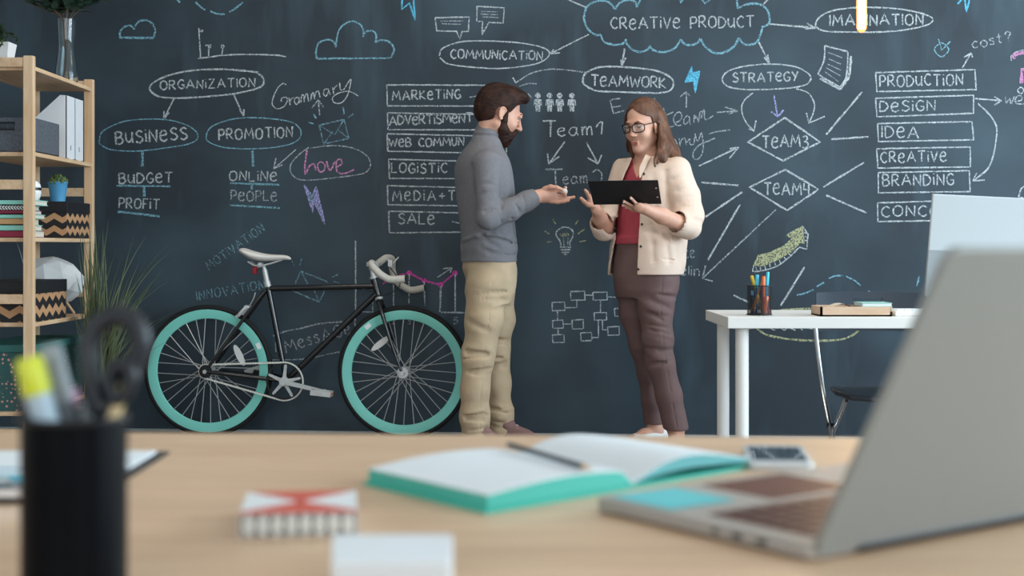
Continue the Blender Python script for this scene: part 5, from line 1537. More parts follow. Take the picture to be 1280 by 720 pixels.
# dark pencil in the gutter
a, b_ = on_desk(636, 556, .026), on_desk(742, 587, .026)
t = empty('pencil', b_, 'dark pencil lying along the gutter of the open notebook', 'pencil')
d = a - b_; Lq = d.length; qm = d.to_track_quat('Z', 'Y').to_matrix()
MB().lathe([(0.0030, 0.02), (0.0030, Lq)], (0, 0, 0), 6, qm).build('barrel', mat('dark_pencil', '23303a', 0.4), t, smooth=30)
MB().lathe([(0, 0), (0.0030, 0.02)], (0, 0, 0), 12, qm).build('tip', mat('pencil_wood', 'c9a57c', 0.6), t)

# smartphone
p0, p1 = on_desk(937, 588), on_desk(1017, 588)
ex = (p1 - p0).normalized(); ey = Vector((-ex.y, ex.x, 0))
ex = Matrix.Rotation(R(-6), 3, 'Z') @ ex; ey = Vector((-ex.y, ex.x, 0))
wp, hp = 0.0675, 0.140
o = Vector((p0.x, p0.y, DESK)) + ex * wp / 2 + ey * hp / 2
t = empty('smartphone', o, 'white smartphone with a dark glossy screen lying on the desk', 'phone')
def rrect(w_, h_, r0, n=6):
    pts = []
    for cx_, cy_, a_ in ((w_ / 2 - r0, h_ / 2 - r0, 0), (-w_ / 2 + r0, h_ / 2 - r0, 90), (-w_ / 2 + r0, -h_ / 2 + r0, 180), (w_ / 2 - r0, -h_ / 2 + r0, 270)):
        for i in range(n + 1):
            th = R(a_ + 90 * i / n)
            pts.append((cx_ + r0 * math.cos(th), cy_ + r0 * math.sin(th)))
    return pts
def lay(pts, z0): return [o + ex * x + ey * y + Vector((0, 0, z0)) for x, y in pts]
MB().prism(lay(rrect(wp, hp, .010), 0), (0, 0, .0078)).build('body', mat('white_phone', 'dfe2e4', 0.25), t, o, smooth=40, bevel=0.0015)
MB().prism(lay([(x, y + .003) for x, y in rrect(wp - .010, hp - .036, .001)], .0078), (0, 0, .0004)).build('screen', mat('dark_glass', '0c0f13', 0.04, spec=1.0, coat=1.0), t, o, smooth=False)
MB().prism(lay([(x, y - hp / 2 + .0085) for x, y in rrect(.010, .010, .0049)], .0078), (0, 0, .0003)).build('home_button', mat('phone_button', 'c4c8ca', 0.3), t, o, smooth=False)

# laptop seen from behind its lid
A = on_desk(1014, 704); Bq = on_desk(748, 639); Cq = on_desk(1280, 653)
hd = (Cq - A).normalized()               # hinge direction
fd = (Bq - A).normalized()               # towards the front edge
fd = (fd - hd * fd.dot(hd)).normalized()
LW, LD_ = 0.345, (Bq - A).length
BH = 0.0135
o = Vector((A.x, A.y, DESK)) + hd * LW / 2
t = empty('laptop', o, 'open silver laptop seen from behind its lid in the right foreground', 'laptop')
M_alu = mat('silver_aluminium', 'aaa6a1', 0.42, 0.3)
M_alul = mat('lid_aluminium', '8e9290', 0.45, 0.25)
def lpp(u, v, h): return Vector((A.x, A.y, DESK)) + hd * u + fd * v + Vector((0, 0, h))
def lrect(u0, v0, u1, v1, h, r0=0.008):
    cu, cv = (u0 + u1) / 2, (v0 + v1) / 2
    return [lpp(cu + x, cv + y, h) for x, y in rrect(u1 - u0, v1 - v0, r0)]
MB().prism(lrect(0, 0, LW, LD_, .002), (0, 0, BH - .002)).build('base', M_alu, t, o, smooth=40, bevel=0.0015)
kb = MB()
kw, kd = (LW - .05) / 14, .0175
for r0 in range(6):
    for k in range(14):
        u0 = .025 + k * kw; v0 = .020 + r0 * .0185
        if r0 == 5 and False: continue
        kb.prism([lpp(u0 + .0012, v0 + .0012, BH), lpp(u0 + kw - .0012, v0 + .0012, BH), lpp(u0 + kw - .0012, v0 + kd - .0006, BH), lpp(u0 + .0012, v0 + kd - .0006, BH)], (0, 0, .0016))
MB().prism(lrect(.022, .017, LW - .022, .135, BH, .004), (0, 0, .0004)).build('keyboard_well', mat('key_well', '6a4438', 0.5), t, o, smooth=False)  # well tinted with the same reflected brown as the keys
kb.build('keys', mat('keys_painted_reflection', '5c3026', 0.3), t, o, smooth=False)  # red-brown reflection on the keyboard, painted into the key colour
MB().prism(lrect(LW / 2 - .055, .150, LW / 2 + .055, LD_ - .012, BH, .004), (0, 0, .0003)).build('trackpad', mat('trackpad_painted_reflection', '7a4730', 0.25), t, o, smooth=False)  # its brown is a reflection put into the base colour
pt = MB()
for v0, w_ in ((.045, .010), (.072, .010), (.098, .006)):
    pt.prism([lpp(-.0004, v0, .0055), lpp(-.0004, v0 + w_, .0055), lpp(-.0004, v0 + w_, .0095), lpp(-.0004, v0, .0095)], hd * .0008)
pt.build('ports', M_black, t, o, smooth=False)
th = R(28)
lu = Vector((0, 0, 1)) * math.cos(th) - fd * math.sin(th)
ln_ = fd * math.cos(th) + Vector((0, 0, 1)) * math.sin(th)     # towards the user
LL = LD_ + .006
def lidp(x, y, k): return Vector((A.x, A.y, DESK + .006)) + hd * (LW / 2 + x) + lu * (y) + ln_ * k
lid_poly = [(x, y + LL / 2) for x, y in rrect(LW, LL, .012)]
MB().prism([lidp(x, y, -.003) for x, y in lid_poly], ln_ * .006).build('lid', M_alul, t, o, smooth=40, bevel=0.0012)
MB().prism([lidp(x * .965, .012 + (y - 0) * .94, .0031) for x, y in lid_poly], ln_ * .0006).build('screen', mat('dark_glass', '0c0f13', 0.04, spec=1.0, coat=1.0), t, o, smooth=False)
MB().cyl(lpp(.05, 0.0, BH * .55), lpp(LW - .05, 0.0, BH * .55), .0055, 16).build('hinge', M_black, t, o)
# turquoise sticky note on the palm rest
m0 = lpp(.045, LD_ - .055, BH)
sn = []
for (u, v) in ((.010, .165), (.086, .165), (.086, .243), (.010, .243)):
    sn.append(lpp(u, v, BH + .0004))
ob = MB().prism(sn, (0, 0, .0006)).build('sticky_note', mat('aqua_note', '62c6cc', 0.7), None, sn[0], smooth=False)
tag(ob, 'turquoise sticky note on the palm rest of the silver laptop', 'note')
# ------------------------------------------------------------------ smooth bodies: blended volumes turned into one surface
class Vol:
    def __init__(s, lo, hi, h):
        s.h = h
        s.lo = np.array(lo, float)
        n = np.ceil((np.array(hi, float) - s.lo) / h).astype(int) + 1
        s.ax = [s.lo[i] + h * np.arange(n[i]) for i in range(3)]
        s.F = np.full(n, 9.0, np.float32)
    def sub(s, lo, hi):
        sl = []
        for i in range(3):
            a = int(np.clip(np.floor((lo[i] - s.lo[i]) / s.h), 0, s.F.shape[i] - 1))
            b = int(np.clip(np.ceil((hi[i] - s.lo[i]) / s.h) + 1, a + 1, s.F.shape[i]))
            sl.append(slice(a, b))
        X = s.ax[0][sl[0]].astype(np.float32)[:, None, None]
        Y = s.ax[1][sl[1]].astype(np.float32)[None, :, None]
        Z = s.ax[2][sl[2]].astype(np.float32)[None, None, :]
        return tuple(sl), X, Y, Z
    def put(s, sl, d, k=0.0, op='+'):
        a = s.F[sl]
        if op == '-':
            a, d = -a, d
        if k <= 0:
            r = np.minimum(a, d)
        else:
            hh = np.clip(0.5 + 0.5 * (a - d) / k, 0, 1)
            r = a * (1 - hh) + d * hh - k * hh * (1 - hh)
        s.F[sl] = -r if op == '-' else r
    def cap(s, a, b, ra, rb=None, k=0.02, op='+', flat=None):
        rb = ra if rb is None else rb
        a, b = np.array(a, float), np.array(b, float)
        m = max(ra, rb) * 1.05 + k + 2 * s.h + 0.01
        sl, X, Y, Z = s.sub(np.minimum(a, b) - m, np.maximum(a, b) + m)
        d_ = b - a
        L2 = max(float(d_ @ d_), 1e-12)
        t = np.clip(((X - a[0]) * d_[0] + (Y - a[1]) * d_[1] + (Z - a[2]) * d_[2]) / L2, 0, 1)
        ux, uy, uz = X - a[0] - t * d_[0], Y - a[1] - t * d_[1], Z - a[2] - t * d_[2]
        if flat is not None:                       # (direction, factor): thinner along that direction
            n = np.array(flat[0], float); n /= np.linalg.norm(n); f = flat[1]
            q = ux * n[0] + uy * n[1] + uz * n[2]
            e = q * (1 / f - 1)
            ux, uy, uz = ux + e * n[0], uy + e * n[1], uz + e * n[2]
            d = (np.sqrt(ux ** 2 + uy ** 2 + uz ** 2) - (ra + (rb - ra) * t)) * (f if f < 1 else 1)
        else:
            d = np.sqrt(ux ** 2 + uy ** 2 + uz ** 2) - (ra + (rb - ra) * t)
        s.put(sl, d, k, op)
        return s
    def chain(s, pts, k=0.02, op='+', flat=None):
        for (a, ra), (b, rb) in zip(pts[:-1], pts[1:]):
            s.cap(a, b, ra, rb, k, op, flat)
        return s
    def ell(s, c, r, M=None, k=0.02, op='+'):
        c = np.array(c, float); r = np.array(r, float)
        m = r.max() + k + 2 * s.h + 0.01
        sl, X, Y, Z = s.sub(c - m, c + m)
        M = np.eye(3) if M is None else np.array(M)
        dx, dy, dz = X - c[0], Y - c[1], Z - c[2]
        p = [dx * M[0, i] + dy * M[1, i] + dz * M[2, i] for i in range(3)]
        k0 = np.sqrt(sum((p[i] / r[i]) ** 2 for i in range(3)))
        k1 = np.sqrt(sum((p[i] / r[i] ** 2) ** 2 for i in range(3))) + 1e-6
        s.put(sl, k0 * (k0 - 1) / k1, k, op)
        return s
    def stack(s, rows, fwd, k=0.02, rnd=0.01, pw=2.0):
        """rows (z, cx, cy, r_forward, r_side); ellipse cross-sections turned to face fwd"""
        rows = sorted(rows)
        A = np.array(rows, float)
        zz = np.linspace(A[0, 0], A[-1, 0], 120)
        C = []
        for j in range(1, 5):
            v = np.interp(zz, A[:, 0], A[:, j])
            w_ = np.convolve(np.pad(v, 4, mode='edge'), np.ones(9) / 9, 'valid')
            C.append(w_)
        R_ = max(A[:, 3].max(), A[:, 4].max()) + k + 0.03
        lo = [A[:, 1].min() - R_, A[:, 2].min() - R_, A[0, 0] - 0.04]
        hi = [A[:, 1].max() + R_, A[:, 2].max() + R_, A[-1, 0] + 0.04]
        sl, X, Y, Z = s.sub(lo, hi)
        cx, cy, rf, rs = [np.interp(Z, zz, c).astype(np.float32) for c in C]
        f = np.array(fwd, float)[:2]; f /= np.linalg.norm(f)
        u = (X - cx) * f[0] + (Y - cy) * f[1]
        v = -(X - cx) * f[1] + (Y - cy) * f[0]
        q = ((np.abs(u) / rf) ** pw + (np.abs(v) / rs) ** pw) ** (1 / pw)
        d = (q - 1) * np.minimum(rf, rs)
        d = np.maximum(d, np.maximum(Z - A[-1, 0], A[0, 0] - Z))
        s.put(sl, d, k)
        return s
    def groove(s, pts, r, depth):
        """shallow crease (depth > 0) or ridge (depth < 0) along a polyline"""
        for a, b in zip(pts[:-1], pts[1:]):
            a, b = np.array(a, float), np.array(b, float)
            m = 3 * r
            sl, X, Y, Z = s.sub(np.minimum(a, b) - m, np.maximum(a, b) + m)
            d_ = b - a
            t = np.clip(((X - a[0]) * d_[0] + (Y - a[1]) * d_[1] + (Z - a[2]) * d_[2]) / max(float(d_ @ d_), 1e-12), 0, 1)
            q = (X - a[0] - t * d_[0]) ** 2 + (Y - a[1] - t * d_[1]) ** 2 + (Z - a[2] - t * d_[2]) ** 2
            w_ = np.where((t > 0) & (t < 1), 1.0, 0.5)
            s.F[sl] += (depth * np.exp(-q / r ** 2) * w_).astype(np.float32)
        return s
    def wrinkle(s, c, axis, Rr, n, span, rg, depth=0.006, r=0.009, front=None, arc=1.6):
        """creases running part of the way round a limb"""
        axis = np.array(axis, float); axis /= np.linalg.norm(axis)
        a = np.cross(axis, [0.3, 1, 0.2]); a /= np.linalg.norm(a); b = np.cross(axis, a)
        for i in range(n):
            o_ = np.array(c, float) + axis * rg.uniform(-span, span)
            th0 = rg.uniform(0, 6.28) if front is None else math.atan2(np.dot(front, b), np.dot(front, a)) + rg.uniform(-.7, .7)
            sl_ = rg.uniform(-0.45, 0.45)
            P = []
            for j in range(7):
                th = th0 + arc * (j / 6 - .5)
                P.append(o_ + (a * math.cos(th) + b * math.sin(th)) * Rr + axis * sl_ * Rr * (j / 6 - .5))
            s.groove(P, r * rg.uniform(.7, 1.2), depth * rg.uniform(.5, 1.1) * (1 if rg.random() < .7 else -.7))
        return s
    def cut(s, fn):
        """keep only where fn(X, Y, Z) < 0 (a distance-like field)"""
        sl, X, Y, Z = s.sub(s.lo, s.lo + s.h * np.array(s.F.shape))
        s.F = np.maximum(s.F, fn(X, Y, Z).astype(np.float32))
        return s
    def soft_noise(s, amp, freq, seed=1):
        rg = np.random.RandomState(seed)
        X, Y, Z = s.ax[0][:, None, None], s.ax[1][None, :, None], s.ax[2][None, None, :]
        near = np.abs(s.F) < 0.03
        idx = np.nonzero(near)
        p = np.stack([s.ax[i][idx[i]] for i in range(3)], 1)
        v = np.zeros(len(p))
        for i in range(7):
            k_ = rg.normal(size=3); k_ *= freq * rg.uniform(.5, 1.6) / np.linalg.norm(k_)
            v += np.sin(p @ k_ + rg.uniform(0, 6.28) + 1.3 * np.sin(p @ rg.normal(size=3) * freq * .4))
        s.F[idx] += (amp * v / 3).astype(np.float32)
        return s
    def surface(s):
        Fd = s.F
        S = Fd < 0
        n = np.array(Fd.shape)
        cnt = np.zeros(n - 1, np.int8)
        for i in (0, 1):
            for j in (0, 1):
                for k in (0, 1):
                    cnt += S[i:n[0] - 1 + i, j:n[1] - 1 + j, k:n[2] - 1 + k]
        act = (cnt > 0) & (cnt < 8)
        I = np.stack(np.nonzero(act), 1)
        idm = np.full(n - 1, -1, np.int32)
        idm[act] = np.arange(len(I))
        V = np.zeros((len(I), 3)); W_ = np.zeros(len(I))
        cor = [(i, j, k) for i in (0, 1) for j in (0, 1) for k in (0, 1)]
        val = {c: Fd[I[:, 0] + c[0], I[:, 1] + c[1], I[:, 2] + c[2]].astype(float) for c in cor}
        for c in cor:
            for ax in range(3):
                if c[ax] == 0:
                    e = list(c); e[ax] = 1; e = tuple(e)
                    a, b = val[c], val[e]
                    m = (a < 0) != (b < 0)
                    t = np.where(m, a / np.where(m, a - b, 1), 0)
                    p = np.tile(np.array(c, float), (len(I), 1)); p[:, ax] += t
                    V += p * m[:, None]; W_ += m
        V = s.lo + s.h * (I + V / W_[:, None])
        Q = []
        for ax in range(3):
            a = [slice(0, n[i]) for i in range(3)]; b = list(a)
            a[ax] = slice(0, n[ax] - 1); b[ax] = slice(1, n[ax])
            o1, o2 = [i for i in range(3) if i != ax]
            sa, sb = S[tuple(a)], S[tuple(b)]
            E = np.stack(np.nonzero(sa != sb), 1)
            ok = (E[:, o1] > 0) & (E[:, o2] > 0) & (E[:, o1] < n[o1] - 1) & (E[:, o2] < n[o2] - 1)
            E = E[ok]
            fl = sa[E[:, 0], E[:, 1], E[:, 2]]
            def cell(d1, d2):
                q = E.copy(); q[:, o1] -= d1; q[:, o2] -= d2
                return idm[q[:, 0], q[:, 1], q[:, 2]]
            q = np.stack([cell(1, 1), cell(0, 1), cell(0, 0), cell(1, 0)], 1)
            if ax == 1: fl = ~fl
            q[~fl] = q[~fl][:, ::-1]
            Q.append(q)
        return V, np.concatenate(Q)
    def build(s, name, mats, parent=None, origin=(0, 0, 0), pick=None, relax=1):
        V, Q = s.surface()
        for _ in range(relax):                      # light smoothing
            acc = np.zeros_like(V); c_ = np.zeros(len(V))
            for i in range(4):
                for j in (1, 3):
                    np.add.at(acc, Q[:, i], V[Q[:, (i + j) % 4]]); np.add.at(c_, Q[:, i], 1)
            V = 0.5 * V + 0.5 * acc / np.maximum(c_, 1)[:, None]
        me = bpy.data.meshes.new(name)
        Vl = (V - np.array(origin)).astype(np.float32)
        me.vertices.add(len(Vl)); me.vertices.foreach_set('co', Vl.ravel())
        me.loops.add(Q.size); me.loops.foreach_set('vertex_index', Q.astype(np.int32).ravel())
        me.polygons.add(len(Q))
        me.polygons.foreach_set('loop_start', np.arange(0, Q.size, 4, dtype=np.int32))
        me.polygons.foreach_set('loop_total', np.full(len(Q), 4, np.int32))
        for m in (mats if isinstance(mats, (list, tuple)) else [mats]):
            me.materials.append(m)
        if pick is not None:
            me.polygons.foreach_set('material_index', pick(V[Q].mean(1)).astype(np.int32))
        me.polygons.foreach_set('use_smooth', np.ones(len(Q), bool))
        me.update(calc_edges=True)
        me.validate()
        ob = bpy.data.objects.new(name, me)
        COL.objects.link(ob)
        if parent is not None: ob.parent = parent
        else: ob.location = origin
        return ob

def frame(fwd_deg, pitch, roll=0.0):
    """head axes: columns forward, left, up; fwd_deg measured from +X, pitch downwards"""
    M = Matrix.Rotation(R(fwd_deg), 3, 'Z') @ Matrix.Rotation(R(pitch), 3, 'Y') @ Matrix.Rotation(R(roll), 3, 'X')
    return np.array(M)

class Head:
    def __init__(s, o, M, sc): s.o, s.M, s.sc = np.array(o, float), M, sc
    def p(s, x, y, z): return s.o + s.M @ (np.array([x, y, z]) * s.sc)
    def loc(s, P): return ((P - s.o) @ s.M) / s.sc
    def skin(s, v, fem=False):
        c = s.sc
        E = lambda x, y, z, r, k=.02, op='+': v.ell(s.p(x, y, z), np.array(r) * c, s.M, k * c, op)
        C = lambda a, b, ra, rb=None, k=.012, op='+': v.cap(s.p(*a), s.p(*b), ra * c, (ra if rb is None else rb) * c, k * c, op)
        E(-.012, 0, .052, (.098, .075, .086))
        E(.035, 0, -.01, (.064, .058 if fem else .061, .088))
        j = .048 if fem else .053
        for q in (-1, 1):
            C((-.006, j * q, -.045), (.066, .014 * q, -.093), .016, .015, .03)
            E(.064, .040 * q, -.018, (.026, .022, .024), .02)
        E(.079, 0, -.090, (.018, .020, .017), .02)
        C((.092, -.034, .040), (.092, .034, .040), .009 if fem else .0095, None, .015)
        for q in (-1, 1):
            E(.106, .033 * q, .019, (.016, .017, .012), .012, '-')
        if fem:
            C((.098, 0, .026), (.114, 0, -.014), .006, .0085, .012)
            E(.1145, 0, -.0155, (.009, .009, .008), .008)
        else:
            C((.098, 0, .030), (.121, 0, -.014), .008, .011, .012)
            E(.121, 0, -.016, (.011, .010, .009), .008)
        for q in (-1, 1):
            E(.106, .0115 * q, -.020, (.009, .007, .006), .006)
        mz = .008 if fem else 0.0
        lx = .003 if fem else 0.0
        lr = .78 if fem else 1.0
        C((.0985 - lx, -.015, -.046 - mz), (.0985 - lx, .015, -.046 - mz), .0062 * lr, None, .006)
        C((.0965 - lx, -.012, -.0555 - mz), (.0965 - lx, .012, -.0555 - mz), .0072 * lr, None, .006)
        v.groove([s.p(.104, -.022, -.0505 - mz), s.p(.106, 0, -.0508 - mz), s.p(.104, .022, -.0505 - mz)], .004 * c, .0035 * c)
        for q in (-1, 1):
            exo = .018 if fem else 0.0
            E(-.008 + exo, .074 * q, .003, (.0140, .007, .026), .006)
            hx = [(u_ + exo, w_) for u_, w_ in [(.004, .022), (-.004, .031), (-.014, .030), (-.021, .018), (-.021, .002), (-.014, -.014), (-.004, -.024), (.002, -.018)]]
            for (a_, b_), (c__, d__) in zip(hx[:-1], hx[1:]):
                C((a_, (.0785 - .2 * a_ - .0015) * q, b_), (c__, (.0785 - .2 * c__ - .0015) * q, d__), .0042, None, .003)
            E(.0895, .0325 * q, .0262 if fem else .0285, (.0135, .018, .0085), .006)
            E(.0885, .0325 * q, .0085, (.0125, .017, .0065), .006)
        return v
    def eyes(s, parent, origin, iris, white='b9b0a8'):
        for q in (-1, 1):
            mb = MB()
            c_ = s.p(.0845, .0325 * q, .019) - np.array(origin)
            mb.ball(c_, .0125 * s.sc, 16)
            e = mb.build('eye', mat('eye_white_' + white, white, 0.25), parent)
            look = s.M @ np.array([.9, 0.10, -.42 if True else 0]); look /= np.linalg.norm(look)
            MB().ball(c_ + look * .0078 * s.sc, .0072 * s.sc, 12).build('iris', mat('iris_' + iris, iris, 0.15), e)
# ------------------------------------------------------------------ the man
M_skin = mat('skin', 'cda08b', 0.5, sub=0.12, var=0.10, scale=14, col2='c08d78')
M_lip = mat('lips', 'a8665c', 0.45)
rgm = random.Random(21)
DM = 6.90
def Mn(px, py, dy=0.0): return np.array(W(px, py, DM + dy))
mo = np.array([W(606, 549, DM).x, DM, 0.0])
fm = np.array([math.cos(R(20)), math.sin(R(20)), 0]); lm = np.array([-fm[1], fm[0], 0])
hM = Head(Mn(622, 145, 0.0), frame(20, 21), 1.06)
def rows(P, DD, scale_f=1.0):
    """(row y, centre x, half width in px, side radius) -> stack rows for a torso seen nearly side on"""
    out = []
    for (py, cx_, hw, rs) in P:
        c_ = W(cx_, py, DD)
        h_ = hw * DD / F
        rf = math.sqrt(max(h_ * h_ - (rs * math.sin(R(20))) ** 2, 0.0004)) / math.cos(R(20))
        out.append((c_.z, c_.x, c_.y, rf * scale_f, rs))
    return out
TOR = [(327, 611, 35, .172), (320, 611, 33.5, .165), (312, 611, 36, .172), (300, 611, 34, .165), (280, 609, 34, .17), (260, 607.5, 35.5, .18), (240, 606.5, 36.5, .19), (220, 605, 36.5, .20), (207, 603.5, 35, .205), (198, 603, 31.5, .195), (190, 603.5, 27, .15), (182, 605.5, 22, .105), (174, 608, 18, .075), (168, 610, 16, .065)]
# body: one continuous surface, head to feet
v = Vol((Mn(560, 100)[0], DM - .36, -.01), (Mn(726, 100)[0], DM + .32, 1.84), .0033)
v.stack([(z_, x_, y_, rf - .022, rs - .022) for (z_, x_, y_, rf, rs) in rows(TOR, DM)], fm, .02)
v.stack([(z_, x_, y_, rf - .025, rs - .025) for (z_, x_, y_, rf, rs) in rows([(372, 611, 31, .16), (350, 611, 35, .165), (320, 611, 34, .165)], DM)], fm, .03)
LEG_N = [(Mn(608, 358, -.085), .098), (Mn(605, 400, -.09), .086), (Mn(598, 445, -.095), .074), (Mn(594, 485, -.10), .066), (Mn(593.5, 520, -.10), .066), (Mn(594.5, 541, -.10), .068)]
LEG_F = [(Mn(620, 358, .085), .096), (Mn(621, 400, .09), .082), (Mn(619, 440, .10), .069), (Mn(622, 480, .11), .061), (Mn(625, 518, .115), .061), (Mn(627, 536, .115), .061)]
for L in (LEG_N, LEG_F):
    v.chain([(p_, r_ - .022) for p_, r_ in L], .03)
SH_R, EL_R, WR_R = Mn(609, 205, -.168), Mn(610, 273.5, -.232), Mn(669, 246.5, -.150)
SH_L, EL_L, WR_L = Mn(598, 205, .175), Mn(600, 272, .215), Mn(622, 322, .185)
v.chain([(SH_R, .048), (EL_R, .026), (Mn(640, 261, -.19), .029), (WR_R, .029), (Mn(677, 244.5, -.14), .028)], .02)
v.chain([(SH_L, .048), (EL_L, .026), (WR_L, .028), (Mn(626, 334, .18), .028)], .02)
v.cap(Mn(607, 176, 0), hM.p(-.022, 0, -.05), .056, .054, .03)
hM.skin(v)
# right hand, palm up, offering a piece of chalk
k_ = .007
v.cap(Mn(678, 244, -.140), Mn(690, 243.5, -.130), .029, .026, .014, flat=((0, 1, .25), .62))
v.cap(Mn(680, 247, -.142), Mn(692, 249, -.130), .022, .019, .012, flat=((0, 1, .4), .7))
def fing(pts, r0, r1, kk=.006):
    m_ = len(pts) - 1
    v.chain([(p_, r0 + (r1 - r0) * i / m_) for i, p_ in enumerate(pts)], kk)
fing([Mn(681, 236, -.150), Mn(688, 233.5, -.158), Mn(696, 234.5, -.160), Mn(702, 236.8, -.150)], .0125, .0085)       # thumb
fing([Mn(690, 240, -.120), Mn(700, 239, -.105), Mn(706, 237, -.110), Mn(707, 234.5, -.125)], .0105, .0080)             # index, curled behind the chalk
fing([Mn(692, 244.5, -.128), Mn(700, 245.5, -.125), Mn(706, 244, -.135), Mn(705, 241, -.148)], .0105, .0080)           # middle
fing([Mn(692, 248.5, -.130), Mn(703, 249.5, -.128), Mn(711, 247.8, -.128), Mn(717.5, 246.5, -.130)], .0100, .0075)     # ring, straight
fing([Mn(688, 252, -.136), Mn(697, 253, -.140), Mn(705, 252, -.142), Mn(711, 251, -.142)], .0092, .0068)               # little finger
# left hand hanging
v.cap(Mn(627, 336, .178), Mn(629, 348, .172), .024, .022, .012, flat=(lm, .55))
for i, q in enumerate((-1.5, -.5, .5, 1.5)):
    o2 = fm * q * .013
    fing([Mn(629, 350, .170) + o2, Mn(630, 359, .164) + o2, Mn(629, 367 - abs(q) * 1.2, .156) + o2], .0095, .007)
fing([Mn(628, 340, .165) + fm * .022, Mn(630, 349, .155) + fm * .034, Mn(630, 356, .150) + fm * .036], .0105, .008)
def pick_m(P):
    L = hM.loc(P)
    lip = (L[:, 0] > .098) & (np.abs(L[:, 1]) < .022) & (L[:, 2] > -.063) & (L[:, 2] < -.0415)
    return lip.astype(int)
man = v.build('person', [M_skin, M_lip], None, mo, pick_m)
tag(man, 'bearded person in grey turtleneck and beige chinos offering chalk with open hand', 'person')
hM.eyes(man, mo, '3a2a20', '7d736b')
# hair
M_hair = mat('dark_brown_hair', '3b241c', 0.6, spec=0.2, bump=0.6, bscale=60, bstretch=(.5, .5, 1.6), var=0.4, scale=30, col2='1c110e')
c = hM.sc
v = Vol(hM.o - .2, hM.o + [.2, .2, .23], .0028)
v.ell(hM.p(-.016, 0, .062), np.array((.106, .083, .088)) * c, hM.M, .01)
v.ell(hM.p(-.055, 0, .015), np.array((.066, .072, .075)) * c, hM.M, .03)
v.ell(hM.p(.052, -.004, .120), np.array((.062, .060, .034)) * c, hM.M, .03)
def lc(X, Y, Z):
    dx, dy, dz = X - hM.o[0], Y - hM.o[1], Z - hM.o[2]
    M = hM.M
    return [(dx * M[0, i] + dy * M[1, i] + dz * M[2, i]) / c for i in range(3)]
def hair_cut(X, Y, Z):
    x, y, z = lc(X, Y, Z)
    face = np.minimum(x - (.030 + .45 * np.maximum(0, z - .02)), (.104 - .9 * np.maximum(0, np.abs(y) - .02)) - z)
    ear = .030 - np.sqrt((x + .006) ** 2 + (z - .002) ** 2 * .8) 
    ear = np.minimum(ear, np.abs(y) - .055)
    low = np.minimum((-.008 - z), x + .030)
    nape = -.060 - z
    return np.maximum(np.maximum(face, ear), np.maximum(low, nape)) * c
v.cut(hair_cut)
for i in range(26):
    a = rgm.uniform(-.07, .07)
    v.groove([hM.p(.10, a * .6 + .01, .125), hM.p(.03, a, .152), hM.p(-.05, a * 1.1, .140), hM.p(-.10, a, .08), hM.p(-.11, a, .01)], .006, .0028 * rgm.choice((1, -1)))
v.build('hair', M_hair, man, mo)
# beard
v = Vol(hM.o - .2, hM.o + .2, .0028)
for q in (-1, 1):
    v.chain([(hM.p(.020, .067 * q, .030), .005 * c), (hM.p(.018, .062 * q, -.020), .010 * c), (hM.p(.024, .050 * q, -.058), .017 * c), (hM.p(.052, .027 * q, -.090), .020 * c), (hM.p(.071, 0, -.099), .022 * c)], .03)
    v.chain([(hM.p(.106, .004 * q, -.036), .0075 * c), (hM.p(.098, .024 * q, -.046), .008 * c), (hM.p(.078, .034 * q, -.068), .013 * c)], .02)
    v.cap(hM.p(.046, .045 * q, -.058), hM.p(.074, .02 * q, -.080), .016 * c, .016 * c, .03)
v.ell(hM.p(.092, 0, -.074), np.array((.010, .016, .010)) * c, hM.M, .02)
v.soft_noise(.0010, 420, 3)
for i in range(60):
    a_ = rgm.uniform(-.06, .06); s_ = 1 if a_ > 0 else -1
    v.groove([hM.p(.02 + .03 * rgm.random(), a_, -.03 - .03 * rgm.random()), hM.p(.05 + .03 * rgm.random(), a_ * .7, -.08 - .02 * rgm.random()), hM.p(.08, a_ * .3, -.118)], .0035, .0016 * rgm.choice((1, -1)))
v.build('beard', M_hair, man, mo)
mb = MB()
for q in (-1, 1):
    P = crom([hM.p(.100, .014 * q, .0375) - mo, hM.p(.0995, .030 * q, .043) - mo, hM.p(.089, .046 * q, .040) - mo], 5)
    mb.tube(P, [.0028 * c + .0018 * c * math.sin(math.pi * min(1, i / 10 + .15)) for i in range(len(P))], 8)
    mb.build('eyebrow', M_hair, man); mb = MB()
# sweater
M_sw = mat('grey_knit', '757479', 0.9, bump=0.35, bscale=240, var=0.12, scale=60)
v = Vol((Mn(556, 100)[0], DM - .36, Mn(0, 335)[2]), (Mn(690, 100)[0], DM + .34, Mn(0, 140)[2]), .0038)
v.stack(rows(TOR, DM), fm, .02, pw=2.15)
v.chain([(SH_R, .066), (EL_R, .047), (Mn(638, 262, -.195), .050), (Mn(658, 251.5, -.16), .044), (Mn(669.5, 246.3, -.15), .041)], .03)
v.chain([(SH_L, .066), (EL_L, .052), (WR_L, .04)], .03)
nb_, nt_ = Mn(608.5, 174, 0), Mn(613.5, 158, 0)
v.cap(nb_, nt_, .068, .0645, .02)
ca = (nt_ - nb_) / np.linalg.norm(nt_ - nb_)
tilt_ = ca + np.array([.42, .1, 0.0]); tilt_ /= np.linalg.norm(tilt_)
v.cut(lambda X, Y, Z: np.where(Z > Mn(0, 182)[2], (X - nt_[0]) * tilt_[0] + (Y - nt_[1]) * tilt_[1] + (Z - nt_[2]) * tilt_[2], -1.0))
dcu = WR_R - Mn(658, 251.5, -.16); dcu /= np.linalg.norm(dcu)
v.cut(lambda X, Y, Z: np.where(X > Mn(650, 0)[0], (X - WR_R[0] - .008) * dcu[0] + (Y - WR_R[1]) * dcu[1] + (Z - WR_R[2]) * dcu[2], -1.0))
v.cut(lambda X, Y, Z: Mn(0, 327)[2] - Z + 0 * X + 0 * Y)
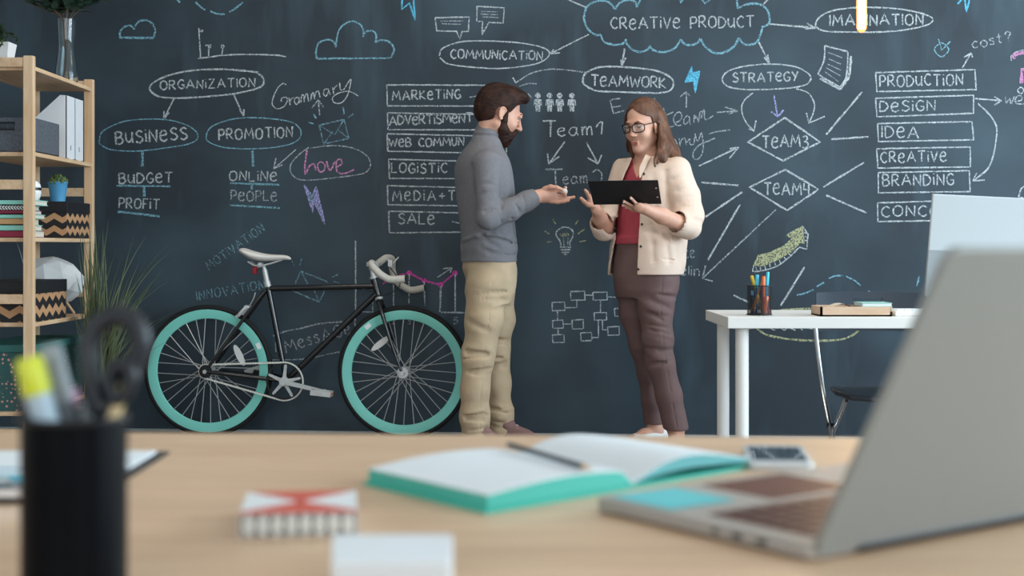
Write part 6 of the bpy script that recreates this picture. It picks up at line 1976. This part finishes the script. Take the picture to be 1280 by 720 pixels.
# open the cuff and collar a little
v.cap(WR_R - dcu * .02, WR_R + dcu * .05, .034, .034, .006, '-')
v.cap(nt_ - ca * .02, nt_ + ca * .06, .057, .060, .006, '-')
v.groove([nb_ + ca * .018 + np.array(q) for q in ((-.072, -.02, 0), (-.04, -.062, 0), (.0, -.074, -.004), (.045, -.06, -.010), (.068, -.02, -.014))], .007, .006)
# folds: elbow, armpit, waist
side = np.array([0, -1.0, 0])
for P in ([(643, 256), (648, 262), (650, 268)], [(600, 262), (607, 265), (615, 262)]):
    v.groove([Mn(a, b_, -.280 + .0011 * (a - 603)) for a, b_ in P], .009, .007)
v.wrinkle(Mn(606, 240, -.205), EL_R - SH_R, .056, 4, .05, rgm, .004, .012, side)
v.wrinkle(Mn(648, 257, -.175), dcu, .046, 3, .03, rgm, .004, .009, side)
for P in ([(604, 283), (614, 287), (626, 290), (638, 296)], [(601, 292), (610, 302), (622, 309), (636, 312)], [(590, 300), (600, 310), (612, 315), (630, 318)], [(576, 306), (588, 312), (600, 316)], [(612, 283), (625, 280), (638, 282)]):
    v.groove([Mn(a, b_, -.165) for a, b_ in P], .012, .008)
for P in ([(626, 205), (621, 220), (619, 240), (618, 258)], [(592, 205), (589, 225), (588, 250), (592, 272)]):
    v.groove([Mn(a, b_, -.165) for a, b_ in P], .012, .011)
for z_ in (321, 318.5):
    pass
for P in ([(619, 261), (615, 271), (615, 281)], [(627, 259), (625, 270), (627, 280)], [(635, 257), (636, 266), (640, 274)]):
    v.groove([Mn(a, b_, -.276 + .0012 * (a - 603)) for a, b_ in P], .008, .006)
wl = [(575, 307, -.03), (583, 304, -.11), (594, 301, -.150), (608, 298.5, -.168), (622, 299, -.168), (634, 302, -.14), (645, 306, -.06)]
v.groove([Mn(*q_) for q_ in wl], .007, .011)
v.groove([Mn(a, b_ - 6, d_ * 1.02) for a, b_, d_ in wl], .014, -.008)
v.groove([Mn(572, 319, -.02), Mn(585, 319, -.15), Mn(605, 319, -.185), Mn(625, 319, -.17), Mn(646, 318.5, -.08)], .006, .005)
v.soft_noise(.0016, 45, 5)
v.build('turtleneck', M_sw, man, mo)
# chinos
M_ch = mat('beige_cotton', 'bba588', 0.85, bump=0.2, bscale=200, var=0.14, scale=9)
v = Vol((Mn(560, 0)[0], DM - .32, .0), (Mn(665, 0)[0], DM + .32, Mn(0, 312)[2]), .0038)
v.stack(rows([(378, 611, 28, .15), (366, 612, 31.5, .160), (350, 614, 32, .172), (335, 612, 34, .166), (318, 611, 32.5, .160)], DM), fm, .02)
v.chain(LEG_N, .035); v.chain(LEG_F, .035)
v.cut(lambda X, Y, Z: np.maximum(Z - Mn(0, 318)[2], .012 - Z) + 0 * X + 0 * Y)
v.wrinkle(Mn(598, 447, -.095), (0, 0, 1), .073, 9, .10, rgm, .009, .012, side)
v.wrinkle(Mn(594, 528, -.10), (0, 0, 1), .067, 12, .07, rgm, .010, .010, side)
v.wrinkle(Mn(620, 445, .10), (0, 0, 1), .066, 8, .09, rgm, .009, .012, side)
v.wrinkle(Mn(625, 520, .115), (0, 0, 1), .061, 11, .06, rgm, .010, .010, side)
v.wrinkle(Mn(606, 385, -.09), (.2, 0, 1), .090, 6, .09, rgm, .006, .016, side)
v.groove([Mn(627, 328, -.16), Mn(625.5, 338, -.175), Mn(621, 347, -.18), Mn(614, 355, -.185)], .005, .009)      # side pocket
v.groove([Mn(588, 331, -.145), Mn(594, 332, -.165), Mn(601, 332, -.175)], .003, .006)                               # back pocket
v.groove([Mn(614, 356, -.185), Mn(611, 400, -.178), Mn(604, 450, -.168), Mn(600, 500, -.165), Mn(600, 540, -.165)], .003, .004)   # side seam
v.groove([Mn(640, 372, -.02), Mn(628, 385, -.06), Mn(618, 400, -.08)], .014, .010)
v.groove([Mn(642, 385, -.02), Mn(630, 405, -.05)], .012, .008)
v.soft_noise(.0022, 38, 9)
v.build('trousers', M_ch, man, mo)
# suede shoes with laces
M_sho = mat('dusty_suede', '8a6a66', 0.9, var=0.15, scale=50)
def shoe(hx, tx, dyh, dyt, hy, name='shoe', hh=.10):
    a, b_ = Mn(hx, 540, dyh), Mn(tx, 540, dyt)
    a[2] = b_[2] = 0
    d = b_ - a; L = np.linalg.norm(d); d /= L
    n_ = np.array([-d[1], d[0], 0]); up = np.array([0, 0, 1.0])
    v = Vol(np.minimum(a, b_) - .09, np.maximum(a, b_) + [.09, .09, .18], .003)
    v.cap(a + d * .035 + up * .045, a + d * .05 + up * .09, .036, .042, .02)
    v.cap(a + d * .035 + up * .035, a + d * (L * .62) + up * .036, .034, .040, .02, flat=(up, .9))
    v.cap(a + d * (L * .45) + up * .055, a + d * (L * .75) + up * .030, .036, .030, .02)
    v.cap(a + d * (L * .62) + up * .030, a + d * (L - .040) + up * .024, .043, .036, .02, flat=(up, .66))
    v.cut(lambda X, Y, Z: .018 - Z + 0 * X + 0 * Y)
    s_ = v.build(name, M_sho, man, mo)
    mb = MB()
    pts = []
    for u, w_ in ((.0, .018), (.012, .030), (.05, .034), (L * .5, .036), (L * .7, .043), (L - .03, .034), (L - .008, .018)):
        pts.append((u, w_))
    poly = [a + d * u + n_ * w_ for u, w_ in pts] + [a + d * u - n_ * w_ for u, w_ in reversed(pts)]
    mb.prism([Vector(p_ - mo) + Vector((0, 0, .001)) for p_ in poly], (0, 0, .019))
    mb.build('sole', mat('dark_sole', '4a3c38', 0.7), s_, bevel=.003)
    mb = MB()
    for i in range(4):
        u = L * (.46 + .075 * i); zt = .090 - .0135 * i
        mb.tube(crom([a + d * u + n_ * .026 + up * (zt - .012) - mo, a + d * u + up * (zt + .002) - mo, a + d * (u + .012) - n_ * .026 + up * (zt - .014) - mo], 4), .0028, 6)
        mb.tube(crom([a + d * u - n_ * .026 + up * (zt - .012) - mo, a + d * u + up * (zt + .004) - mo, a + d * (u + .012) + n_ * .026 + up * (zt - .014) - mo], 4), .0028, 6)
    mb.build('laces', mat('pale_lace', 'b09a92', 0.8), s_)
shoe(589, 641, -.095, -.155, 0)
shoe(621, 676, .11, .06, 0)
# the chalk in his hand
cpos = Mn(705.5, 239.5, -.137)
ck = MB()
ck.ball((0, 0, 0), .0155, 18, (1, .9, 1.0))
ck = ck.build('chalk_piece', mat('white_chalk_lump', 'd8d6d0', 0.85, var=0.08, scale=120), None, None)
ck.location = cpos
tag(ck, 'rounded white lump of chalk held in the outstretched hand', 'chalk')
# ------------------------------------------------------------------ the woman
rgw = random.Random(8)
DW = 6.88
def Fn(px, py, dy=0.0): return np.array(W(px, py, DW + dy))
wo = np.array([W(818, 549, DW).x, DW, 0.0])
YA = R(40)
fw = np.array([-math.sin(YA), -math.cos(YA), 0]); lw = np.array([-fw[1], fw[0], 0])
hW = Head(Fn(805, 160.5, 0.0), frame(-90 - 37, 12, 0), 1.0)
def wrow(P, off=0.0):
    out = []
    for (py, cx_, rd, rw) in P:
        c_ = Fn(cx_, py)
        out.append((c_[2], c_[0], c_[1], rd + off, rw + off))
    return out
WT = [(345, 806, .150, .196), (330, 808, .152, .200), (300, 811, .150, .198), (270, 811, .145, .194), (240, 812, .141, .192), (222, 813, .133, .192), (212, 813.5, .118, .182), (205, 813, .10, .155), (199, 811, .084, .115), (193, 808, .068, .082), (188, 806, .060, .066)]
PEL = [(372, 806, .105, .150), (362, 807, .122, .164), (345, 807, .130, .170), (322, 806, .124, .160), (305, 804, .112, .142), (297, 804, .108, .138)]
LG_N = [(Fn(823, 352, -.06), .090), (Fn(820, 385, -.07), .080), (Fn(822, 425, -.08), .070), (Fn(826, 455, -.085), .066), (Fn(836, 495, -.08), .060), (Fn(844.5, 534, -.07), .060)]
LG_F = [(Fn(793, 352, .06), .082), (Fn(794, 390, .07), .074), (Fn(803, 432, .08), .060), (Fn(811, 465, .11), .053), (Fn(815, 500, .14), .049), (Fn(817, 532, .16), .048)]
FT_N = (Fn(846, 545, -.065), Fn(838, 552, -.235))
FT_F = (Fn(822, 543, .17), Fn(789, 551, .09))
S_L, E_L, K_L, W_L = Fn(846, 213, -.11), Fn(861, 270, -.17), Fn(852, 280, -.215), Fn(806, 261, -.365)
S_R, E_R, K_R, W_R = Fn(781, 213, .10), Fn(757, 281, .0), Fn(753, 281, -.05), Fn(745.5, 262, -.15)
v = Vol((Fn(715, 0)[0], DW - .56, -.01), (Fn(885, 0)[0], DW + .34, 1.74), .0033)
v.stack(wrow([(y_, c_, max(a_ - .030, .045), max(b_ - .034, .048)) for (y_, c_, a_, b_) in WT]), fw, .02)
v.stack(wrow([(y_, c_, a_ - .02, b_ - .02) for (y_, c_, a_, b_) in PEL]), fw, .03)
for L in (LG_N, LG_F): v.chain([(p_, r_ - .016) for p_, r_ in L], .03)
for (a, b_), an in ((FT_N, Fn(845, 538, -.07)), (FT_F, Fn(819, 536, .165))):
    a = a.copy(); b_ = b_.copy(); a[2] = .045; b_[2] = .020
    v.chain([(an, .037), (a, .034), (a * .5 + b_ * .5 + [0, 0, .008], .030), (b_, .022)], .02)
v.chain([(S_L, .046), (E_L, .036), (K_L, .037), (K_L * .45 + W_L * .55, .036), (W_L, .0245)], .018)
v.chain([(S_R, .046), (E_R, .036), (Fn(756, 284, -.03), .036), (Fn(750, 273, -.09), .034), (W_R, .0245)], .018)
v.cap(Fn(811, 203, .0), hW.p(-.020, 0, -.05), .050, .046, .03)
hW.skin(v, True)
def fing(pts, r0, r1, kk=.006):
    m_ = len(pts) - 1
    v.chain([(p_, r0 + (r1 - r0) * i / m_) for i, p_ in enumerate(pts)], kk)
# clipboard plane: corners of the black underside
CB = [Fn(734.5, 226.5, -.46), Fn(822.5, 225.5, -.43), Fn(827, 255, -.27), Fn(742, 256, -.30)]
def on_board(u, w_, off=0.0):
    """u along the long edge 0..1, w_ from the top edge 0..1; off towards the camera side"""
    p_ = (CB[0] * (1 - u) + CB[1] * u) * (1 - w_) + (CB[3] * (1 - u) + CB[2] * u) * w_
    n_ = np.cross(CB[1] - CB[0], CB[3] - CB[0]); n_ /= np.linalg.norm(n_)
    if n_[1] > 0: n_ = -n_
    return p_ + n_ * off
# her left hand: fingers spread on the underside of the clipboard, thumb above it
pal = Fn(799, 259.5, -.385)
v.cap(W_L, pal, .0235, .026, .012, flat=((0, .8, .6), .6))
kn = [on_board(.70, .98, .020), on_board(.675, 1.04, .018), on_board(.655, 1.12, .016), on_board(.66, 1.2, .012)]
tp = [on_board(.565, .63, .010), on_board(.455, .78, .010), on_board(.43, .93, .010), on_board(.47, 1.03, .010)]
for i in range(4):
    md = kn[i] * .5 + tp[i] * .5 + (on_board(0, 0, .008) - on_board(0, 0, 0))
    fing([pal + (kn[i] - pal) * .3, kn[i], md, tp[i]], .0098 - .0008 * (i == 3), .0066)
fing([pal + [.012, .014, -.004], on_board(.71, 1.16, -.016), on_board(.65, .98, -.023), on_board(.57, .88, -.018)], .0105, .0080)
# her right hand: open palm beside the clipboard, the fingers behind its edge
pr = Fn(740.5, 254, -.165)
v.cap(W_R, pr, .0235, .027, .012, flat=((.5, -.8, .2), .6))
fing([Fn(742, 258, -.17), Fn(735, 256, -.20), Fn(730, 252, -.215), Fn(726.2, 247.8, -.22)], .0120, .0080)        # thumb
fing([Fn(737.5, 250, -.17), Fn(735.5, 244.5, -.185), Fn(733.5, 240.5, -.20), Fn(731.4, 237.6, -.215)], .0098, .0068)
fing([Fn(740, 247.5, -.165), Fn(740, 240, -.175), Fn(739, 235, -.19), Fn(738, 231.5, -.21)], .0098, .0068)
fing([Fn(743, 247.5, -.16), Fn(744, 240, -.165), Fn(744, 235, -.18), Fn(743, 232, -.20)], .0095, .0066)
fing([Fn(746, 250, -.16), Fn(747.5, 243, -.16), Fn(748, 239, -.17), Fn(747.5, 236, -.185)], .0085, .0060)
def pick_w(P):
    L = hW.loc(P)
    lip = (L[:, 0] > .090) & (np.abs(L[:, 2] + .0592) < .0088 * (1 - (L[:, 1] / .0185) ** 2))
    return lip.astype(int)
wom = v.build('person', [mat('skin_fair', 'd0a28c', 0.5, sub=0.12, var=0.08, scale=14, col2='c6937c'), mat('lips_rose', 'b0655d', 0.4)], None, wo, pick_w)
tag(wom, 'person with long brown hair and glasses in cream shirt jacket holding a black clipboard', 'person')
hW.eyes(wom, wo, '3d3a35')
# finger nails
mb = MB()
for i in range(4):
    q = tp[i] + (on_board(0, 0, .006) - on_board(0, 0, 0)) - wo
    mb.ball(q, .0050, 10, (1.1, .5, .8))
    mb.build('fingernail', mat('pale_nail', 'e6cfc6', 0.25), wom); mb = MB()
# eyebrows and lashes
M_hb = mat('brown_hair', '75523f', 0.5, spec=0.3, bump=0.5, bscale=50, bstretch=(1.6, 1.6, .22), var=0.5, scale=24, stretch=(1.5, 1.5, .2), col2='4a3126')
for q in (-1, 1):
    P = crom([hW.p(.104, .013 * q, .0365) - wo, hW.p(.1035, .030 * q, .0445) - wo, hW.p(.092, .046 * q, .040) - wo], 5)
    MB().tube(P, [.0016 + .0014 * math.sin(math.pi * min(1, i / 10 + .15)) for i in range(len(P))], 8).build('eyebrow', mat('brow_brown', '4a2d22', 0.6), wom)
    P = crom([hW.p(.0965, .0205 * q, .0195) - wo, hW.p(.1005, .0325 * q, .0245) - wo, hW.p(.0945, .0455 * q, .0200) - wo], 5)
    MB().tube(P, .0019, 6).build('eyelash', mat('lash_black', '1c1412', 0.6), wom)
# glasses
gl = MB()
def gp_(y, z_): return hW.p(.1175 - 1.6 * abs(y) ** 2 * 4.2, y, z_ + .016) - wo
for q in (-1, 1):
    pts = []
    for k in range(28):
        th = 2 * math.pi * k / 28
        cx_, sx_ = math.cos(th), math.sin(th)
        ex_ = math.copysign(abs(cx_) ** .62, cx_) * .0265; ez_ = math.copysign(abs(sx_) ** .7, sx_) * .0205
        pts.append(Vector(gp_(.0345 * q + ex_, ez_)))
    gl.tube(pts, .0028, 8, closed=True)
gl.tube(crom([gp_(-.009, .006), gp_(0, .009), gp_(.009, .006)], 4), .0022, 8)
for q in (-1, 1):
    gl.tube(crom([gp_(.061 * q, .010), hW.p(.088, .071 * q, .029) - wo, hW.p(.04, .0775 * q, .028) - wo, hW.p(-.004, .0765 * q, .026) - wo, hW.p(-.022, .075 * q, .010) - wo], 5), .0021, 8)
gf = gl.build('glasses', mat('dark_frame', '14161c', 0.3), wom)
for q in (-1, 1):
    pts = []
    for k in range(24):
        th = 2 * math.pi * k / 24
        cx_, sx_ = math.cos(th), math.sin(th)
        pts.append(Vector(gp_(.0345 * q + math.copysign(abs(cx_) ** .62, cx_) * .0262, math.copysign(abs(sx_) ** .7, sx_) * .0202)))
    MB().prism(pts, Vector(hW.M @ np.array([.0008, 0, 0]))).build('lens', mat('spectacle_lens', 'eef4f6', 0.05, alpha=0.04, spec=0.15), gf, smooth=False)
# long hair: cap and locks
v = Vol(Fn(765, 215, -.22) - [.01, 0, .02], Fn(868, 118, .26) + [.01, 0, .02], .003)
v.ell(hW.p(-.016, 0, .056), (.106, .084, .096), hW.M, .01)
v.ell(hW.p(-.050, 0, .02), (.075, .078, .09), hW.M, .03)
for pts in (
    [(hW.p(-.020, .070, .060), .030), (hW.p(-.028, .080, .0), .028), (Fn(835, 184, -.03), .034), (Fn(843, 199, -.06), .028), (Fn(851, 207, -.07), .012)],
    [(hW.p(-.050, .060, .040), .036), (hW.p(-.060, .062, -.03), .038), (Fn(840, 190, .01), .036), (Fn(850, 203, .0), .018), (Fn(856, 205, -.01), .008)],
    [(hW.p(-.010, .078, .055), .014), (hW.p(-.024, .084, .005), .013), (Fn(827, 181, -.09), .015), (Fn(823, 193, -.13), .010), (Fn(817, 202, -.15), .007), (Fn(819, 208, -.155), .005)],
    [(hW.p(-.026, .080, .0), .018), (Fn(832, 182, -.07), .020), (Fn(828, 196, -.12), .020), (Fn(832, 206, -.13), .010)],
    [(hW.p(-.06, .02, .03), .05), (hW.p(-.075, .01, -.05), .05), (Fn(826, 196, .07), .04)],
    [(hW.p(.022, -.068, .055), .020), (hW.p(.020, -.076, -.010), .018), (hW.p(.020, -.070, -.075), .022), (Fn(788, 196, .03), .022), (Fn(787, 205, .02), .012)],
    [(hW.p(-.02, -.070, .050), .030), (hW.p(-.015, -.074, -.02), .030), (hW.p(-.005, -.066, -.09), .030), (Fn(793, 200, .05), .022)],
):
    v.chain(pts, .022)
for i in range(34):
    q = i / 33
    far_ = i >= 26
    if not far_:
        s0 = hW.p(.0 - .07 * rgw.random(), .070 + .012 * rgw.random(), .06 * rgw.random())
        e0 = Fn(818 + 36 * q + rgw.uniform(-2, 2), 206 - 4 * q + rgw.uniform(-5, 3), -.145 + .13 * q)
        m0 = Fn(828 + 14 * q + rgw.uniform(-2, 2), 184 + rgw.uniform(-4, 4), -.115 + .10 * q)
    else:
        s0 = hW.p(.01, -.07, .04); e0 = Fn(784 + rgw.uniform(0, 10), 206 + rgw.uniform(-3, 3), .02); m0 = Fn(785 + rgw.uniform(-1, 6), 185, .04)
    P = crom([s0, s0 * .4 + m0 * .6 + rgw.uniform(-.006, .006), m0, e0], 4)
    v.chain([(np.array(p_), .0085 - .0055 * (j / (len(P) - 1)) ** 2) for j, p_ in enumerate(P)], .006)
cW = 1.0
def lcw(X, Y, Z):
    dx, dy, dz = X - hW.o[0], Y - hW.o[1], Z - hW.o[2]
    M = hW.M
    return [(dx * M[0, i] + dy * M[1, i] + dz * M[2, i]) for i in range(3)]
def hair_cut_w(X, Y, Z):
    x, y, z = lcw(X, Y, Z)
    part = y + .012
    line = .112 - 1.05 * np.abs(part) ** 1.0 * np.where(part > 0, .62, .50)
    face = np.minimum(np.minimum(x - (.028 + .30 * np.maximum(0, z - .03)), line - z), .074 - np.abs(y) + .4 * np.maximum(0, x - .03))
    face2 = np.minimum(np.minimum(x - .022, .060 - z), .066 - np.abs(y))
    face2 = np.minimum(face2, z + .15)
    ear = np.minimum(np.minimum(x - .008, .022 - z), .095 - np.abs(y))
    return np.maximum(np.maximum(face, face2), ear)
v.cut(hair_cut_w)
for i in range(60):
    q = rgw.uniform(-1, 1)
    a = hW.p(.04, q * .03, .148); b_ = hW.p(-.01 - .05 * rgw.random(), .095 * (1 if q > 0 else -1) * rgw.uniform(.6, 1), .03)
    ex = Fn(rgw.uniform(822, 852), rgw.uniform(196, 206), -.09 + rgw.uniform(0, .1)) if q > 0 else Fn(rgw.uniform(779, 792), 203, .0)
    m_ = (b_ + ex) / 2 + rgw.uniform(-.01, .01)
    v.groove([a, a * .5 + b_ * .5 + (hW.M @ np.array([0, .02 * (1 if q > 0 else -1), .02])), b_, m_, ex], .0045, .0020 * rgw.choice((1, 1, -1)))
v.build('hair', M_hb, wom, wo)
# red top
M_red = mat('red_jersey', 'a63f4d', 0.8, bump=0.1, bscale=200, var=0.12, scale=20)
v = Vol((Fn(755, 0)[0], DW - .22, Fn(0, 312)[2]), (Fn(866, 0)[0], DW + .22, Fn(0, 190)[2]), .004)
v.stack(wrow([(y_, c_, max(a_ - .022, .05), max(b_ - .026, .05)) for (y_, c_, a_, b_) in WT if y_ < 331]), fw, .02)
v.stack(wrow([(y_, c_, a_ + .006, b_ + .006) for (y_, c_, a_, b_) in PEL if y_ < 325]), fw, .02)
cz = Fn(0, 224)[2]
def neck_cut(X, Y, Z):
    lat = (X - Fn(813, 0)[0]) * lw[0] + (Y - DW) * lw[1]
    fr = (X - Fn(813, 0)[0]) * fw[0] + (Y - DW) * fw[1]
    return np.maximum(Z - (cz + 1.35 * np.abs(lat + .006) + np.where(fr < 0, .06, 0)), Fn(0, 305)[2] - Z)
v.cut(neck_cut)
for i in range(7):
    a = rgw.uniform(773, 792)
    v.groove([Fn(a, 262 + rgw.uniform(0, 30), -.15), Fn(a + 9, 268 + rgw.uniform(0, 28), -.15)], .009, .005)
v.build('top', M_red, wom, wo)
# cream shirt jacket, open at the front
M_cr = mat('cream_linen', 'e3cab8', 0.85, bump=0.25, bscale=220, var=0.10, scale=12)
def jacket(v, off):
    v.stack(wrow(WT, off), fw, .02, pw=2.1)
    v.chain([(S_L, .067 + off), (Fn(856, 245, -.145), .066 + off), (E_L, .064 + off), (K_L, .056 + off)], .035)
    v.chain([(S_R, .062 + off), (Fn(768, 250, .05), .060 + off), (E_R, .056 + off), (K_R, .054 + off)], .035)
lo_, hi_ = (Fn(728, 0)[0], DW - .36, Fn(0, 362)[2]), (Fn(888, 0)[0], DW + .30, Fn(0, 180)[2])
v = Vol(lo_, hi_, .0038)
jacket(v, 0.0)
# rolled cuffs
dl = W_L - K_L; dl /= np.linalg.norm(dl)
dr = W_R - K_R; dr /= np.linalg.norm(dr)
v.cap(K_L - dl * .045, K_L + dl * .004, .064, .060, .012)
v.cap(K_R - dr * .035, K_R + dr * .004, .060, .057, .012)
rgw2 = random.Random(4)
cam_side = np.array([0, -1.0, 0])
v.wrinkle(E_L, E_L - S_L, .064, 4, .05, rgw2, .005, .012, cam_side)
v.wrinkle(Fn(855, 240, -.15), E_L - S_L, .066, 5, .06, rgw2, .005, .014, cam_side)
v.wrinkle(E_R, E_R - S_R, .056, 4, .05, rgw2, .005, .011, cam_side)
for P in ([(815, 215), (818, 240), (820, 262)], [(826, 270), (832, 300), (836, 330)], [(812, 280), (816, 305), (818, 328)], [(843, 285), (846, 305), (848, 325)], [(806, 288), (820, 292), (838, 300)], [(832, 212), (833, 230), (836, 262)]):
    v.groove([Fn(a, b_, -.16) for a, b_ in P], .016, .006)
v.groove([Fn(804, 322, -.19), Fn(825, 324, -.19), Fn(842, 325, -.15), Fn(856, 324, -.05)], .004, .006)
v.groove([Fn(806, 276, -.2), Fn(826, 281, -.2), Fn(826, 316, -.2), Fn(806, 318, -.2)], .003, .005)
v.soft_noise(.002, 36, 12)
vi = Vol(lo_, hi_, .0038)
vi.F = v.F + np.float32(.009)
vi.cap(K_L - dl * .03, K_L + dl * .08, .050, .052, .008)
vi.cap(K_R - dr * .03, K_R + dr * .08, .047, .050, .008)
v.F = np.maximum(v.F, -vi.F)
zs_ = [Fn(0, y_)[2] for y_ in (346, 325, 300, 270, 250, 225, 210, 198, 188)]
w1_ = [-.150, -.135, -.108, -.098, -.095, -.080, -.060, -.050, -.050]
w2_ = [.052, .050, .046, .044, .042, .038, .034, .036, .045]
def open_front(X, Y, Z):
    zf = Z
    a = np.interp(zf, zs_[::1], w1_) if zs_[0] < zs_[-1] else None
    b_ = np.interp(zf, zs_, w2_)
    cx_ = np.interp(zf, [Fn(0, y_)[2] for y_ in (345, 270, 222, 199, 188)], [Fn(c_, 0)[0] for c_ in (806, 811, 813, 811, 806)])
    lat = (X - cx_) * lw[0] + (Y - DW) * lw[1]
    fr = (X - cx_) * fw[0] + (Y - DW) * fw[1]
    slab = np.maximum(np.maximum(a - lat, lat - b_), .0 - fr)
    arm = np.where(np.minimum(1, 1) > 0, 0, 0)
    hem = np.maximum(Fn(0, 343)[2] + .10 * np.maximum(0, -.02 - lat) * -1.9 - Z, -9 + 0 * Z)
    topc = Z - (Fn(0, 197)[2] + .55 * np.maximum(0, -fr) * .5)
    tube_l = np.where(X > Fn(838, 0)[0], -9.0, topc)
    return np.maximum(np.maximum(-slab, hem), topc)
v.cut(open_front)
jk = v.build('shirt_jacket', M_cr, wom, wo)
# buttons on the near front edge, and the collar stand
def jfront(py, lat, off=.004):
    z_ = Fn(0, py)[2]
    A_ = np.array(sorted(wrow(WT)))
    cx_, cy_, rd, rw = [np.interp(z_, A_[:, 0], A_[:, i]) for i in range(1, 5)]
    u_ = rd * max(0.05, 1 - (abs(lat) / rw) ** 2.1) ** (1 / 2.1) + off
    return np.array([cx_, cy_, z_]) + fw * u_ + lw * lat
for py in (281, 308, 336, 219):
    p_ = jfront(py, (.060 if py > 230 else .050), .002) - wo
    MB().cyl(p_, p_ + fw * .004, .0062, 14).build('button', mat('dark_button', '3a352f', 0.4), jk, bevel=.001)
for py in (258, 285, 312):
    p_ = jfront(py, -.115, .002) - wo
    MB().cyl(p_, p_ + fw * .003, .004, 12).build('button', mat('grey_button', '8b8378', 0.4), jk)
for sgn, l0 in ((1, .040),):
    mb = MB()
    P = crom([jfront(222, l0, .006), jfront(211, l0 + .012 * sgn, .008), jfront(203, l0 + .022 * sgn, .012), jfront(198, l0 + .030 * sgn, .010)], 5)
    Q = crom([jfront(224, l0 - .002 * sgn, .008), jfront(212, l0 - .010 * sgn, .016), jfront(203, l0 + .0 * sgn, .022), jfront(195, l0 + .012 * sgn, .020)], 5)
    n_ = len(P)
    vs = [Vector(p_ - wo) for p_ in P] + [Vector(p_ - wo) for p_ in Q]
    vs += [v_ + Vector(fw) * .006 for v_ in vs]
    fs = []
    for i in range(n_ - 1):
        fs += [(i, i + 1, n_ + i + 1, n_ + i), (2 * n_ + i, 2 * n_ + i + 1, 3 * n_ + i + 1, 3 * n_ + i), (i, i + 1, 2 * n_ + i + 1, 2 * n_ + i), (n_ + i, n_ + i + 1, 3 * n_ + i + 1, 3 * n_ + i)]
    fs += [(0, n_, 3 * n_, 2 * n_), (n_ - 1, 2 * n_ - 1, 4 * n_ - 1, 3 * n_ - 1)]
    mb.add(vs, fs)
    mb.build('collar', M_cr, jk)
# brown trousers
M_br = mat('plum_brown_twill', '6b5351', 0.75, bump=0.1, bscale=220, var=0.12, scale=14)
v = Vol((Fn(755, 0)[0], DW - .25, .03), (Fn(872, 0)[0], DW + .24, Fn(0, 296)[2]), .0038)
v.stack(wrow(PEL), fw, .02)
v.chain(LG_N, .03); v.chain(LG_F, .03)
v.cut(lambda X, Y, Z: np.maximum(np.maximum(Z - Fn(0, 303)[2], Fn(0, 534.5)[2] - Z), -9 + 0 * X + 0 * Y))
v.wrinkle(Fn(823, 432, -.08), (0, 0, 1), .069, 9, .10, rgw2, .006, .011, cam_side)
v.wrinkle(Fn(818, 385, -.07), (.3, 0, 1), .080, 6, .08, rgw2, .005, .014, cam_side)
v.wrinkle(Fn(808, 455, .05), (0, 0, 1), .055, 7, .08, rgw2, .006, .010, cam_side)
v.groove([Fn(828, 345, -.16), Fn(826, 390, -.15), Fn(830, 440, -.155), Fn(840, 500, -.14), Fn(846, 535, -.13)], .003, .004)
v.groove([Fn(789, 312, -.13), Fn(790, 340, -.14), Fn(792, 365, -.12)], .004, .005)
v.groove([Fn(770, 313, -.10), Fn(785, 314.5, -.13), Fn(800, 314, -.13)], .004, .004)
v.soft_noise(.0016, 40, 15)
tr = v.build('trousers', M_br, wom, wo)
# white pointed flats
for (a, b_), dd in ((FT_N, 0), (FT_F, 1)):
    a, b_ = a.copy(), b_.copy(); a[2] = b_[2] = 0
    d = b_ - a; L = np.linalg.norm(d); d /= L; up = np.array([0, 0, 1.0])
    v = Vol(np.minimum(a, b_) - .10, np.maximum(a, b_) + [.10, .10, .16], .003)
    v.cap(a - d * .025 + up * .030, a + d * .02 + up * .030, .036, .036, .02)
    v.cap(a - d * .022 + up * .040, a - d * .015 + up * .062, .032, .030, .02)
    v.cap(a + d * .01 + up * .028, a + d * (L * .6) + up * .026, .038, .042, .02)
    v.cap(a + d * (L * .6) + up * .024, b_ + d * .035 + up * .014, .041, .014, .02)
    v.cap(a - d * .01 + up * .098, a + d * (L * .62) + up * .066, .034, .036, .01, '-')
    v.cut(lambda X, Y, Z: .003 - Z + 0 * X + 0 * Y)
    v.build('shoe', mat('white_leather', 'd8d7d4', 0.4), wom, wo)
# the clipboard she holds
co = on_board(.5, .5)
t = empty('clipboard', co, 'black clipboard held up by the person in the cream jacket', 'clipboard')
nn_ = on_board(0, 0, 1.0) - on_board(0, 0, 0)
MB().prism([Vector(on_board(u, w_, .0)) for u, w_ in ((0, 0), (1, 0), (1, 1), (0, 1))], Vector(-nn_ * .003)).build('board', mat('black_board_held', '0e0f12', 0.6), t, co, smooth=False, bevel=.001)
MB().prism([Vector(on_board(u, w_, -.0032)) for u, w_ in ((.03, .04), (.93, .04), (.93, .96), (.03, .96))], Vector(-nn_ * .002)).build('papers', M_paper, t, co, smooth=False)
MB().prism([Vector(on_board(u, w_, -.0053)) for u, w_ in ((.90, .25), (.99, .25), (.99, .75), (.90, .75))], Vector(-nn_ * .008)).build('clip', M_chrome, t, co, smooth=False, bevel=.001)
for w_ in (.32, .70):
    p_ = on_board(.955, w_, .0)
    MB().cyl(p_, p_ + nn_ * .0015, .0042, 14).build('rivet', M_steel, t, co)
